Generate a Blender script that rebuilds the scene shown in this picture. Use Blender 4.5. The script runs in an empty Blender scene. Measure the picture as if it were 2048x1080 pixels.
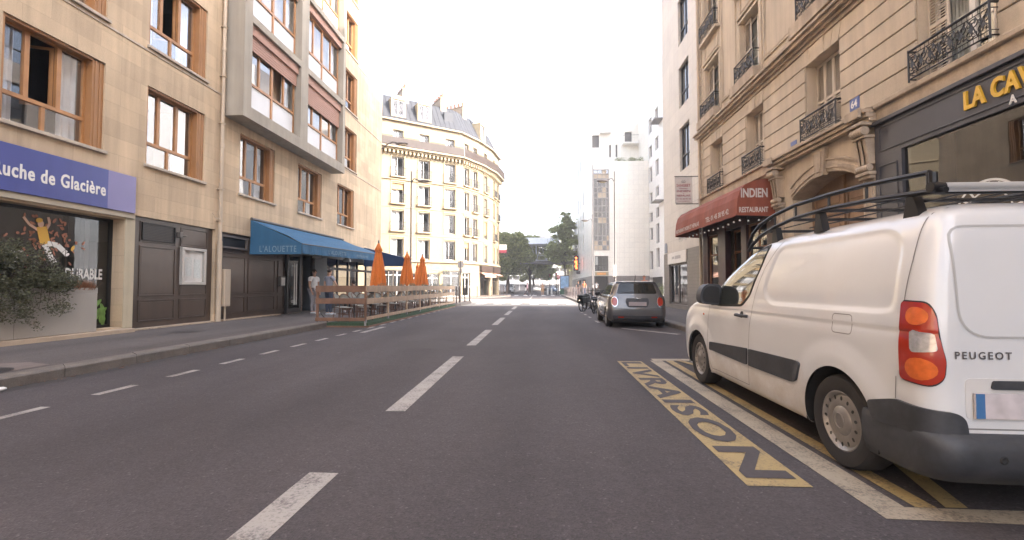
import bpy, bmesh, math, random
from mathutils import Vector, Matrix
from mathutils.bvhtree import BVHTree
from math import radians as R, sin, cos, pi, atan2, sqrt
random.seed(7)
S = bpy.context.scene
COL = S.collection
# ------------------------------------------------------------------ camera
cd = bpy.data.cameras.new('camera'); cam = bpy.data.objects.new('camera', cd); COL.objects.link(cam)
cam.location = (0, 0, 1.25)
cam.rotation_euler = (R(90 + 2.096), 0, R(3.434))
cd.sensor_width = 36; cd.lens = 900 / 2048 * 36
cd.clip_start = .05; cd.clip_end = 3000
S.camera = cam
S.render.resolution_x = 1024; S.render.resolution_y = 540
# ------------------------------------------------------------------ world, sun, exposure
SUN_DIR = Vector((.93, -.37, 0)).normalized()          # horizontal direction towards the sun
SUN_EL = R(31)
W = bpy.data.worlds.new('World'); S.world = W; W.use_nodes = True
nt = W.node_tree; nt.nodes.clear()
sky = nt.nodes.new('ShaderNodeTexSky'); sky.sky_type = 'NISHITA'; sky.sun_disc = False
sky.sun_elevation = SUN_EL; sky.sun_rotation = atan2(SUN_DIR.x, SUN_DIR.y)
sky.air_density = 1.2; sky.dust_density = 5.5; sky.ozone_density = .6
hs = nt.nodes.new('ShaderNodeHueSaturation'); hs.inputs['Saturation'].default_value = .45
bg = nt.nodes.new('ShaderNodeBackground'); bg.inputs['Strength'].default_value = .15
ow = nt.nodes.new('ShaderNodeOutputWorld')
nt.links.new(sky.outputs[0], hs.inputs['Color']); nt.links.new(hs.outputs[0], bg.inputs[0]); nt.links.new(bg.outputs[0], ow.inputs[0])
sl = bpy.data.lights.new('sun', 'SUN'); sl.energy = 2.1; sl.angle = R(.5); sl.color = (1, .87, .68)
sun = bpy.data.objects.new('sun', sl); COL.objects.link(sun)
sd = Vector((SUN_DIR.x * cos(SUN_EL), SUN_DIR.y * cos(SUN_EL), sin(SUN_EL)))
sun.rotation_euler = (-sd).to_track_quat('-Z', 'Y').to_euler(); sun.location = (30, -10, 40)
S.view_settings.view_transform = 'Standard'; S.view_settings.look = 'None'
S.view_settings.gamma = 1; S.view_settings.exposure = 2.62
try:
    S.view_settings.use_white_balance = True
    S.view_settings.white_balance_temperature = 6050; S.view_settings.white_balance_tint = 14
except Exception: pass
HAZE = 0.0019
S.render.engine = 'CYCLES'
S.cycles.max_bounces = 7; S.cycles.diffuse_bounces = 4; S.cycles.transparent_max_bounces = 16

# ------------------------------------------------------------------ helpers
class MB:
    def __init__(s): s.v = []; s.f = []; s.m = []
    def add(s, vs, fs, m=0):
        o = len(s.v); s.v += [tuple(v) for v in vs]
        for f in fs: s.f.append([i + o for i in f]); s.m.append(m)
        return s
    def quad(s, a, b, c, d, m=0): return s.add([a, b, c, d], [(0, 1, 2, 3)], m)
    def box(s, x0, x1, y0, y1, z0, z1, m=0, b=0):
        x0, x1 = sorted((x0, x1)); y0, y1 = sorted((y0, y1)); z0, z1 = sorted((z0, z1))
        v = [(x, y, z) for z in (z0, z1) for y in (y0, y1) for x in (x0, x1)]
        if b and min(x1-x0, y1-y0, z1-z0) > 2.2*b:
            vs = []; idx = {}
            for ax in range(3):
                for i, p in enumerate(v):
                    q = list(p)
                    for a2 in range(3):
                        if a2 != ax:
                            mid = ((x0+x1)/2, (y0+y1)/2, (z0+z1)/2)[a2]
                            q[a2] += b if q[a2] < mid else -b
                    idx[(ax, i)] = len(vs); vs.append(q)
            F = []
            faces = {0: [(0, 4, 6, 2), (1, 3, 7, 5)], 1: [(0, 1, 5, 4), (2, 6, 7, 3)], 2: [(0, 2, 3, 1), (4, 5, 7, 6)]}
            for ax in faces:
                for f in faces[ax]: F.append([idx[(ax, i)] for i in f])
            edges = {0: [(0, 1), (2, 3), (4, 5), (6, 7)], 1: [(0, 2), (1, 3), (4, 6), (5, 7)], 2: [(0, 4), (1, 5), (2, 6), (3, 7)]}
            for ax in edges:
                o1, o2 = [a for a in range(3) if a != ax]
                for (i, j) in edges[ax]: F.append([idx[(o1, i)], idx[(o1, j)], idx[(o2, j)], idx[(o2, i)]])
            for i in range(8): F.append([idx[(0, i)], idx[(1, i)], idx[(2, i)]])
            return s.add(vs, F, m)
        return s.add(v, [(0, 2, 3, 1), (4, 5, 7, 6), (0, 1, 5, 4), (2, 6, 7, 3), (0, 4, 6, 2), (1, 3, 7, 5)], m)
    def tube(s, pts, r, n=8, m=0, cap=True, closed=False):
        pts = [Vector(p) for p in pts]; rs = r if isinstance(r, (list, tuple)) else [r] * len(pts)
        base = len(s.v); k = len(pts); prev = None
        for i, p in enumerate(pts):
            if closed: d = pts[(i+1) % k] - pts[i-1]
            else: d = pts[min(i+1, k-1)] - pts[max(i-1, 0)]
            if d.length < 1e-9: d = Vector((0, 0, 1))
            d.normalize()
            if prev is None:
                a = Vector((0, 0, 1)) if abs(d.z) < .9 else Vector((1, 0, 0)); u = d.cross(a).normalized()
            else:
                u = (prev - d * prev.dot(d))
                u = u.normalized() if u.length > 1e-6 else d.orthogonal().normalized()
            prev = u; w = d.cross(u)
            for j in range(n):
                t = 2 * pi * j / n; s.v.append(tuple(p + (u * cos(t) + w * sin(t)) * rs[i]))
        for i in range(k if closed else k - 1):
            for j in range(n):
                a = base + i * n + j; b = base + i * n + (j+1) % n; i2 = (i+1) % k
                s.f.append([a, b, base + i2 * n + (j+1) % n, base + i2 * n + j]); s.m.append(m)
        if cap and not closed:
            s.f.append([base + j for j in range(n)][::-1]); s.m.append(m)
            s.f.append([base + (k-1) * n + j for j in range(n)]); s.m.append(m)
        return s
    def lathe(s, prof, c, n=16, m=0, axis='z', cap=True):
        base = len(s.v); k = len(prof); c = Vector(c)
        for (r, h) in prof:
            for j in range(n):
                t = 2 * pi * j / n; a, b = r * cos(t), r * sin(t)
                p = {'z': (a, b, h), 'x': (h, a, b), 'y': (a, h, b)}[axis]
                s.v.append(tuple(c + Vector(p)))
        for i in range(k - 1):
            for j in range(n):
                s.f.append([base + i*n + j, base + i*n + (j+1) % n, base + (i+1)*n + (j+1) % n, base + (i+1)*n + j]); s.m.append(m)
        if cap:
            s.f.append([base + j for j in range(n)]); s.m.append(m); s.f.append([base + (k-1)*n + j for j in range(n)]); s.m.append(m)
        return s
    def prism(s, poly, fn, d0, d1, m=0):
        """poly in 2D, fn(a,b,d)->xyz, extruded d0..d1"""
        n = len(poly); base = len(s.v)
        for d in (d0, d1):
            for (a, b) in poly: s.v.append(tuple(fn(a, b, d)))
        s.f.append([base + i for i in range(n)]); s.m.append(m)
        s.f.append([base + n + i for i in range(n)][::-1]); s.m.append(m)
        for i in range(n):
            j = (i+1) % n; s.f.append([base + i, base + j, base + n + j, base + n + i]); s.m.append(m)
        return s
    def sphere(s, c, rx, ry=None, rz=None, n=12, k=8, m=0):
        ry = ry or rx; rz = rz or rx; base = len(s.v)
        for i in range(k + 1):
            a = pi * i / k
            for j in range(n):
                t = 2*pi*j/n; s.v.append((c[0] + rx*sin(a)*cos(t), c[1] + ry*sin(a)*sin(t), c[2] + rz*cos(a)))
        for i in range(k):
            for j in range(n):
                s.f.append([base+i*n+j, base+i*n+(j+1) % n, base+(i+1)*n+(j+1) % n, base+(i+1)*n+j]); s.m.append(m)
        return s
    def build(s, name, mats, parent=None, smooth=False, label=None, recalc=False, wn=None):
        me = bpy.data.meshes.new(name)
        off = wpos(parent) if parent is not None else Vector((0, 0, 0))
        me.from_pydata([Vector(v) - off for v in s.v], [], s.f)
        if not isinstance(mats, (list, tuple)): mats = [mats]
        for mm in mats: me.materials.append(mm)
        if len(mats) > 1:
            for p, mi in zip(me.polygons, s.m): p.material_index = mi
        me.validate()
        if recalc or smooth:
            bm = bmesh.new(); bm.from_mesh(me)
            if recalc: bmesh.ops.remove_doubles(bm, verts=bm.verts, dist=1e-5); bmesh.ops.recalc_face_normals(bm, faces=bm.faces)
            bm.to_mesh(me); bm.free()
        if smooth:
            for p in me.polygons: p.use_smooth = True
            try: me.set_sharp_from_angle(angle=R(smooth if smooth is not True else 40))
            except Exception: pass
        me.update()
        o = bpy.data.objects.new(name, me); COL.objects.link(o)
        if parent is not None: o.parent = parent
        if label: o['label'] = label
        return o

def wpos(o):
    p = Vector((0, 0, 0))
    while o is not None: p += Vector(o.location); o = o.parent
    return p
def tag(o, label=None, cat=None, group=None, kind=None):
    if label: o['label'] = label
    if cat: o['category'] = cat
    if group: o['group'] = group
    if kind: o['kind'] = kind
    return o
def thing(name, loc, label, cat, group=None):
    o = bpy.data.objects.new(name, None); COL.objects.link(o); o.location = loc
    o.empty_display_size = .2
    return tag(o, label, cat, group)
def struct(name, mb, m, **k):
    return tag(mb.build(name, m, **k), kind='structure')
def copy_tree(o, parent=None):
    c = o.copy(); COL.objects.link(c)
    if parent is not None: c.parent = parent
    for ch in list(o.children): copy_tree(ch, c)
    return c
def place(src, loc, rz=0, label=None, group=None, first=False, scale=None):
    o = src if first else copy_tree(src)
    o.location = loc; o.rotation_euler = (0, 0, rz)
    if scale: o.scale = scale if isinstance(scale, tuple) else (scale,)*3
    if label: o['label'] = label
    if group: o['group'] = group
    return o

FONT = None
def text_mesh(s, size=1, offset=0., extrude=0., spacing=1., res=3):
    """flat text in the xy plane, returns (verts, faces, width)"""
    cu = bpy.data.curves.new('t', 'FONT'); cu.body = s; cu.size = size; cu.offset = offset; cu.extrude = extrude
    cu.space_character = spacing; cu.resolution_u = res; cu.fill_mode = 'BOTH' if extrude else 'BOTH'
    o = bpy.data.objects.new('t', cu); COL.objects.link(o)
    dg = bpy.context.evaluated_depsgraph_get(); dg.update()
    me = bpy.data.meshes.new_from_object(o.evaluated_get(dg))
    vs = [Vector(v.co) for v in me.vertices]; fs = [list(p.vertices) for p in me.polygons]
    bpy.data.objects.remove(o); bpy.data.curves.remove(cu); bpy.data.meshes.remove(me)
    if not vs: return [], [], 0
    x0 = min(v.x for v in vs); x1 = max(v.x for v in vs); y0 = min(v.y for v in vs); y1 = max(v.y for v in vs)
    return [Vector((v.x - x0, v.y - y0, v.z)) for v in vs], fs, (x1-x0, y1-y0)
def add_text(mb, s, org, ux, uy, width=None, height=None, m=0, center=False, **k):
    """text laid from org along ux, up along uy; fits width and/or height"""
    vs, fs, (w, h) = text_mesh(s, **k)
    ux = Vector(ux).normalized(); uy = Vector(uy).normalized(); nn = ux.cross(uy); org = Vector(org)
    sx = width / w if width else None; sy = height / h if height else None
    if sx is None: sx = sy
    if sy is None: sy = sx
    cx = -w * sx / 2 if center else 0
    mb.add([org + ux * (v.x * sx + cx) + uy * v.y * sy + nn * v.z for v in vs], fs, m)

# ------------------------------------------------------------------ materials
MATS = {}
def mat(name, col, rough=.7, metal=0, var=.08, vs=1.5, fine=0, fs=60, bump=0, bs=40, brick=None, mortar=.75, streak=0,
        spec=.5, coat=0, emit=None, alpha=None, sub=0, dirt=0):
    if name in MATS: return MATS[name]
    m = bpy.data.materials.new(name); m.use_nodes = True; n = m.node_tree.nodes; l = m.node_tree.links
    b = n['Principled BSDF']; MATS[name] = m
    b.inputs['Roughness'].default_value = rough; b.inputs['Metallic'].default_value = metal
    b.inputs['Specular IOR Level'].default_value = spec
    if coat: b.inputs['Coat Weight'].default_value = coat; b.inputs['Coat Roughness'].default_value = .04
    tc = n.new('ShaderNodeTexCoord'); geo = tc.outputs['Object']
    def mul(cs, fac):
        x = n.new('ShaderNodeVectorMath'); x.operation = 'SCALE'; l.new(cs, x.inputs[0]); l.new(fac, x.inputs['Scale']); return x.outputs[0]
    rgb = n.new('ShaderNodeRGB'); rgb.outputs[0].default_value = (*col, 1); c = rgb.outputs[0]
    def noise(scale, amt, det=4, vec=None, lo=.3, hi=.7):
        t = n.new('ShaderNodeTexNoise'); t.inputs['Scale'].default_value = scale; t.inputs['Detail'].default_value = det
        l.new(vec or geo, t.inputs['Vector'])
        r = n.new('ShaderNodeMapRange'); r.inputs[1].default_value = lo; r.inputs[2].default_value = hi
        r.inputs[3].default_value = 1 - amt; r.inputs[4].default_value = 1 + amt
        l.new(t.outputs['Fac'], r.inputs[0]); return r.outputs[0]
    if brick:
        sx = n.new('ShaderNodeSeparateXYZ'); l.new(geo, sx.inputs[0])
        ad = n.new('ShaderNodeMath'); ad.operation = 'ADD'; l.new(sx.outputs[0], ad.inputs[0]); l.new(sx.outputs[1], ad.inputs[1])
        cb = n.new('ShaderNodeCombineXYZ'); l.new(ad.outputs[0], cb.inputs[0]); l.new(sx.outputs[2], cb.inputs[1])
        bt = n.new('ShaderNodeTexBrick'); l.new(cb.outputs[0], bt.inputs['Vector'])
        bt.inputs['Scale'].default_value = 1; bt.inputs['Brick Width'].default_value = brick[0]; bt.inputs['Row Height'].default_value = brick[1]
        bt.inputs['Mortar Size'].default_value = brick[2]; bt.inputs['Mortar Smooth'].default_value = .3
        bt.offset = brick[3] if len(brick) > 3 else .5
        v1 = brick[4] if len(brick) > 4 else .1
        bt.inputs['Color1'].default_value = (1-v1,)*3 + (1,); bt.inputs['Color2'].default_value = (1+v1*.6, 1+v1*.6, 1+v1*.5, 1)
        bt.inputs['Mortar'].default_value = (mortar, mortar, mortar, 1)
        mx = n.new('ShaderNodeVectorMath'); mx.operation = 'MULTIPLY'; l.new(c, mx.inputs[0]); l.new(bt.outputs['Color'], mx.inputs[1]); c = mx.outputs[0]
    if var: c = mul(c, noise(vs, var))
    if fine: c = mul(c, noise(fs, fine, 3))
    if streak:
        mp = n.new('ShaderNodeMapping'); mp.inputs['Scale'].default_value = (5, 5, .35); l.new(geo, mp.inputs[0])
        c = mul(c, noise(1, streak, 5, mp.outputs[0], .35, .7))
    if dirt:
        # grime with a shape of its own (blotches)
        c = mul(c, noise(.6, dirt, 6, None, .45, .6))
    l.new(c, b.inputs['Base Color'])
    if bump:
        t = n.new('ShaderNodeTexNoise'); t.inputs['Scale'].default_value = bs; t.inputs['Detail'].default_value = 4; l.new(geo, t.inputs['Vector'])
        bp = n.new('ShaderNodeBump'); bp.inputs['Strength'].default_value = bump; bp.inputs['Distance'].default_value = .02
        l.new(t.outputs['Fac'], bp.inputs['Height']); l.new(bp.outputs[0], b.inputs['Normal'])
    if emit:
        b.inputs['Emission Color'].default_value = (*emit[0], 1); b.inputs['Emission Strength'].default_value = emit[1]
    return m
def glass_mat(name, tint=(.8, .84, .84), refl=2.2, rough=.0):
    if name in MATS: return MATS[name]
    m = bpy.data.materials.new(name); m.use_nodes = True; n = m.node_tree.nodes; l = m.node_tree.links; n.clear(); MATS[name] = m
    o = n.new('ShaderNodeOutputMaterial'); mix = n.new('ShaderNodeMixShader'); fr = n.new('ShaderNodeFresnel'); gb_ = n.new('ShaderNodeNewGeometry'); mr_ = n.new('ShaderNodeMapRange'); mr_.inputs[3].default_value = refl; mr_.inputs[4].default_value = 1/refl; l.new(gb_.outputs['Backfacing'], mr_.inputs[0]); l.new(mr_.outputs[0], fr.inputs[0])
    tr = n.new('ShaderNodeBsdfTransparent'); tr.inputs[0].default_value = (*tint, 1)
    gl = n.new('ShaderNodeBsdfGlossy'); gl.inputs['Roughness'].default_value = rough; gl.inputs['Color'].default_value = (.95, .97, 1, 1)
    tc = n.new('ShaderNodeTexCoord'); no = n.new('ShaderNodeTexNoise'); no.inputs['Scale'].default_value = 1.3; l.new(tc.outputs['Object'], no.inputs['Vector'])
    bp = n.new('ShaderNodeBump'); bp.inputs['Strength'].default_value = .03; bp.inputs['Distance'].default_value = .02; l.new(no.outputs['Fac'], bp.inputs['Height'])
    l.new(bp.outputs[0], gl.inputs['Normal'])
    l.new(fr.outputs[0], mix.inputs[0]); l.new(tr.outputs[0], mix.inputs[1]); l.new(gl.outputs[0], mix.inputs[2]); l.new(mix.outputs[0], o.inputs[0])
    return m

m_stoneL = mat('limestone_left', (.52, .395, .262), .85, var=.12, vs=.7, fine=.05, fs=45, bump=.15, bs=30, brick=(1.05, .40, .005, .5, .13), mortar=.76, streak=.12)
m_stoneR = mat('limestone_right', (.50, .415, .31), .85, var=.10, vs=.9, fine=.05, fs=35, bump=.2, bs=30, streak=.10)
m_stoneRd = mat('limestone_trim', (.42, .335, .245), .85, var=.14, vs=2, fine=.08, fs=25, bump=.25, bs=30, streak=.14)
m_stoneH = mat('limestone_corner', (.265, .215, .138), .85, var=.06, vs=.6, brick=(1.3, .42, .012, .5, .05), mortar=.78, streak=.05)
m_stoneHt = mat('limestone_corner_trim', (.35, .28, .175), .85, var=.08, vs=1.5)
m_sill = mat('stone_sill', (.46, .385, .30), .8, var=.15, vs=8, streak=.1)
m_conc = mat('bay_concrete', (.34, .30, .24), .85, var=.08, vs=1.2, fine=.05, fs=40, bump=.1, streak=.10)
m_wood = mat('window_wood', (.39, .19, .072), .4, var=.12, vs=4, streak=.12)
m_shut = mat('shutter_brown', (.33, .16, .06), .5, var=.08, vs=3)
m_roll = mat('roller_box', (.36, .20, .14), .6, var=.05)
m_glass = glass_mat('window_glass')
m_glassR = glass_mat('window_glass_bright', (.9, .93, .97), 3.2)
m_glassD = glass_mat('shop_glass', (.5, .5, .5), 1.75)
m_dark = mat('dark_room', (.035, .028, .025), .9, var=.2)
m_curt = mat('curtain', (.74, .72, .69), .9, var=.1, vs=3, streak=.2)
m_opal = mat('opal_panel', (.62, .62, .62), .25, var=.03)
m_black = mat('black_iron', (.010, .009, .0095), .45, var=.1)
m_dkpaint = mat('dark_brown_paint', (.070, .048, .036), .3, var=.10, vs=3, streak=.08, bump=.03)
m_zinc = mat('zinc_roof', (.028, .030, .036), .7, var=.10, vs=.8, streak=.08)
m_white = mat('white_paint', (.72, .69, .64), .5, var=.04)
m_cream = mat('cream_shutter', (.58, .50, .40), .55, var=.05)
m_grey = mat('grey_metal', (.12, .105, .095), .5, .0, var=.05)
m_pipe = mat('downpipe_paint', (.50, .40, .29), .5, var=.08, streak=.1)
# ================================================================== SETTING
def asphalt(name, col, sc=1.0):
    m = bpy.data.materials.new(name); m.use_nodes = True; n = m.node_tree.nodes; l = m.node_tree.links; b = n['Principled BSDF']
    b.inputs['Roughness'].default_value = .82; b.inputs['Specular IOR Level'].default_value = .35
    tc = n.new('ShaderNodeTexCoord')
    def tex(scale, det, rough=.5, mp=None):
        t = n.new('ShaderNodeTexNoise'); t.inputs['Scale'].default_value = scale; t.inputs['Detail'].default_value = det; t.inputs['Roughness'].default_value = rough
        l.new(mp or tc.outputs['Object'], t.inputs['Vector']); return t
    def rng(src, a, bb, c, d):
        r = n.new('ShaderNodeMapRange'); r.inputs[1].default_value = a; r.inputs[2].default_value = bb; r.inputs[3].default_value = c; r.inputs[4].default_value = d
        l.new(src, r.inputs[0]); return r.outputs[0]
    mp = n.new('ShaderNodeMapping'); mp.inputs['Scale'].default_value = (1.1, .12, 1); l.new(tc.outputs['Object'], mp.inputs[0])
    big = rng(tex(.35, 4).outputs['Fac'], .3, .7, .86, 1.14)
    lane = rng(tex(1, 3, .5, mp.outputs[0]).outputs['Fac'], .3, .7, .84, 1.14)
    mid = rng(tex(6, 5, .7).outputs['Fac'], .3, .7, .92, 1.08)
    vo = n.new('ShaderNodeTexVoronoi'); vo.inputs['Scale'].default_value = 85 * sc; l.new(tc.outputs['Object'], vo.inputs['Vector'])
    sxx = n.new('ShaderNodeSeparateXYZ'); l.new(vo.outputs['Color'], sxx.inputs[0])
    st = rng(sxx.outputs[0], .0, 1, .80, 1.26)
    # light stones
    st2 = rng(sxx.outputs[1], .96, 1, 1.0, 1.7)
    # worn pale gum / paint spots
    vo2 = n.new('ShaderNodeTexVoronoi'); vo2.inputs['Scale'].default_value = .9; l.new(tc.outputs['Object'], vo2.inputs['Vector'])
    gum = rng(vo2.outputs['Distance'], .022, .04, 1.9, 1.0)
    rgb = n.new('ShaderNodeRGB'); rgb.outputs[0].default_value = (*col, 1); c = rgb.outputs[0]
    sx2 = n.new('ShaderNodeSeparateXYZ'); l.new(tc.outputs['Object'], sx2.inputs[0])
    wv = n.new('ShaderNodeMath'); wv.operation = 'MULTIPLY'; l.new(sx2.outputs[0], wv.inputs[0]); wv.inputs[1].default_value = 3.7
    ws_ = n.new('ShaderNodeMath'); ws_.operation = 'SINE'; l.new(wv.outputs[0], ws_.inputs[0]); tyre = rng(ws_.outputs[0], -1, 1, .94, 1.05)
    dr = rng(tex(.9, 6, .65).outputs['Fac'], .60, .72, 1.0, .84)
    for f in (big, lane, mid, st, st2, gum, tyre, dr):
        x = n.new('ShaderNodeVectorMath'); x.operation = 'SCALE'; l.new(c, x.inputs[0]); l.new(f, x.inputs['Scale']); c = x.outputs[0]
    l.new(c, b.inputs['Base Color'])
    bp = n.new('ShaderNodeBump'); bp.inputs['Strength'].default_value = .5; bp.inputs['Distance'].default_value = .006
    l.new(vo.outputs['Distance'], bp.inputs['Height']); l.new(bp.outputs[0], b.inputs['Normal'])
    MATS[name] = m
    return m
m_asph = asphalt('asphalt', (.066, .057, .0575))
m_pave = asphalt('pavement_asphalt', (.105, .090, .082), 1.3)
m_pave2 = mat('pavement_sun_tint', (.34, .30, .25), .85, var=.1, fine=.1, fs=30)  # sunlit brightness put into the pavement colour
m_kerb = mat('kerb_granite', (.15, .128, .108), .75, var=.18, vs=5, fine=.15, fs=70, bump=.2, bs=60)
def worn_paint(name, col, wear=.5, base=(.07, .06, .06)):
    m = bpy.data.materials.new(name); m.use_nodes = True; n = m.node_tree.nodes; l = m.node_tree.links; b = n['Principled BSDF']
    b.inputs['Roughness'].default_value = .7
    tc = n.new('ShaderNodeTexCoord')
    t = n.new('ShaderNodeTexNoise'); t.inputs['Scale'].default_value = 45; t.inputs['Detail'].default_value = 6; t.inputs['Roughness'].default_value = .75; l.new(tc.outputs['Object'], t.inputs[0])
    t2 = n.new('ShaderNodeTexNoise'); t2.inputs['Scale'].default_value = 4; t2.inputs['Detail'].default_value = 4; l.new(tc.outputs['Object'], t2.inputs[0])
    a = n.new('ShaderNodeMath'); a.operation = 'MULTIPLY_ADD'; l.new(t2.outputs[0], a.inputs[0]); a.inputs[1].default_value = .55; l.new(t.outputs[0], a.inputs[2])
    r = n.new('ShaderNodeMapRange'); r.inputs[1].default_value = .46 + .22 * wear; r.inputs[2].default_value = .72 + .22 * wear; l.new(a.outputs[0], r.inputs[0])
    mx = n.new('ShaderNodeMix'); mx.data_type = 'RGBA'; l.new(r.outputs[0], mx.inputs[0]); mx.inputs[6].default_value = (*base, 1); mx.inputs[7].default_value = (*col, 1)
    l.new(mx.outputs[2], b.inputs['Base Color']); MATS[name] = m; return m
m_paint = worn_paint('road_paint', (.36, .33, .295), .42)
m_paintc = worn_paint('cream_road_paint', (.35, .295, .215), .38)
m_painty = worn_paint('yellow_road_paint', (.36, .265, .115), .34)
m_painta = mat('lettering_asphalt', (.066, .056, .056), .8, var=.1, vs=30)

g = MB(); g.quad((-700, -300, 0), (700, -300, 0), (700, 1500, 0), (-700, 1500, 0)); struct('road', g, m_asph)

def walk(name, poly, z=.15, kw=.30, m=None, kerb=True, skip=(), jl=1.1):
    """raised pavement from a closed polygon (counter-clockwise); kerb stones run along its edges"""
    n = len(poly); P = [Vector((a, b, 0)) for a, b in poly]
    inn = []
    for i in range(n):
        a, b, c = P[i-1], P[i], P[(i+1) % n]
        d1 = (b-a).normalized(); d2 = (c-b).normalized(); n1 = Vector((-d1.y, d1.x, 0)); n2 = Vector((-d2.y, d2.x, 0))
        mm = (n1 + n2); mm = mm / max(mm.dot(n1), .3); inn.append(b + mm * kw)
    mb = MB(); mb.add([(p.x, p.y, z) for p in inn], [list(range(n))]); struct(name, mb, m or m_pave)
    kb = MB()
    for i in range(n):
        if i in skip: continue
        a, b, a2, b2 = P[i], P[(i+1) % n], inn[i], inn[(i+1) % n]; L = (b-a).length; k = max(1, round(L/jl))
        for j in range(k):
            g0 = (j + (.004/jl if j else 0)) / k; g1 = (j + 1 - (.004/jl if j < k-1 else 0)) / k
            e0, e1 = a.lerp(b, g0), a.lerp(b, g1); f0, f1 = a2.lerp(b2, g0), a2.lerp(b2, g1)
            zt = z + random.uniform(-.004, .006); bev = .025
            nd = (f0 - e0).normalized()
            e0 = e0 + nd * random.uniform(0, .008); e1 = e1 + nd*random.uniform(0, .008)
            v = [(*e0.xy, -.01), (*e1.xy, -.01), (*e1.xy, zt-bev), (*e0.xy, zt-bev), (*(e0+nd*bev).xy, zt), (*(e1+nd*bev).xy, zt), (*f1.xy, zt-.001), (*f0.xy, zt-.001),
                 (*f0.xy, 0), (*f1.xy, 0)]
            kb.add(v, [(0, 1, 2, 3), (3, 2, 5, 4), (4, 5, 6, 7), (0, 3, 4, 7, 8), (1, 9, 6, 5, 2)])
    struct(name.replace('pavement', 'kerb'), kb, m_kerb)
walk('pavement_left', [(-6.5, -14), (-6.5, 27.9), (-5.7, 28.4), (-5.1, 29.2), (-5.0, 33.2), (-5.6, 34.3), (-7.6, 35.0), (-30, 35.0), (-30, -14)], skip=(7, 8))
walk('pavement_right', [(4.0, -14), (30, -14), (30, 95), (3.0, 95), (3.0, 29), (3.1, 27.6), (3.6, 26.4), (4.0, 25.6)], skip=(0, 1))
cx0, cy0 = -23, 38.0
walk('pavement_corner', [(-26, 34.9), (-8.3, 45.9), (-6.0, 47.9), (-4.4, 50.9), (-3.6, 55), (-3.7, 60), (-4.6, 62), (-40, 62), (-40, 34.9)], skip=(6, 7, 8))
walk('pavement_boulevard', [(-60, 80), (-4.0, 80), (-4.0, 140), (-60, 140)], skip=(1, 2, 3))
# flat pale sheets paint sunlight onto the junction road and left corner pavement
jn = MB(); jn.quad((-30, 29.6, .002), (3.2, 28.6, .002), (3.2, 45, .002), (-9, 45, .002)); struct('junction_painted_sun', jn, mat('junction_sun_tint', (.27, .245, .21), .8, var=.12, vs=.6, fine=.1, fs=30))
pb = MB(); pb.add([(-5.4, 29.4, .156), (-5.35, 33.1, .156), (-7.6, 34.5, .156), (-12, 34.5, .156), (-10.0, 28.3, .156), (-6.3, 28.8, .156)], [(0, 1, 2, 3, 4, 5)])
struct('pavement_painted_sun', pb, m_pave2)
# gutter darker strips and patches
m_gut = mat('gutter_asphalt', (.045, .038, .036), .8, var=.15, vs=3, fine=.15, fs=60)
gb = MB(); gb.quad((-6.52, -10, .003), (-6.28, -10, .003), (-6.28, 27.4, .003), (-6.52, 27.4, .003)); gb.quad((3.8, -10, .003), (4.02, -10, .003), (4.02, 25.4, .003), (3.8, 25.4, .003))
struct('gutter', gb, m_gut)
# street markings
def rect(mb, x0, x1, y0, y1, z=.004, m=0): mb.quad((x0, y0, z), (x1, y0, z), (x1, y1, z), (x0, y1, z), m)
mb = MB()
for (a, b) in ((-.5, 2.98), (4.47, 8.0), (9.5, 12.95), (14.6, 18.0), (19.65, 23.1), (24.7, 28.1)): rect(mb, -1.54, -1.34, a, b)
for (a, b) in ((44, 47), (49, 52), (54, 57), (68, 71), (74, 77)): rect(mb, -.95, -.8, a, b)
struct('centre_line_marking', mb, m_paint)
mb = MB()
e = 3.38
while e < 27.5:
    rect(mb, -5.16, -5.05, e - .52, e); e += 1.035
rect(mb, -4.86, -4.70, 11.95, 13.7)
struct('parking_lane_marking', mb, m_paint)
mb = MB()
for k in range(6): rect(mb, -4.55 + k*1.3, -3.93 + k*1.3, 31.6, 37.6)
for k in range(6): rect(mb, -3.4 + k*1.25, -2.85 + k*1.25, 60.5, 64.0)
struct('crosswalk_marking', mb, m_white)
# delivery bay
mb = MB()
rect(mb, 1.86, 2.06, 2.72, 7.75); mb.quad((1.86, 2.58, .004), (4.0, 2.52, .004), (4.0, 2.70, .004), (1.86, 2.72, .004))
mb.quad((1.92, 7.75, .004), (3.95, 7.8, .004), (3.95, 7.98, .004), (1.92, 7.95, .004))
struct('delivery_bay_outline', mb, m_paintc)
mb = MB(); rect(mb, 2.12, 2.235, 2.72, 7.75)
mb.quad((2.28, 2.72, .008), (2.40, 2.72, .008), (3.95, 7.75, .008), (3.82, 7.75, .008))
mb.quad((3.82, 2.72, .012), (3.94, 2.72, .012), (2.40, 7.75, .012), (2.28, 7.75, .012))
struct('delivery_bay_cross', mb, m_painty)
mb = MB(); rect(mb, 1.30, 1.70, 2.95, 7.67); struct('delivery_word_panel', mb, m_painty)
mb = MB(); add_text(mb, 'LIVRAISON', (1.338, 7.56, .008), (0, -1, 0), (1, 0, 0), width=4.5, height=.325, spacing=1.12, offset=.032)
struct('delivery_word_marking', mb, m_painta)
mb = MB()
for (x0, x1, y0, y1) in ((2.0, 2.12, 15.7, 16.6), (2.2, 2.9, 16.95, 17.1), (2.0, 2.1, 18.2, 18.8), (2.0, 2.1, 19.9, 20.5), (2.0, 2.1, 21.6, 22.2)): rect(mb, x0, x1, y0, y1)
mb.quad((2.45, 13.55, .004), (2.45, 13.75, .004), (3.72, 12.1, .004), (3.55, 11.95, .004))
struct('parking_bay_marking', mb, m_paint)
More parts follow.
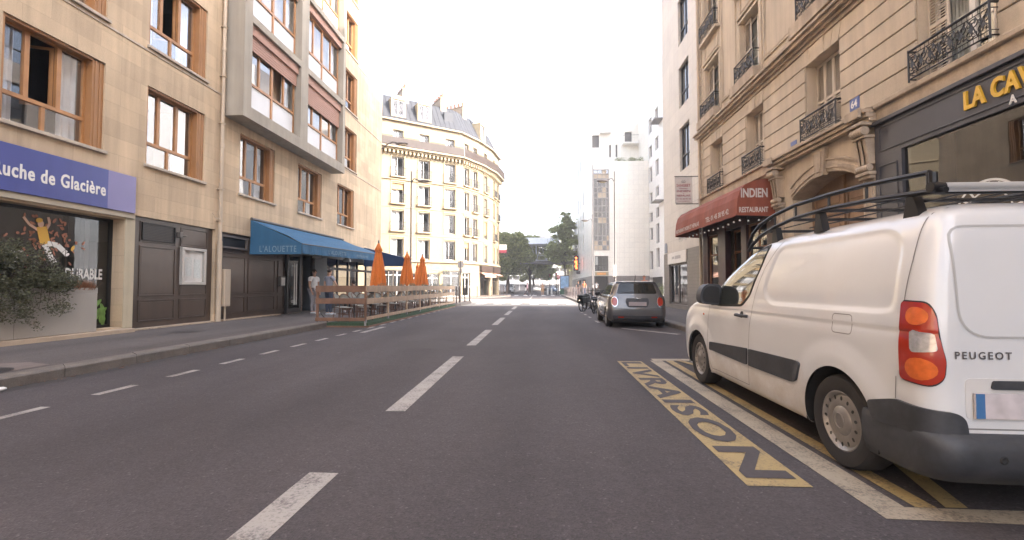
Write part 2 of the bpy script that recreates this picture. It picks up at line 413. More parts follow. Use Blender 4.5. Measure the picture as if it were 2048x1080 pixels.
# manhole covers, asphalt repair patch, cracks
m_iron = mat('cast_iron', (.045, .04, .038), .55, .3, var=.2, vs=20, bump=.4, bs=120)
mb = MB()
mb.add([(-7.2 + .36*cos(a), 5.35 + .36*sin(a), .156) for a in [2*pi*i/28 for i in range(28)]], [list(range(28))])
struct('manhole_cover', mb, m_iron)
m_slab = mat('pavement_slab', (.17, .135, .115), .8, var=.12, vs=6, fine=.1)
mb = MB(); mb.add([(-7.0, 4.2, .153), (-6.85, 5.2, .153), (-6.9, 6.0, .153), (-7.4, 6.15, .153), (-8.4, 5.6, .153), (-8.8, 4.2, .153)], [(0, 1, 2, 3, 4, 5)])
struct('pavement_patch', mb, m_slab)
mb = MB(); rect(mb, -8.8, -8.3, 10.2, 10.75, .155); struct('pavement_hatch', mb, m_iron)
m_patch = mat('asphalt_patch', (.05, .042, .042), .8, var=.1, vs=8, fine=.3, fs=80)
mb = MB(); mb.add([(-3.0, 9.2, .003), (-1.9, 8.9, .003), (-1.7, 9.8, .003), (-2.2, 10.4, .003), (-3.2, 10.2, .003)], [(0, 1, 2, 3, 4)]); struct('asphalt_patch', mb, m_patch)
# gutter litter: dry leaves (uncountable)
m_leafd = mat('dry_leaf', (.17, .085, .045), .8, var=.3, vs=40)
mb = MB(); rnd = random.Random(3)
for i in range(210):
    if rnd.random() < .8: x = -6.47 + abs(rnd.gauss(0, .05)); y = rnd.uniform(2, 13)
    else: x = -10.0 + abs(rnd.gauss(0, .12)); y = rnd.uniform(9.5, 17)
    z = .012 if x > -6.6 else .165; s = rnd.uniform(.01, .03); a = rnd.uniform(0, 6.3)
    mb.add([(x+s*cos(a), y+s*sin(a), z), (x-s*.5*sin(a), y+s*.5*cos(a), z+s*.4), (x-s*cos(a), y-s*sin(a), z), (x+s*.5*sin(a), y-s*.5*cos(a), z+s*.2)], [(0, 1, 2, 3)])
tag(mb.build('gutter_leaves', m_leafd), label='small dry leaves lying along the left kerb and wall foot', cat='leaves', kind='stuff')
mb = MB(); mb.sphere((-6.40, 5.02, .03), .05, .07, .025, 7, 5); tag(mb.build('paper_scrap', m_white, smooth=True), 'crumpled white paper scrap lying in the left gutter', 'litter')
# ================================================================== FACADE TOOLS
def frame(P, d, inw):
    """P origin (x,y), d unit direction of u, inw unit inward direction"""
    P = Vector((*P, 0)); d = Vector((*d, 0)).normalized(); i = Vector((*inw, 0)).normalized()
    return lambda u, dd, z: P + d * u + i * dd + Vector((0, 0, z))
FL = frame((-10.08, 0), (0, 1), (-1, 0))
FR = frame((6.9, 0), (0, 1), (1, 0))
def fbox(mb, fr, u0, u1, d0, d1, z0, z1, m=0, b=0):
    t = MB(); t.box(u0, u1, d0, d1, z0, z1, 0, b); mb.add([fr(*v) for v in t.v], t.f, m)
def holes(mb, fr, u0, u1, z0, z1, ops, depth=.25, m=0, mr=None, d=0):
    """planar wall at inward offset d with rectangular openings and their reveals"""
    us = sorted(set([u0, u1] + [min(max(v, u0), u1) for o in ops for v in o[:2]])); zs = sorted(set([z0, z1] + [min(max(v, z0), z1) for o in ops for v in o[2:4]]))
    for i in range(len(us)-1):
        for j in range(len(zs)-1):
            cu, cz = (us[i]+us[i+1])/2, (zs[j]+zs[j+1])/2
            if any(o[0] < cu < o[1] and o[2] < cz < o[3] for o in ops): continue
            mb.quad(fr(us[i], d, zs[j]), fr(us[i+1], d, zs[j]), fr(us[i+1], d, zs[j+1]), fr(us[i], d, zs[j+1]), m)
    mr = m if mr is None else mr
    for o in ops:
        a, b, c, e = o[:4]; dd = d + (o[4] if len(o) > 4 else depth)
        mb.quad(fr(a, d, c), fr(a, dd, c), fr(a, dd, e), fr(a, d, e), mr); mb.quad(fr(b, d, c), fr(b, dd, c), fr(b, dd, e), fr(b, d, e), mr)
        mb.quad(fr(a, d, e), fr(b, d, e), fr(b, dd, e), fr(a, dd, e), mr); mb.quad(fr(a, d, c), fr(b, d, c), fr(b, dd, c), fr(a, dd, c), mr)
def pane(mb, fr, u0, u1, z0, z1, d, m=0): mb.quad(fr(u0, d, z0), fr(u1, d, z0), fr(u1, d, z1), fr(u0, d, z1), m)
def grid_frame(mb, fr, u0, u1, z0, z1, d, t=.06, th=.06, us=(), zs=(), tm=None, m=0):
    """window frame: outer border, mullions at us, transoms at zs; butts mullions between borders"""
    tm = tm or t
    fbox(mb, fr, u0, u1, d, d+th, z0, z0+t, m); fbox(mb, fr, u0, u1, d, d+th, z1-t, z1, m)
    fbox(mb, fr, u0, u0+t, d+.001, d+th-.001, z0+t, z1-t, m); fbox(mb, fr, u1-t, u1, d+.001, d+th-.001, z0+t, z1-t, m)
    for u in us: fbox(mb, fr, u-tm/2, u+tm/2, d+.002, d+th-.002, z0+t, z1-t, m)
    for z in zs: fbox(mb, fr, u0+t, u1-t, d-.002, d+th+.002, z-tm/2, z+tm/2, m)
# ================================================================== LEFT APARTMENT BUILDING (x = -10.08)
LB = thing('apartment_building', (-10.08, 18, 0), 'beige stone apartment building with brown wooden windows and a concrete bay, along the left pavement', 'building')
Y0L, Y1L, ZTL = -14.0, 28.1, 25.5
rows = [(4.40, 6.45), (7.50, 9.65), (10.62, 12.75), (13.72, 15.85), (16.82, 18.95), (19.92, 22.05)]
cols_near = [(1.45, 3.45), (4.6, 6.6), (7.72, 9.74), (10.86, 12.88)]
cols_bay = [(14.47, 16.5), (18.15, 20.2), (21.83, 23.86)]
wins = []
for r, (a, b) in enumerate(rows):
    for c in cols_near: wins.append((c[0], c[1], a, b))
    if r == 0:
        for c in cols_bay: wins.append((c[0], c[1], a, b))
    else: wins.append((22.15, 24.12, a, b))
SHOPW = (3.0, 10.34, .27, 2.88)
PAN1 = (10.62, 13.42, .12, 3.03); PAN2 = (13.6, 17.495, .12, 3.0); REST = (17.5, 27.6, .15, 3.0)
ops = [(*w, .27) for w in wins] + [(*SHOPW, .34), (*PAN1, .14), (*PAN2, .14), (*REST, .25)]
w = MB(); holes(w, FL, Y0L, Y1L, 0, ZTL, ops, mr=0)
FE = frame((-10.08, Y1L), (-1, 0), (0, -1))
holes(w, FE, 0, 13.92, 0, ZTL, [(.5, 1.6, .4, 2.6, .2), (1.9, 3.0, .4, 2.6, .2), (3.4, 4.3, .2, 2.6, .2)])
w.quad((-10.08, Y0L, 0), (-24, Y0L, 0), (-24, Y0L, ZTL), (-10.08, Y0L, ZTL))
w.quad((-10.08, Y0L, ZTL), (-24, Y0L, ZTL), (-24, Y1L, ZTL), (-10.08, Y1L, ZTL)); w.quad((-24, Y0L, 0), (-24, Y1L, 0), (-24, Y1L, ZTL), (-24, Y0L, ZTL))
w.build('wall', m_stoneL, LB)
core = MB(); core.box(-23, -12.2, Y0L+.5, Y1L-.5, 3.2, ZTL-.4); core.box(-23, -11.6, Y0L+.5, 10.4, .16, 3.15); core.box(-23, -14.6, 17.0, Y1L-.4, .16, 3.04); core.box(-14.6, -10.4, 17.0, Y1L-.1, 2.97, 3.04)
for zc in [3.05] + [r[1] + .25 for r in rows]: fbox(core, FL, Y0L+.5, Y1L-.5, .35, 2.1, zc+.05, zc+.25)
for yc in (0.5, 4.1, 7.1, 10.3, 13.4, 17.3, 21.2, 24.8): fbox(core, FL, yc, yc+.2, .34, 2.1, 3.4, ZTL-.5)
core.build('interior', m_dark, LB)
# string courses
sc = MB()
for r in rows[1:]: fbox(sc, FL, Y0L, Y1L, -.02, .0, r[0]-.17, r[0]-.12)
sc.build('string_course', m_sill, LB)
rw = random.Random(11)
def wood_window(P, fr, u0, u1, z0, z1, D=.20, opened=None, blind=0., curtain=None, shutter=True):
    s = .27 if shutter else 0
    f = MB(); zt = z0 + (z1-z0)*.30; a, b = u0+.06, u1-s
    t = .055
    th = .06
    fbox(f, fr, a, b, D, D+th, z0, z0+t); fbox(f, fr, a, b, D, D+th, z1-.09, z1); fbox(f, fr, a, a+t, D+.001, D+th-.001, z0+t, z1-.09); fbox(f, fr, b-t, b, D+.001, D+th-.001, z0+t, z1-.09)
    fbox(f, fr, a+t, b-t, D-.012, D+th+.01, zt-.04, zt+.04)
    mid = a + (b-a)*.5; fbox(f, fr, mid-.035, mid+.035, D, D+th, z0+t, zt-.04)
    m1, m2 = a + (b-a)*.30, a + (b-a)*.66
    for q in (m1, m2): fbox(f, fr, q-.045, q+.045, D-.01, D+th, zt+.04, z1-.09)
    fbox(f, fr, u0, u0+.058, .03, D+.05, z0, z1)          # thin stop on the near jamb
    fo = f.build('window', m_wood, P)
    g = MB(); spans = [(a+t, m1-.045), (m1+.045, m2-.045), (m2+.045, b-t)]
    for i, (p, q) in enumerate(spans):
        if opened == i: continue
        pane(g, fr, p, q, zt+.04, z1-.09, D+.03)
    pane(g, fr, a+t, mid-.035, z0+t, zt-.04, D+.03); pane(g, fr, mid+.035, b-t, z0+t, zt-.04, D+.03)
    g.build('glass_pane', m_glassR, fo)
    # sashes behind the glass
    if opened is not None:
        p, q = spans[opened]; sb = MB(); ang = 1.2; L = q-p
        def sfr(u, d, z): return fr(q - (u*cos(ang)) , D + .07 + u*sin(ang) + d, z)
        fbox(sb, sfr, 0, L, 0, .04, zt+.06, zt+.11); fbox(sb, sfr, 0, L, 0, .04, z1-.16, z1-.10); fbox(sb, sfr, 0, .05, 0, .04, zt+.11, z1-.16); fbox(sb, sfr, L-.05, L, 0, .04, zt+.11, z1-.16)
        sb.build('sash', m_wood, fo)
    if curtain is None: curtain = rw.random() < .9  # extra curtains whiten the panes in place of bright sky reflections
    c = MB()
    if curtain:
        def wavy(p, q, za, zb, dd):
            n = max(6, int((q-p)/.04)); vs = []
            for i in range(n+1):
                u = p + (q-p)*i/n; d = dd + .025*sin(i*1.9) + .01*sin(i*.7); vs += [fr(u, d, za), fr(u, d, zb)]
            c.add(vs, [(2*i, 2*i+1, 2*i+3, 2*i+2) for i in range(n)])
        for i, (p, q) in enumerate(spans):
            if opened == i: continue
            if i == 0: wavy(p-.03, q - (q-p)*rw.uniform(0, .3), z0+.05, z1-.05, D+.2)
            if i == 2: wavy(p + (q-p)*rw.uniform(.0, .4), q+.03, z0+.05, z1-.05, D+.2)
        c.build('curtain', m_curt, fo)
    if shutter:
        sh = MB(); w_ = s/5
        for k in range(5): fbox(sh, fr, u1-s+k*w_+.003, u1-s+(k+1)*w_-.003, .035 + (.0 if k % 2 else .012), D+.06, z0+.02, z1-.03)
        fbox(sh, fr, u0+.06, u1-s, .04, D-.02, z1-.06, z1-.005)
        sh.build('shutter', m_shut, P)
    sl_ = MB(); fbox(sl_, fr, u0-.05, u1+.05, -.07, D-.005, z0-.075, z0-.002, 0, .006); sl_.build('sill', m_sill, P)
opened = {(7.72, 4.40): 1, (10.86, 7.50): 1, (7.72, 7.5): 1}
for (u0, u1, z0, z1) in wins:
    if u1 < 7 : # beyond the frame: frame and panes only
        if z0 > 8: continue
    if z0 > 17: continue
    wood_window(LB, FL, u0, u1, z0, z1, opened=opened.get((u0, z0)), curtain=True if (u0, z0) in opened else None)  # opened windows get white curtains added to imitate sky reflected in the panes
# ---- concrete bay
BX = -9.43; FB = frame((BX, 0), (0, 1), (-1, 0))
by0, by1 = 13.65, 21.17
bo = []
for k in range(6):
    z = 7.14 + 3.1*k; bo += [(14.05, 17.1, z, z + 2.86), (17.65, 20.92, z, z+2.86)]
bay = MB(); bay_top = 25.3
holes(bay, FB, by0, by1, 6.73, bay_top, bo, depth=.38)
for yy in (by0, by1): bay.quad((BX, yy, 6.73), (-10.078, yy, 6.73), (-10.078, yy, bay_top), (BX, yy, bay_top))
bay.quad((BX, by0, 6.73), (-10.078, by0, 6.73), (-10.078, by1, 6.73), (BX, by1, 6.73)); bay.quad((BX, by0, bay_top), (-10.078, by0, bay_top), (-10.078, by1, bay_top), (BX, by1, bay_top))
bayo = bay.build('bay', m_conc, LB)
for (u0, u1, z0, z1) in bo:
    if z0 > 17: continue
    D = .26; low = {(14.05, 7.14): .5, (17.65, 7.14): .85, (17.65, 10.24): .0}.get((u0, round(z0, 2)), .15)
    bx = MB(); fbox(bx, FB, u0+.02, u1-.02, .10, .37, z1-.33, z1-.01); bx.build('roller_box', m_roll, bayo)
    if low > 0:
        sh = MB(); n = int(low/.045)
        for k in range(n): fbox(sh, FB, u0+.04, u1-.04, .17 + .004*(k % 2), .20, z1-.33-(k+1)*.045+.006, z1-.33-k*.045)
        sh.build('roller_shutter', m_roll, bayo)
    f = MB(); a, b, c, e = u0+.03, u1-.03, z0+.02, z1-.33; zt = c + .92; t = .06; th = .06
    fbox(f, FB, a, b, D, D+th, c, c+t); fbox(f, FB, a, b, D, D+th, e-t, e); fbox(f, FB, a, a+t, D+.001, D+th-.001, c+t, e-t); fbox(f, FB, b-t, b, D+.001, D+th-.001, c+t, e-t)
    mid = (a+b)/2; fbox(f, FB, mid-.05, mid+.05, D-.01, D+th, c+t, e-t); fbox(f, FB, a+t, mid-.05, D-.012, D+th, zt-.045, zt+.045); fbox(f, FB, mid+.05, b-t, D-.012, D+th, zt-.045, zt+.045)
    for q in ((a+mid)/2, (b+mid)/2): fbox(f, FB, q-.04, q+.04, D-.008, D+th, zt+.045, e-t)
    fo = f.build('window', m_wood, bayo)
    g = MB()
    op = 2 if (u0 < 15 and z0 < 8) else -1
    sp = [(a+t, (a+mid)/2-.04), ((a+mid)/2+.04, mid-.05), (mid+.05, (b+mid)/2-.04), ((b+mid)/2+.04, b-t)]
    for i, (p, q) in enumerate(sp):
        if i != op: pane(g, FB, p, q, zt+.045, e-t, D+.03)
    g.build('glass_pane', m_glassR, fo)
    g = MB(); pane(g, FB, a+t, mid-.05, c+t, zt-.045, D+.03); pane(g, FB, mid+.05, b-t, c+t, zt-.045, D+.03); g.build('lower_panel', m_opal_glass if 'm_opal_glass' in globals() else m_opal, fo)
    cu = MB(); n = 20
    for (p, q) in ((a+.1, a+.1+rw.uniform(.5, 1.0)), (b-.1-rw.uniform(.3, .6), b-.1)):
        vs = []
        for i in range(n+1):
            u = p + (q-p)*i/n; d = D + .2 + .02*sin(i*1.9); vs += [FB(u, d, c+.9), FB(u, d, e)]
        cu.add(vs, [(2*i, 2*i+1, 2*i+3, 2*i+2) for i in range(n)])
    cu.build('curtain', m_curt, fo)
# ---- ground floor: shop glazing
sg = MB(); grid_frame(sg, FL, 3.0, 10.34, .27, 2.88, .30, .07, .06, us=(5.6,)); sgo = sg.build('shop_window', m_black, LB)
g = MB(); pane(g, FL, 3.07, 5.56, .34, 2.81, .33); pane(g, FL, 5.64, 10.27, .34, 2.81, .33); g.build('glass_pane', m_glassD, sgo)
it = MB()       # inside the shop: counter, back wall, posts seen through the glass
fbox(it, FL, 3.1, 10.2, 1.45, 1.5, .2, 3.0); fbox(it, FL, 8.5, 8.9, .8, 1.2, .2, 1.6); fbox(it, FL, 9.85, 9.95, .5, .6, .2, 2.9)
it.build('shop_interior', mat('shop_room', (.12, .10, .09), .8, var=.2), LB)
# decals on the glass
m_dw = mat('decal_white', (.66, .64, .6), .6, var=.02); m_db = mat('decal_leaf_brown', (.36, .15, .09), .7, var=.2, vs=20)
m_dy = mat('decal_yellow', (.62, .36, .05), .6, var=.02); m_dg = mat('decal_green', (.16, .30, .07), .6, var=.3, vs=9); m_ds = mat('decal_skin', (.60, .40, .30), .6, var=.02)
dc = MB(); add_text(dc, 'DURABLE', (-10.395, 9.28, 1.41), (0, 1, 0), (0, 0, 1), width=.84, height=.25, offset=.03); add_text(dc, 'IT', (-10.395, 8.12, 1.74), (0, 1, 0), (0, 0, 1), width=.34, height=.24, offset=.03); dc.build('window_lettering', m_dw, sgo)
dc = MB(); rl = random.Random(5)
def gp(y, z, k=0): return Vector((-10.398 + k*.001, y, z))
def blob(mb, y, z, ry, rz, a=0, k=0, n=9, m=0):
    mb.add([gp(y + ry*cos(t)*cos(a) - rz*sin(t)*sin(a), z + ry*cos(t)*sin(a) + rz*sin(t)*cos(a), k) for t in [2*pi*i/n for i in range(n)]], [list(range(n))], m)
for i in range(95):
    y = rl.gauss(8.85, .32); z = rl.gauss(2.28, .24)
    if z > 2.75: z = 2.7
    blob(dc, y, z, rl.uniform(.03, .07), rl.uniform(.015, .03), rl.uniform(0, 3), 0, 8, 0)
def limb(pts, w, m, k):
    for (p, q) in zip(pts[:-1], pts[1:]):
        d = Vector((q[0]-p[0], q[1]-p[1])); n_ = Vector((-d.y, d.x)).normalized()*w/2
        dc.add([gp(p[0]+n_.x, p[1]+n_.y, k), gp(q[0]+n_.x, q[1]+n_.y, k), gp(q[0]-n_.x, q[1]-n_.y, k), gp(p[0]-n_.x, p[1]-n_.y, k)], [(0, 1, 2, 3)], m)
limb([(8.72, 2.42), (8.55, 2.52), (8.44, 2.66)], .05, 3, 2); limb([(8.85, 2.42), (8.93, 2.58), (8.9, 2.72)], .05, 3, 2.4)
limb([(8.78, 2.5), (8.86, 2.15)], .2, 1, 3); blob(dc, 8.76, 2.56, .06, .075, 0, 4, 12, 3); blob(dc, 8.73, 2.63, .07, .05, .3, 4.5, 10, 1)
limb([(8.9, 2.16), (9.1, 2.14), (9.28, 1.98)], .11, 2, 5); limb([(8.84, 2.13), (8.95, 1.92), (9.05, 1.75)], .11, 2, 6)
blob(dc, 9.42, 2.1, .07, .035, 1.1, 7, 10, 1); blob(dc, 9.3, 1.95, .06, .03, .5, 7, 10, 2)
for i in range(26):
    a = .6 + rl.uniform(0, 2.0); blob(dc, 9.98 + rl.uniform(-.2, .2), .45 + rl.uniform(0, .4), .16, .05, a, 8 + i*.2, 10, 4)
dc.build('window_artwork', [m_db, m_dy, m_dw, m_ds, m_dg], sgo)
# shop step, pier facing
st = MB(); fbox(st, FL, Y0L, 10.40, -.30, .30, .02, .24, 0, .01); fbox(st, FL, 10.40, 17.0, -.05, .13, .1, .19, 0, .006); st.build('step', mat('step_stone', (.40, .31, .22), .8, var=.1, vs=4), LB)
pr = MB(); fbox(pr, FL, 10.345, 10.60, -.022, -.002, .24, 3.0); pr.build('pier', mat('pier_render', (.47, .40, .28), .8, var=.06, vs=2, streak=.08), LB)
# ---- dark panelled fronts
def panelled(fr, u0, u1, z0, z1, cols, D=.10, name='shop_panelling', kick=.16, hz=(.95, 2.35), extra=None):
    p = MB(); fbox(p, fr, u0, u1, D, D+.05, z0, z1)
    for (a, b) in cols:
        for (c, e) in ((z0+kick, hz[0]-.05), (hz[0]+.05, hz[1]-.05)) + (((hz[1]+.05, z1-.1),) if z1-.1 > hz[1]+.2 else ()):
            # raised moulding ring
            for (x0, x1, y0, y1) in ((a, b, c, c+.03), (a, b, e-.03, e), (a, a+.03, c+.03, e-.03), (b-.03, b, c+.03, e-.03)): fbox(p, fr, x0, x1, D-.022, D-.001, y0, y1, 0, .005)
            fbox(p, fr, a+.06, b-.06, D-.008, D-.001, c+.06, e-.06, 0, .003)
    for (a, b) in cols[:-1]: pass
    return p
p = panelled(FL, 10.62, 13.42, .19, 3.03, [(10.86, 12.0), (12.16, 13.2)])
p.build('shop_panelling', m_dkpaint, LB)
p = panelled(FL, 13.6, 17.495, .19, 3.0, [(13.8, 15.0), (15.15, 16.75), (16.95, 17.38)], hz=(.95, 2.3)); p.build('shop_panelling', m_dkpaint, LB)
v = MB()
for k in range(9): fbox(v, FL, 10.93, 11.93, .065, .075, 2.50+k*.042, 2.522+k*.042)
for (a, b, c, e) in ((10.9, 11.96, 2.45, 2.48), (10.9, 11.96, 2.88, 2.91), (10.9, 10.93, 2.48, 2.88), (11.93, 11.96, 2.48, 2.88)): fbox(v, FL, a, b, .05, .095, c, e)
v.build('vent_grille', m_black, LB)
v = MB(); fbox(v, FL, 12.02, 12.12, -.02, .098, 2.62, 2.78, 0, .01); fbox(v, FL, 12.14, 12.32, .02, .07, 2.68, 2.71); v.build('door_closer', m_grey, LB)
# left-over end wall beyond the restaurant and door hardware come with the restaurant front below
# ---- restaurant front (part of the building)
RD = .12
rf = MB(); fbox(rf, FL, 17.46, 17.54, -.012, .125, .16, 3.0)
fbox(rf, FL, 17.5, 27.6, .02, .14, 2.62, 3.0)                       # fascia above the door and windows
for (a, b) in ((17.5, 17.62), (18.62, 18.78), (27.45, 27.6)): fbox(rf, FL, a, b, RD, RD+.1, .16, 2.62)
fbox(rf, FL, 17.62, 18.62, RD, RD+.08, .16, .34); fbox(rf, FL, 17.62, 18.62, RD, RD+.08, 2.5, 2.62)
for a in (21.0, 22.25, 23.5, 24.75, 26.0, 27.2): fbox(rf, FL, a, a+.09, RD, RD+.09, .16, 2.62)
fbox(rf, FL, 21.09, 27.45, RD-.003, RD+.093, 2.08, 2.2); fbox(rf, FL, 21.09, 27.45, RD-.003, RD+.05, .16, .5)
fbox(rf, FL, 19.72, 19.8, RD, RD+.1, .16, 2.62); rfo = rf.build('restaurant_front', m_black, LB)
g = MB(); pane(g, FL, 17.62, 18.62, .34, 2.5, RD+.04); pane(g, FL, 21.09, 24.75, .5, 2.62, RD+.04); pane(g, FL, 26.09, 27.2, .5, 2.62, RD+.04); g.build('glass_pane', m_glassD, rfo)
pl = MB(); fbox(pl, FL, 19.8, 21.0, RD-.05, RD+.5, .16, 2.62); pl.build('pillar', mat('slate_blue_paint', (.09, .105, .12), .6, var=.08), rfo)
h = MB()
for yy in (18.05, 18.2):
    h.tube([FL(yy, .02, .5), FL(yy, .02, 2.2)], .022, 8)
    for z in (.6, 2.1): h.tube([FL(yy, .02, z), FL(yy, .13, z)], .01, 6)
h.build('door_handle', m_white, rfo, smooth=True)
dd = MB(); dd.box(-11.2, -10.25, 18.74, 18.79, .17, 2.6); dd.build('open_door', m_black, rfo)
fl = MB(); fl.quad((-14.6, 17.0, .162), (-10.1, 17.0, .162), (-10.1, 28.0, .162), (-14.6, 28.0, .162)); fl.build('floor', mat('tile_floor', (.22, .18, .15), .4, var=.1, vs=5), rfo)
bar = MB(); bar.box(-13.6, -13.0, 18.5, 25.5, .17, 1.25); bar.box(-14.5, -14.2, 18, 27, 1.3, 2.5); bar.build('bar_counter', mat('bar_wood', (.12, .06, .035), .5, var=.2), rfo)
# ---- downpipe with brackets and cover
P_ = thing('downpipe', (-9.99, 13.5, 0), 'pale painted metal rainwater pipe running down the beige facade beside the dark panelling', 'pipe')
p = MB(); p.tube([(-9.99, 13.5, .17), (-9.99, 13.5, 25)], .052, 12); p.tube([(-9.99, 13.5, .16), (-9.99, 13.5, 2.55)], .072, 12)
for z in (2.62, 5.7, 8.8, 11.9, 15.0): p.tube([(-9.99, 13.5, z-.06), (-9.99, 13.5, z+.06)], .068, 12)
p.build('pipe', m_pipe, P_, smooth=True)
b = MB()
for z in (1.2, 3.3, 4.3, 6.4, 7.9, 9.5, 12.7): b.box(-10.08, -9.93, 13.425, 13.575, z, z+.025)
b.tube([(-9.95, 13.5, 3.35), (-9.93, 13.2, 3.36), (-9.95, 13.1, 3.5)], .012, 6); b.build('bracket', m_pipe, P_)
M_ = thing('meter_box', (-10.02, 13.75, .15), 'narrow beige metal cable box on the wall beside the downpipe', 'box')
p = MB(); p.box(-10.08, -9.90, 13.64, 13.92, .62, 1.80, 0, .012); p.build('housing', m_pipe, M_)
p = MB(); p.tube([(-9.98, 13.78, .155), (-9.98, 13.78, .62)], .03, 8); p.build('conduit', m_pipe, M_, smooth=True)
p = MB(); p.box(-9.899, -9.892, 13.67, 13.89, .66, 1.76); p.box(-9.892, -9.884, 13.70, 13.76, 1.58, 1.66); p.build('door', mat('box_door', (.45, .37, .28), .5, var=.05), M_)
# ---- menu case
M_ = thing('menu_case', (-10.0, 12.6, 1.3), 'pale framed glass menu case hung on the dark panelled shopfront', 'display case')
p = MB()
for (a, b, c, e) in ((12.15, 13.08, 1.30, 1.38), (12.15, 13.08, 2.29, 2.37), (12.15, 12.24, 1.38, 2.29), (12.99, 13.08, 1.38, 2.29)): fbox(p, FL, a, b, .0, .097, c, e, 0, .008)
p.build('case_frame', mat('aluminium', (.45, .42, .38), .4, .3, var=.04), M_)
p = MB(); fbox(p, FL, 12.24, 12.99, .07, .096, 1.38, 2.29); p.build('back_panel', m_white, M_)
p = MB()
for (a, c) in ((12.32, 1.55), (12.66, 1.5)): fbox(p, FL, a, a+.25, .062, .068, c, c+.55)
p.build('menu_sheet', mat('menu_paper', (.66, .68, .64), .7, var=.15, vs=30), M_)
p = MB(); pane(p, FL, 12.24, 12.99, 1.38, 2.29, .03); p.build('glass_pane', glass_mat('thin_glass', (.9, .9, .9), 1.35), M_)
# ---- long box light on the second panelling
M_ = thing('wall_vent_box', (-10.0, 14.4, 2.5), 'long dark framed ventilation slot above the dark panels, left of the blue awning', 'vent')
p = MB()
for (a, b, c, e) in ((13.72, 15.05, 2.86, 2.92), (13.72, 15.05, 2.5, 2.56), (13.72, 13.79, 2.56, 2.86), (14.98, 15.05, 2.56, 2.86)): fbox(p, FL, a, b, .03, .097, c, e)
p.build('surround', m_grey, M_)
p = MB(); fbox(p, FL, 13.79, 14.98, .08, .096, 2.56, 2.86); p.build('grille', m_black, M_)
M_ = thing('notice_box', (-10.0, 17.15, 1.3), 'small pale notice box fixed on the dark panels left of the restaurant door', 'notice')
p = MB(); fbox(p, FL, 17.0, 17.32, -.02, .075, 1.25, 1.65, 0, .01); p.build('box', m_grey, M_)
p = MB(); fbox(p, FL, 17.03, 17.29, -.026, -.021, 1.29, 1.6); p.build('sheet', m_white, M_)
# ---- blue sign
M_ = thing('shop_sign', (-10.05, 8.5, 3.05), 'long royal blue shop sign with white lettering above the shop window', 'sign')
m_blue = mat('sign_blue', (.055, .07, .25), .32, var=.04, vs=1.2, streak=.06); m_blue2 = mat('sign_lavender', (.20, .18, .36), .32, var=.05)
p = MB(); fbox(p, FL, 2.5, 9.80, -.09, -.003, 3.06, 3.96); p.build('board', m_blue, M_)
p = MB(); fbox(p, FL, 9.80, 10.52, -.09, -.003, 3.06, 3.96); p.build('end_board', m_blue2, M_)
p = MB(); add_text(p, 'La Ruche de Glacière', (-10.08+.092, 7.22, 3.33), (0, 1, 0), (0, 0, 1), width=2.52, height=.29, offset=.022, extrude=.008, spacing=1.12)
p.build('lettering', m_white, M_)
p = MB(); fbox(p, FL, 2.5, 10.55, -.055, -.003, 2.93, 3.055); p.build('light_ledge', mat('ledge_cream', (.42, .36, .27), .6, var=.08), M_)
# ---- planter and shrub
M_ = thing('planter', (-10.1, 8.2, .25), 'large plain grey-beige rectangular planter on the step in front of the shop window', 'planter')
m_pl = mat('planter_grey', (.35, .32, .28), .5, var=.05, vs=1.5)
p = MB()
x0, x1, y0, y1, z0, z1 = -10.36, -9.93, 6.2, 9.58, .245, 1.22
p.box(x0, x1, y0, y1, z0, 1.10, 0, .008)
for bx in ((x0, x0+.03, y0, y1), (x1-.03, x1, y0, y1), (x0+.03, x1-.03, y0, y0+.03), (x0+.03, x1-.03, y1-.03, y1)): p.box(bx[0], bx[1], bx[2], bx[3], 1.10, z1)
p.build('box', m_pl, M_)
p = MB(); p.box(x1, x1+.003, 7.972, 7.978, z0, z1); p.build('panel_joint', mat('planter_joint', (.2, .18, .16), .6), M_)
p = MB(); p.box(x0+.03, x1-.03, y0+.03, y1-.03, 1.10, 1.17); p.build('soil', mat('soil', (.05, .035, .025), .9, var=.3, vs=20), M_)
def leaf_mat(name, col, v=.35, tr=.25):
    m = bpy.data.materials.new(name); m.use_nodes = True; n = m.node_tree.nodes; l = m.node_tree.links; b = n['Principled BSDF']
    b.inputs['Roughness'].default_value = .55
    gi = n.new('ShaderNodeNewGeometry'); rg = n.new('ShaderNodeMapRange'); rg.inputs[3].default_value = 1-v; rg.inputs[4].default_value = 1+v; l.new(gi.outputs['Random Per Island'], rg.inputs[0])
    rgb = n.new('ShaderNodeRGB'); rgb.outputs[0].default_value = (*col, 1); sc = n.new('ShaderNodeVectorMath'); sc.operation = 'SCALE'; l.new(rgb.outputs[0], sc.inputs[0]); l.new(rg.outputs[0], sc.inputs['Scale']); l.new(sc.outputs[0], b.inputs['Base Color'])
    t = n.new('ShaderNodeBsdfTranslucent'); l.new(sc.outputs[0], t.inputs[0]); mx = n.new('ShaderNodeMixShader'); mx.inputs[0].default_value = tr
    out = n['Material Output']; l.new(b.outputs[0], mx.inputs[1]); l.new(t.outputs[0], mx.inputs[2]); l.new(mx.outputs[0], out.inputs[0]); MATS[name] = m; return m
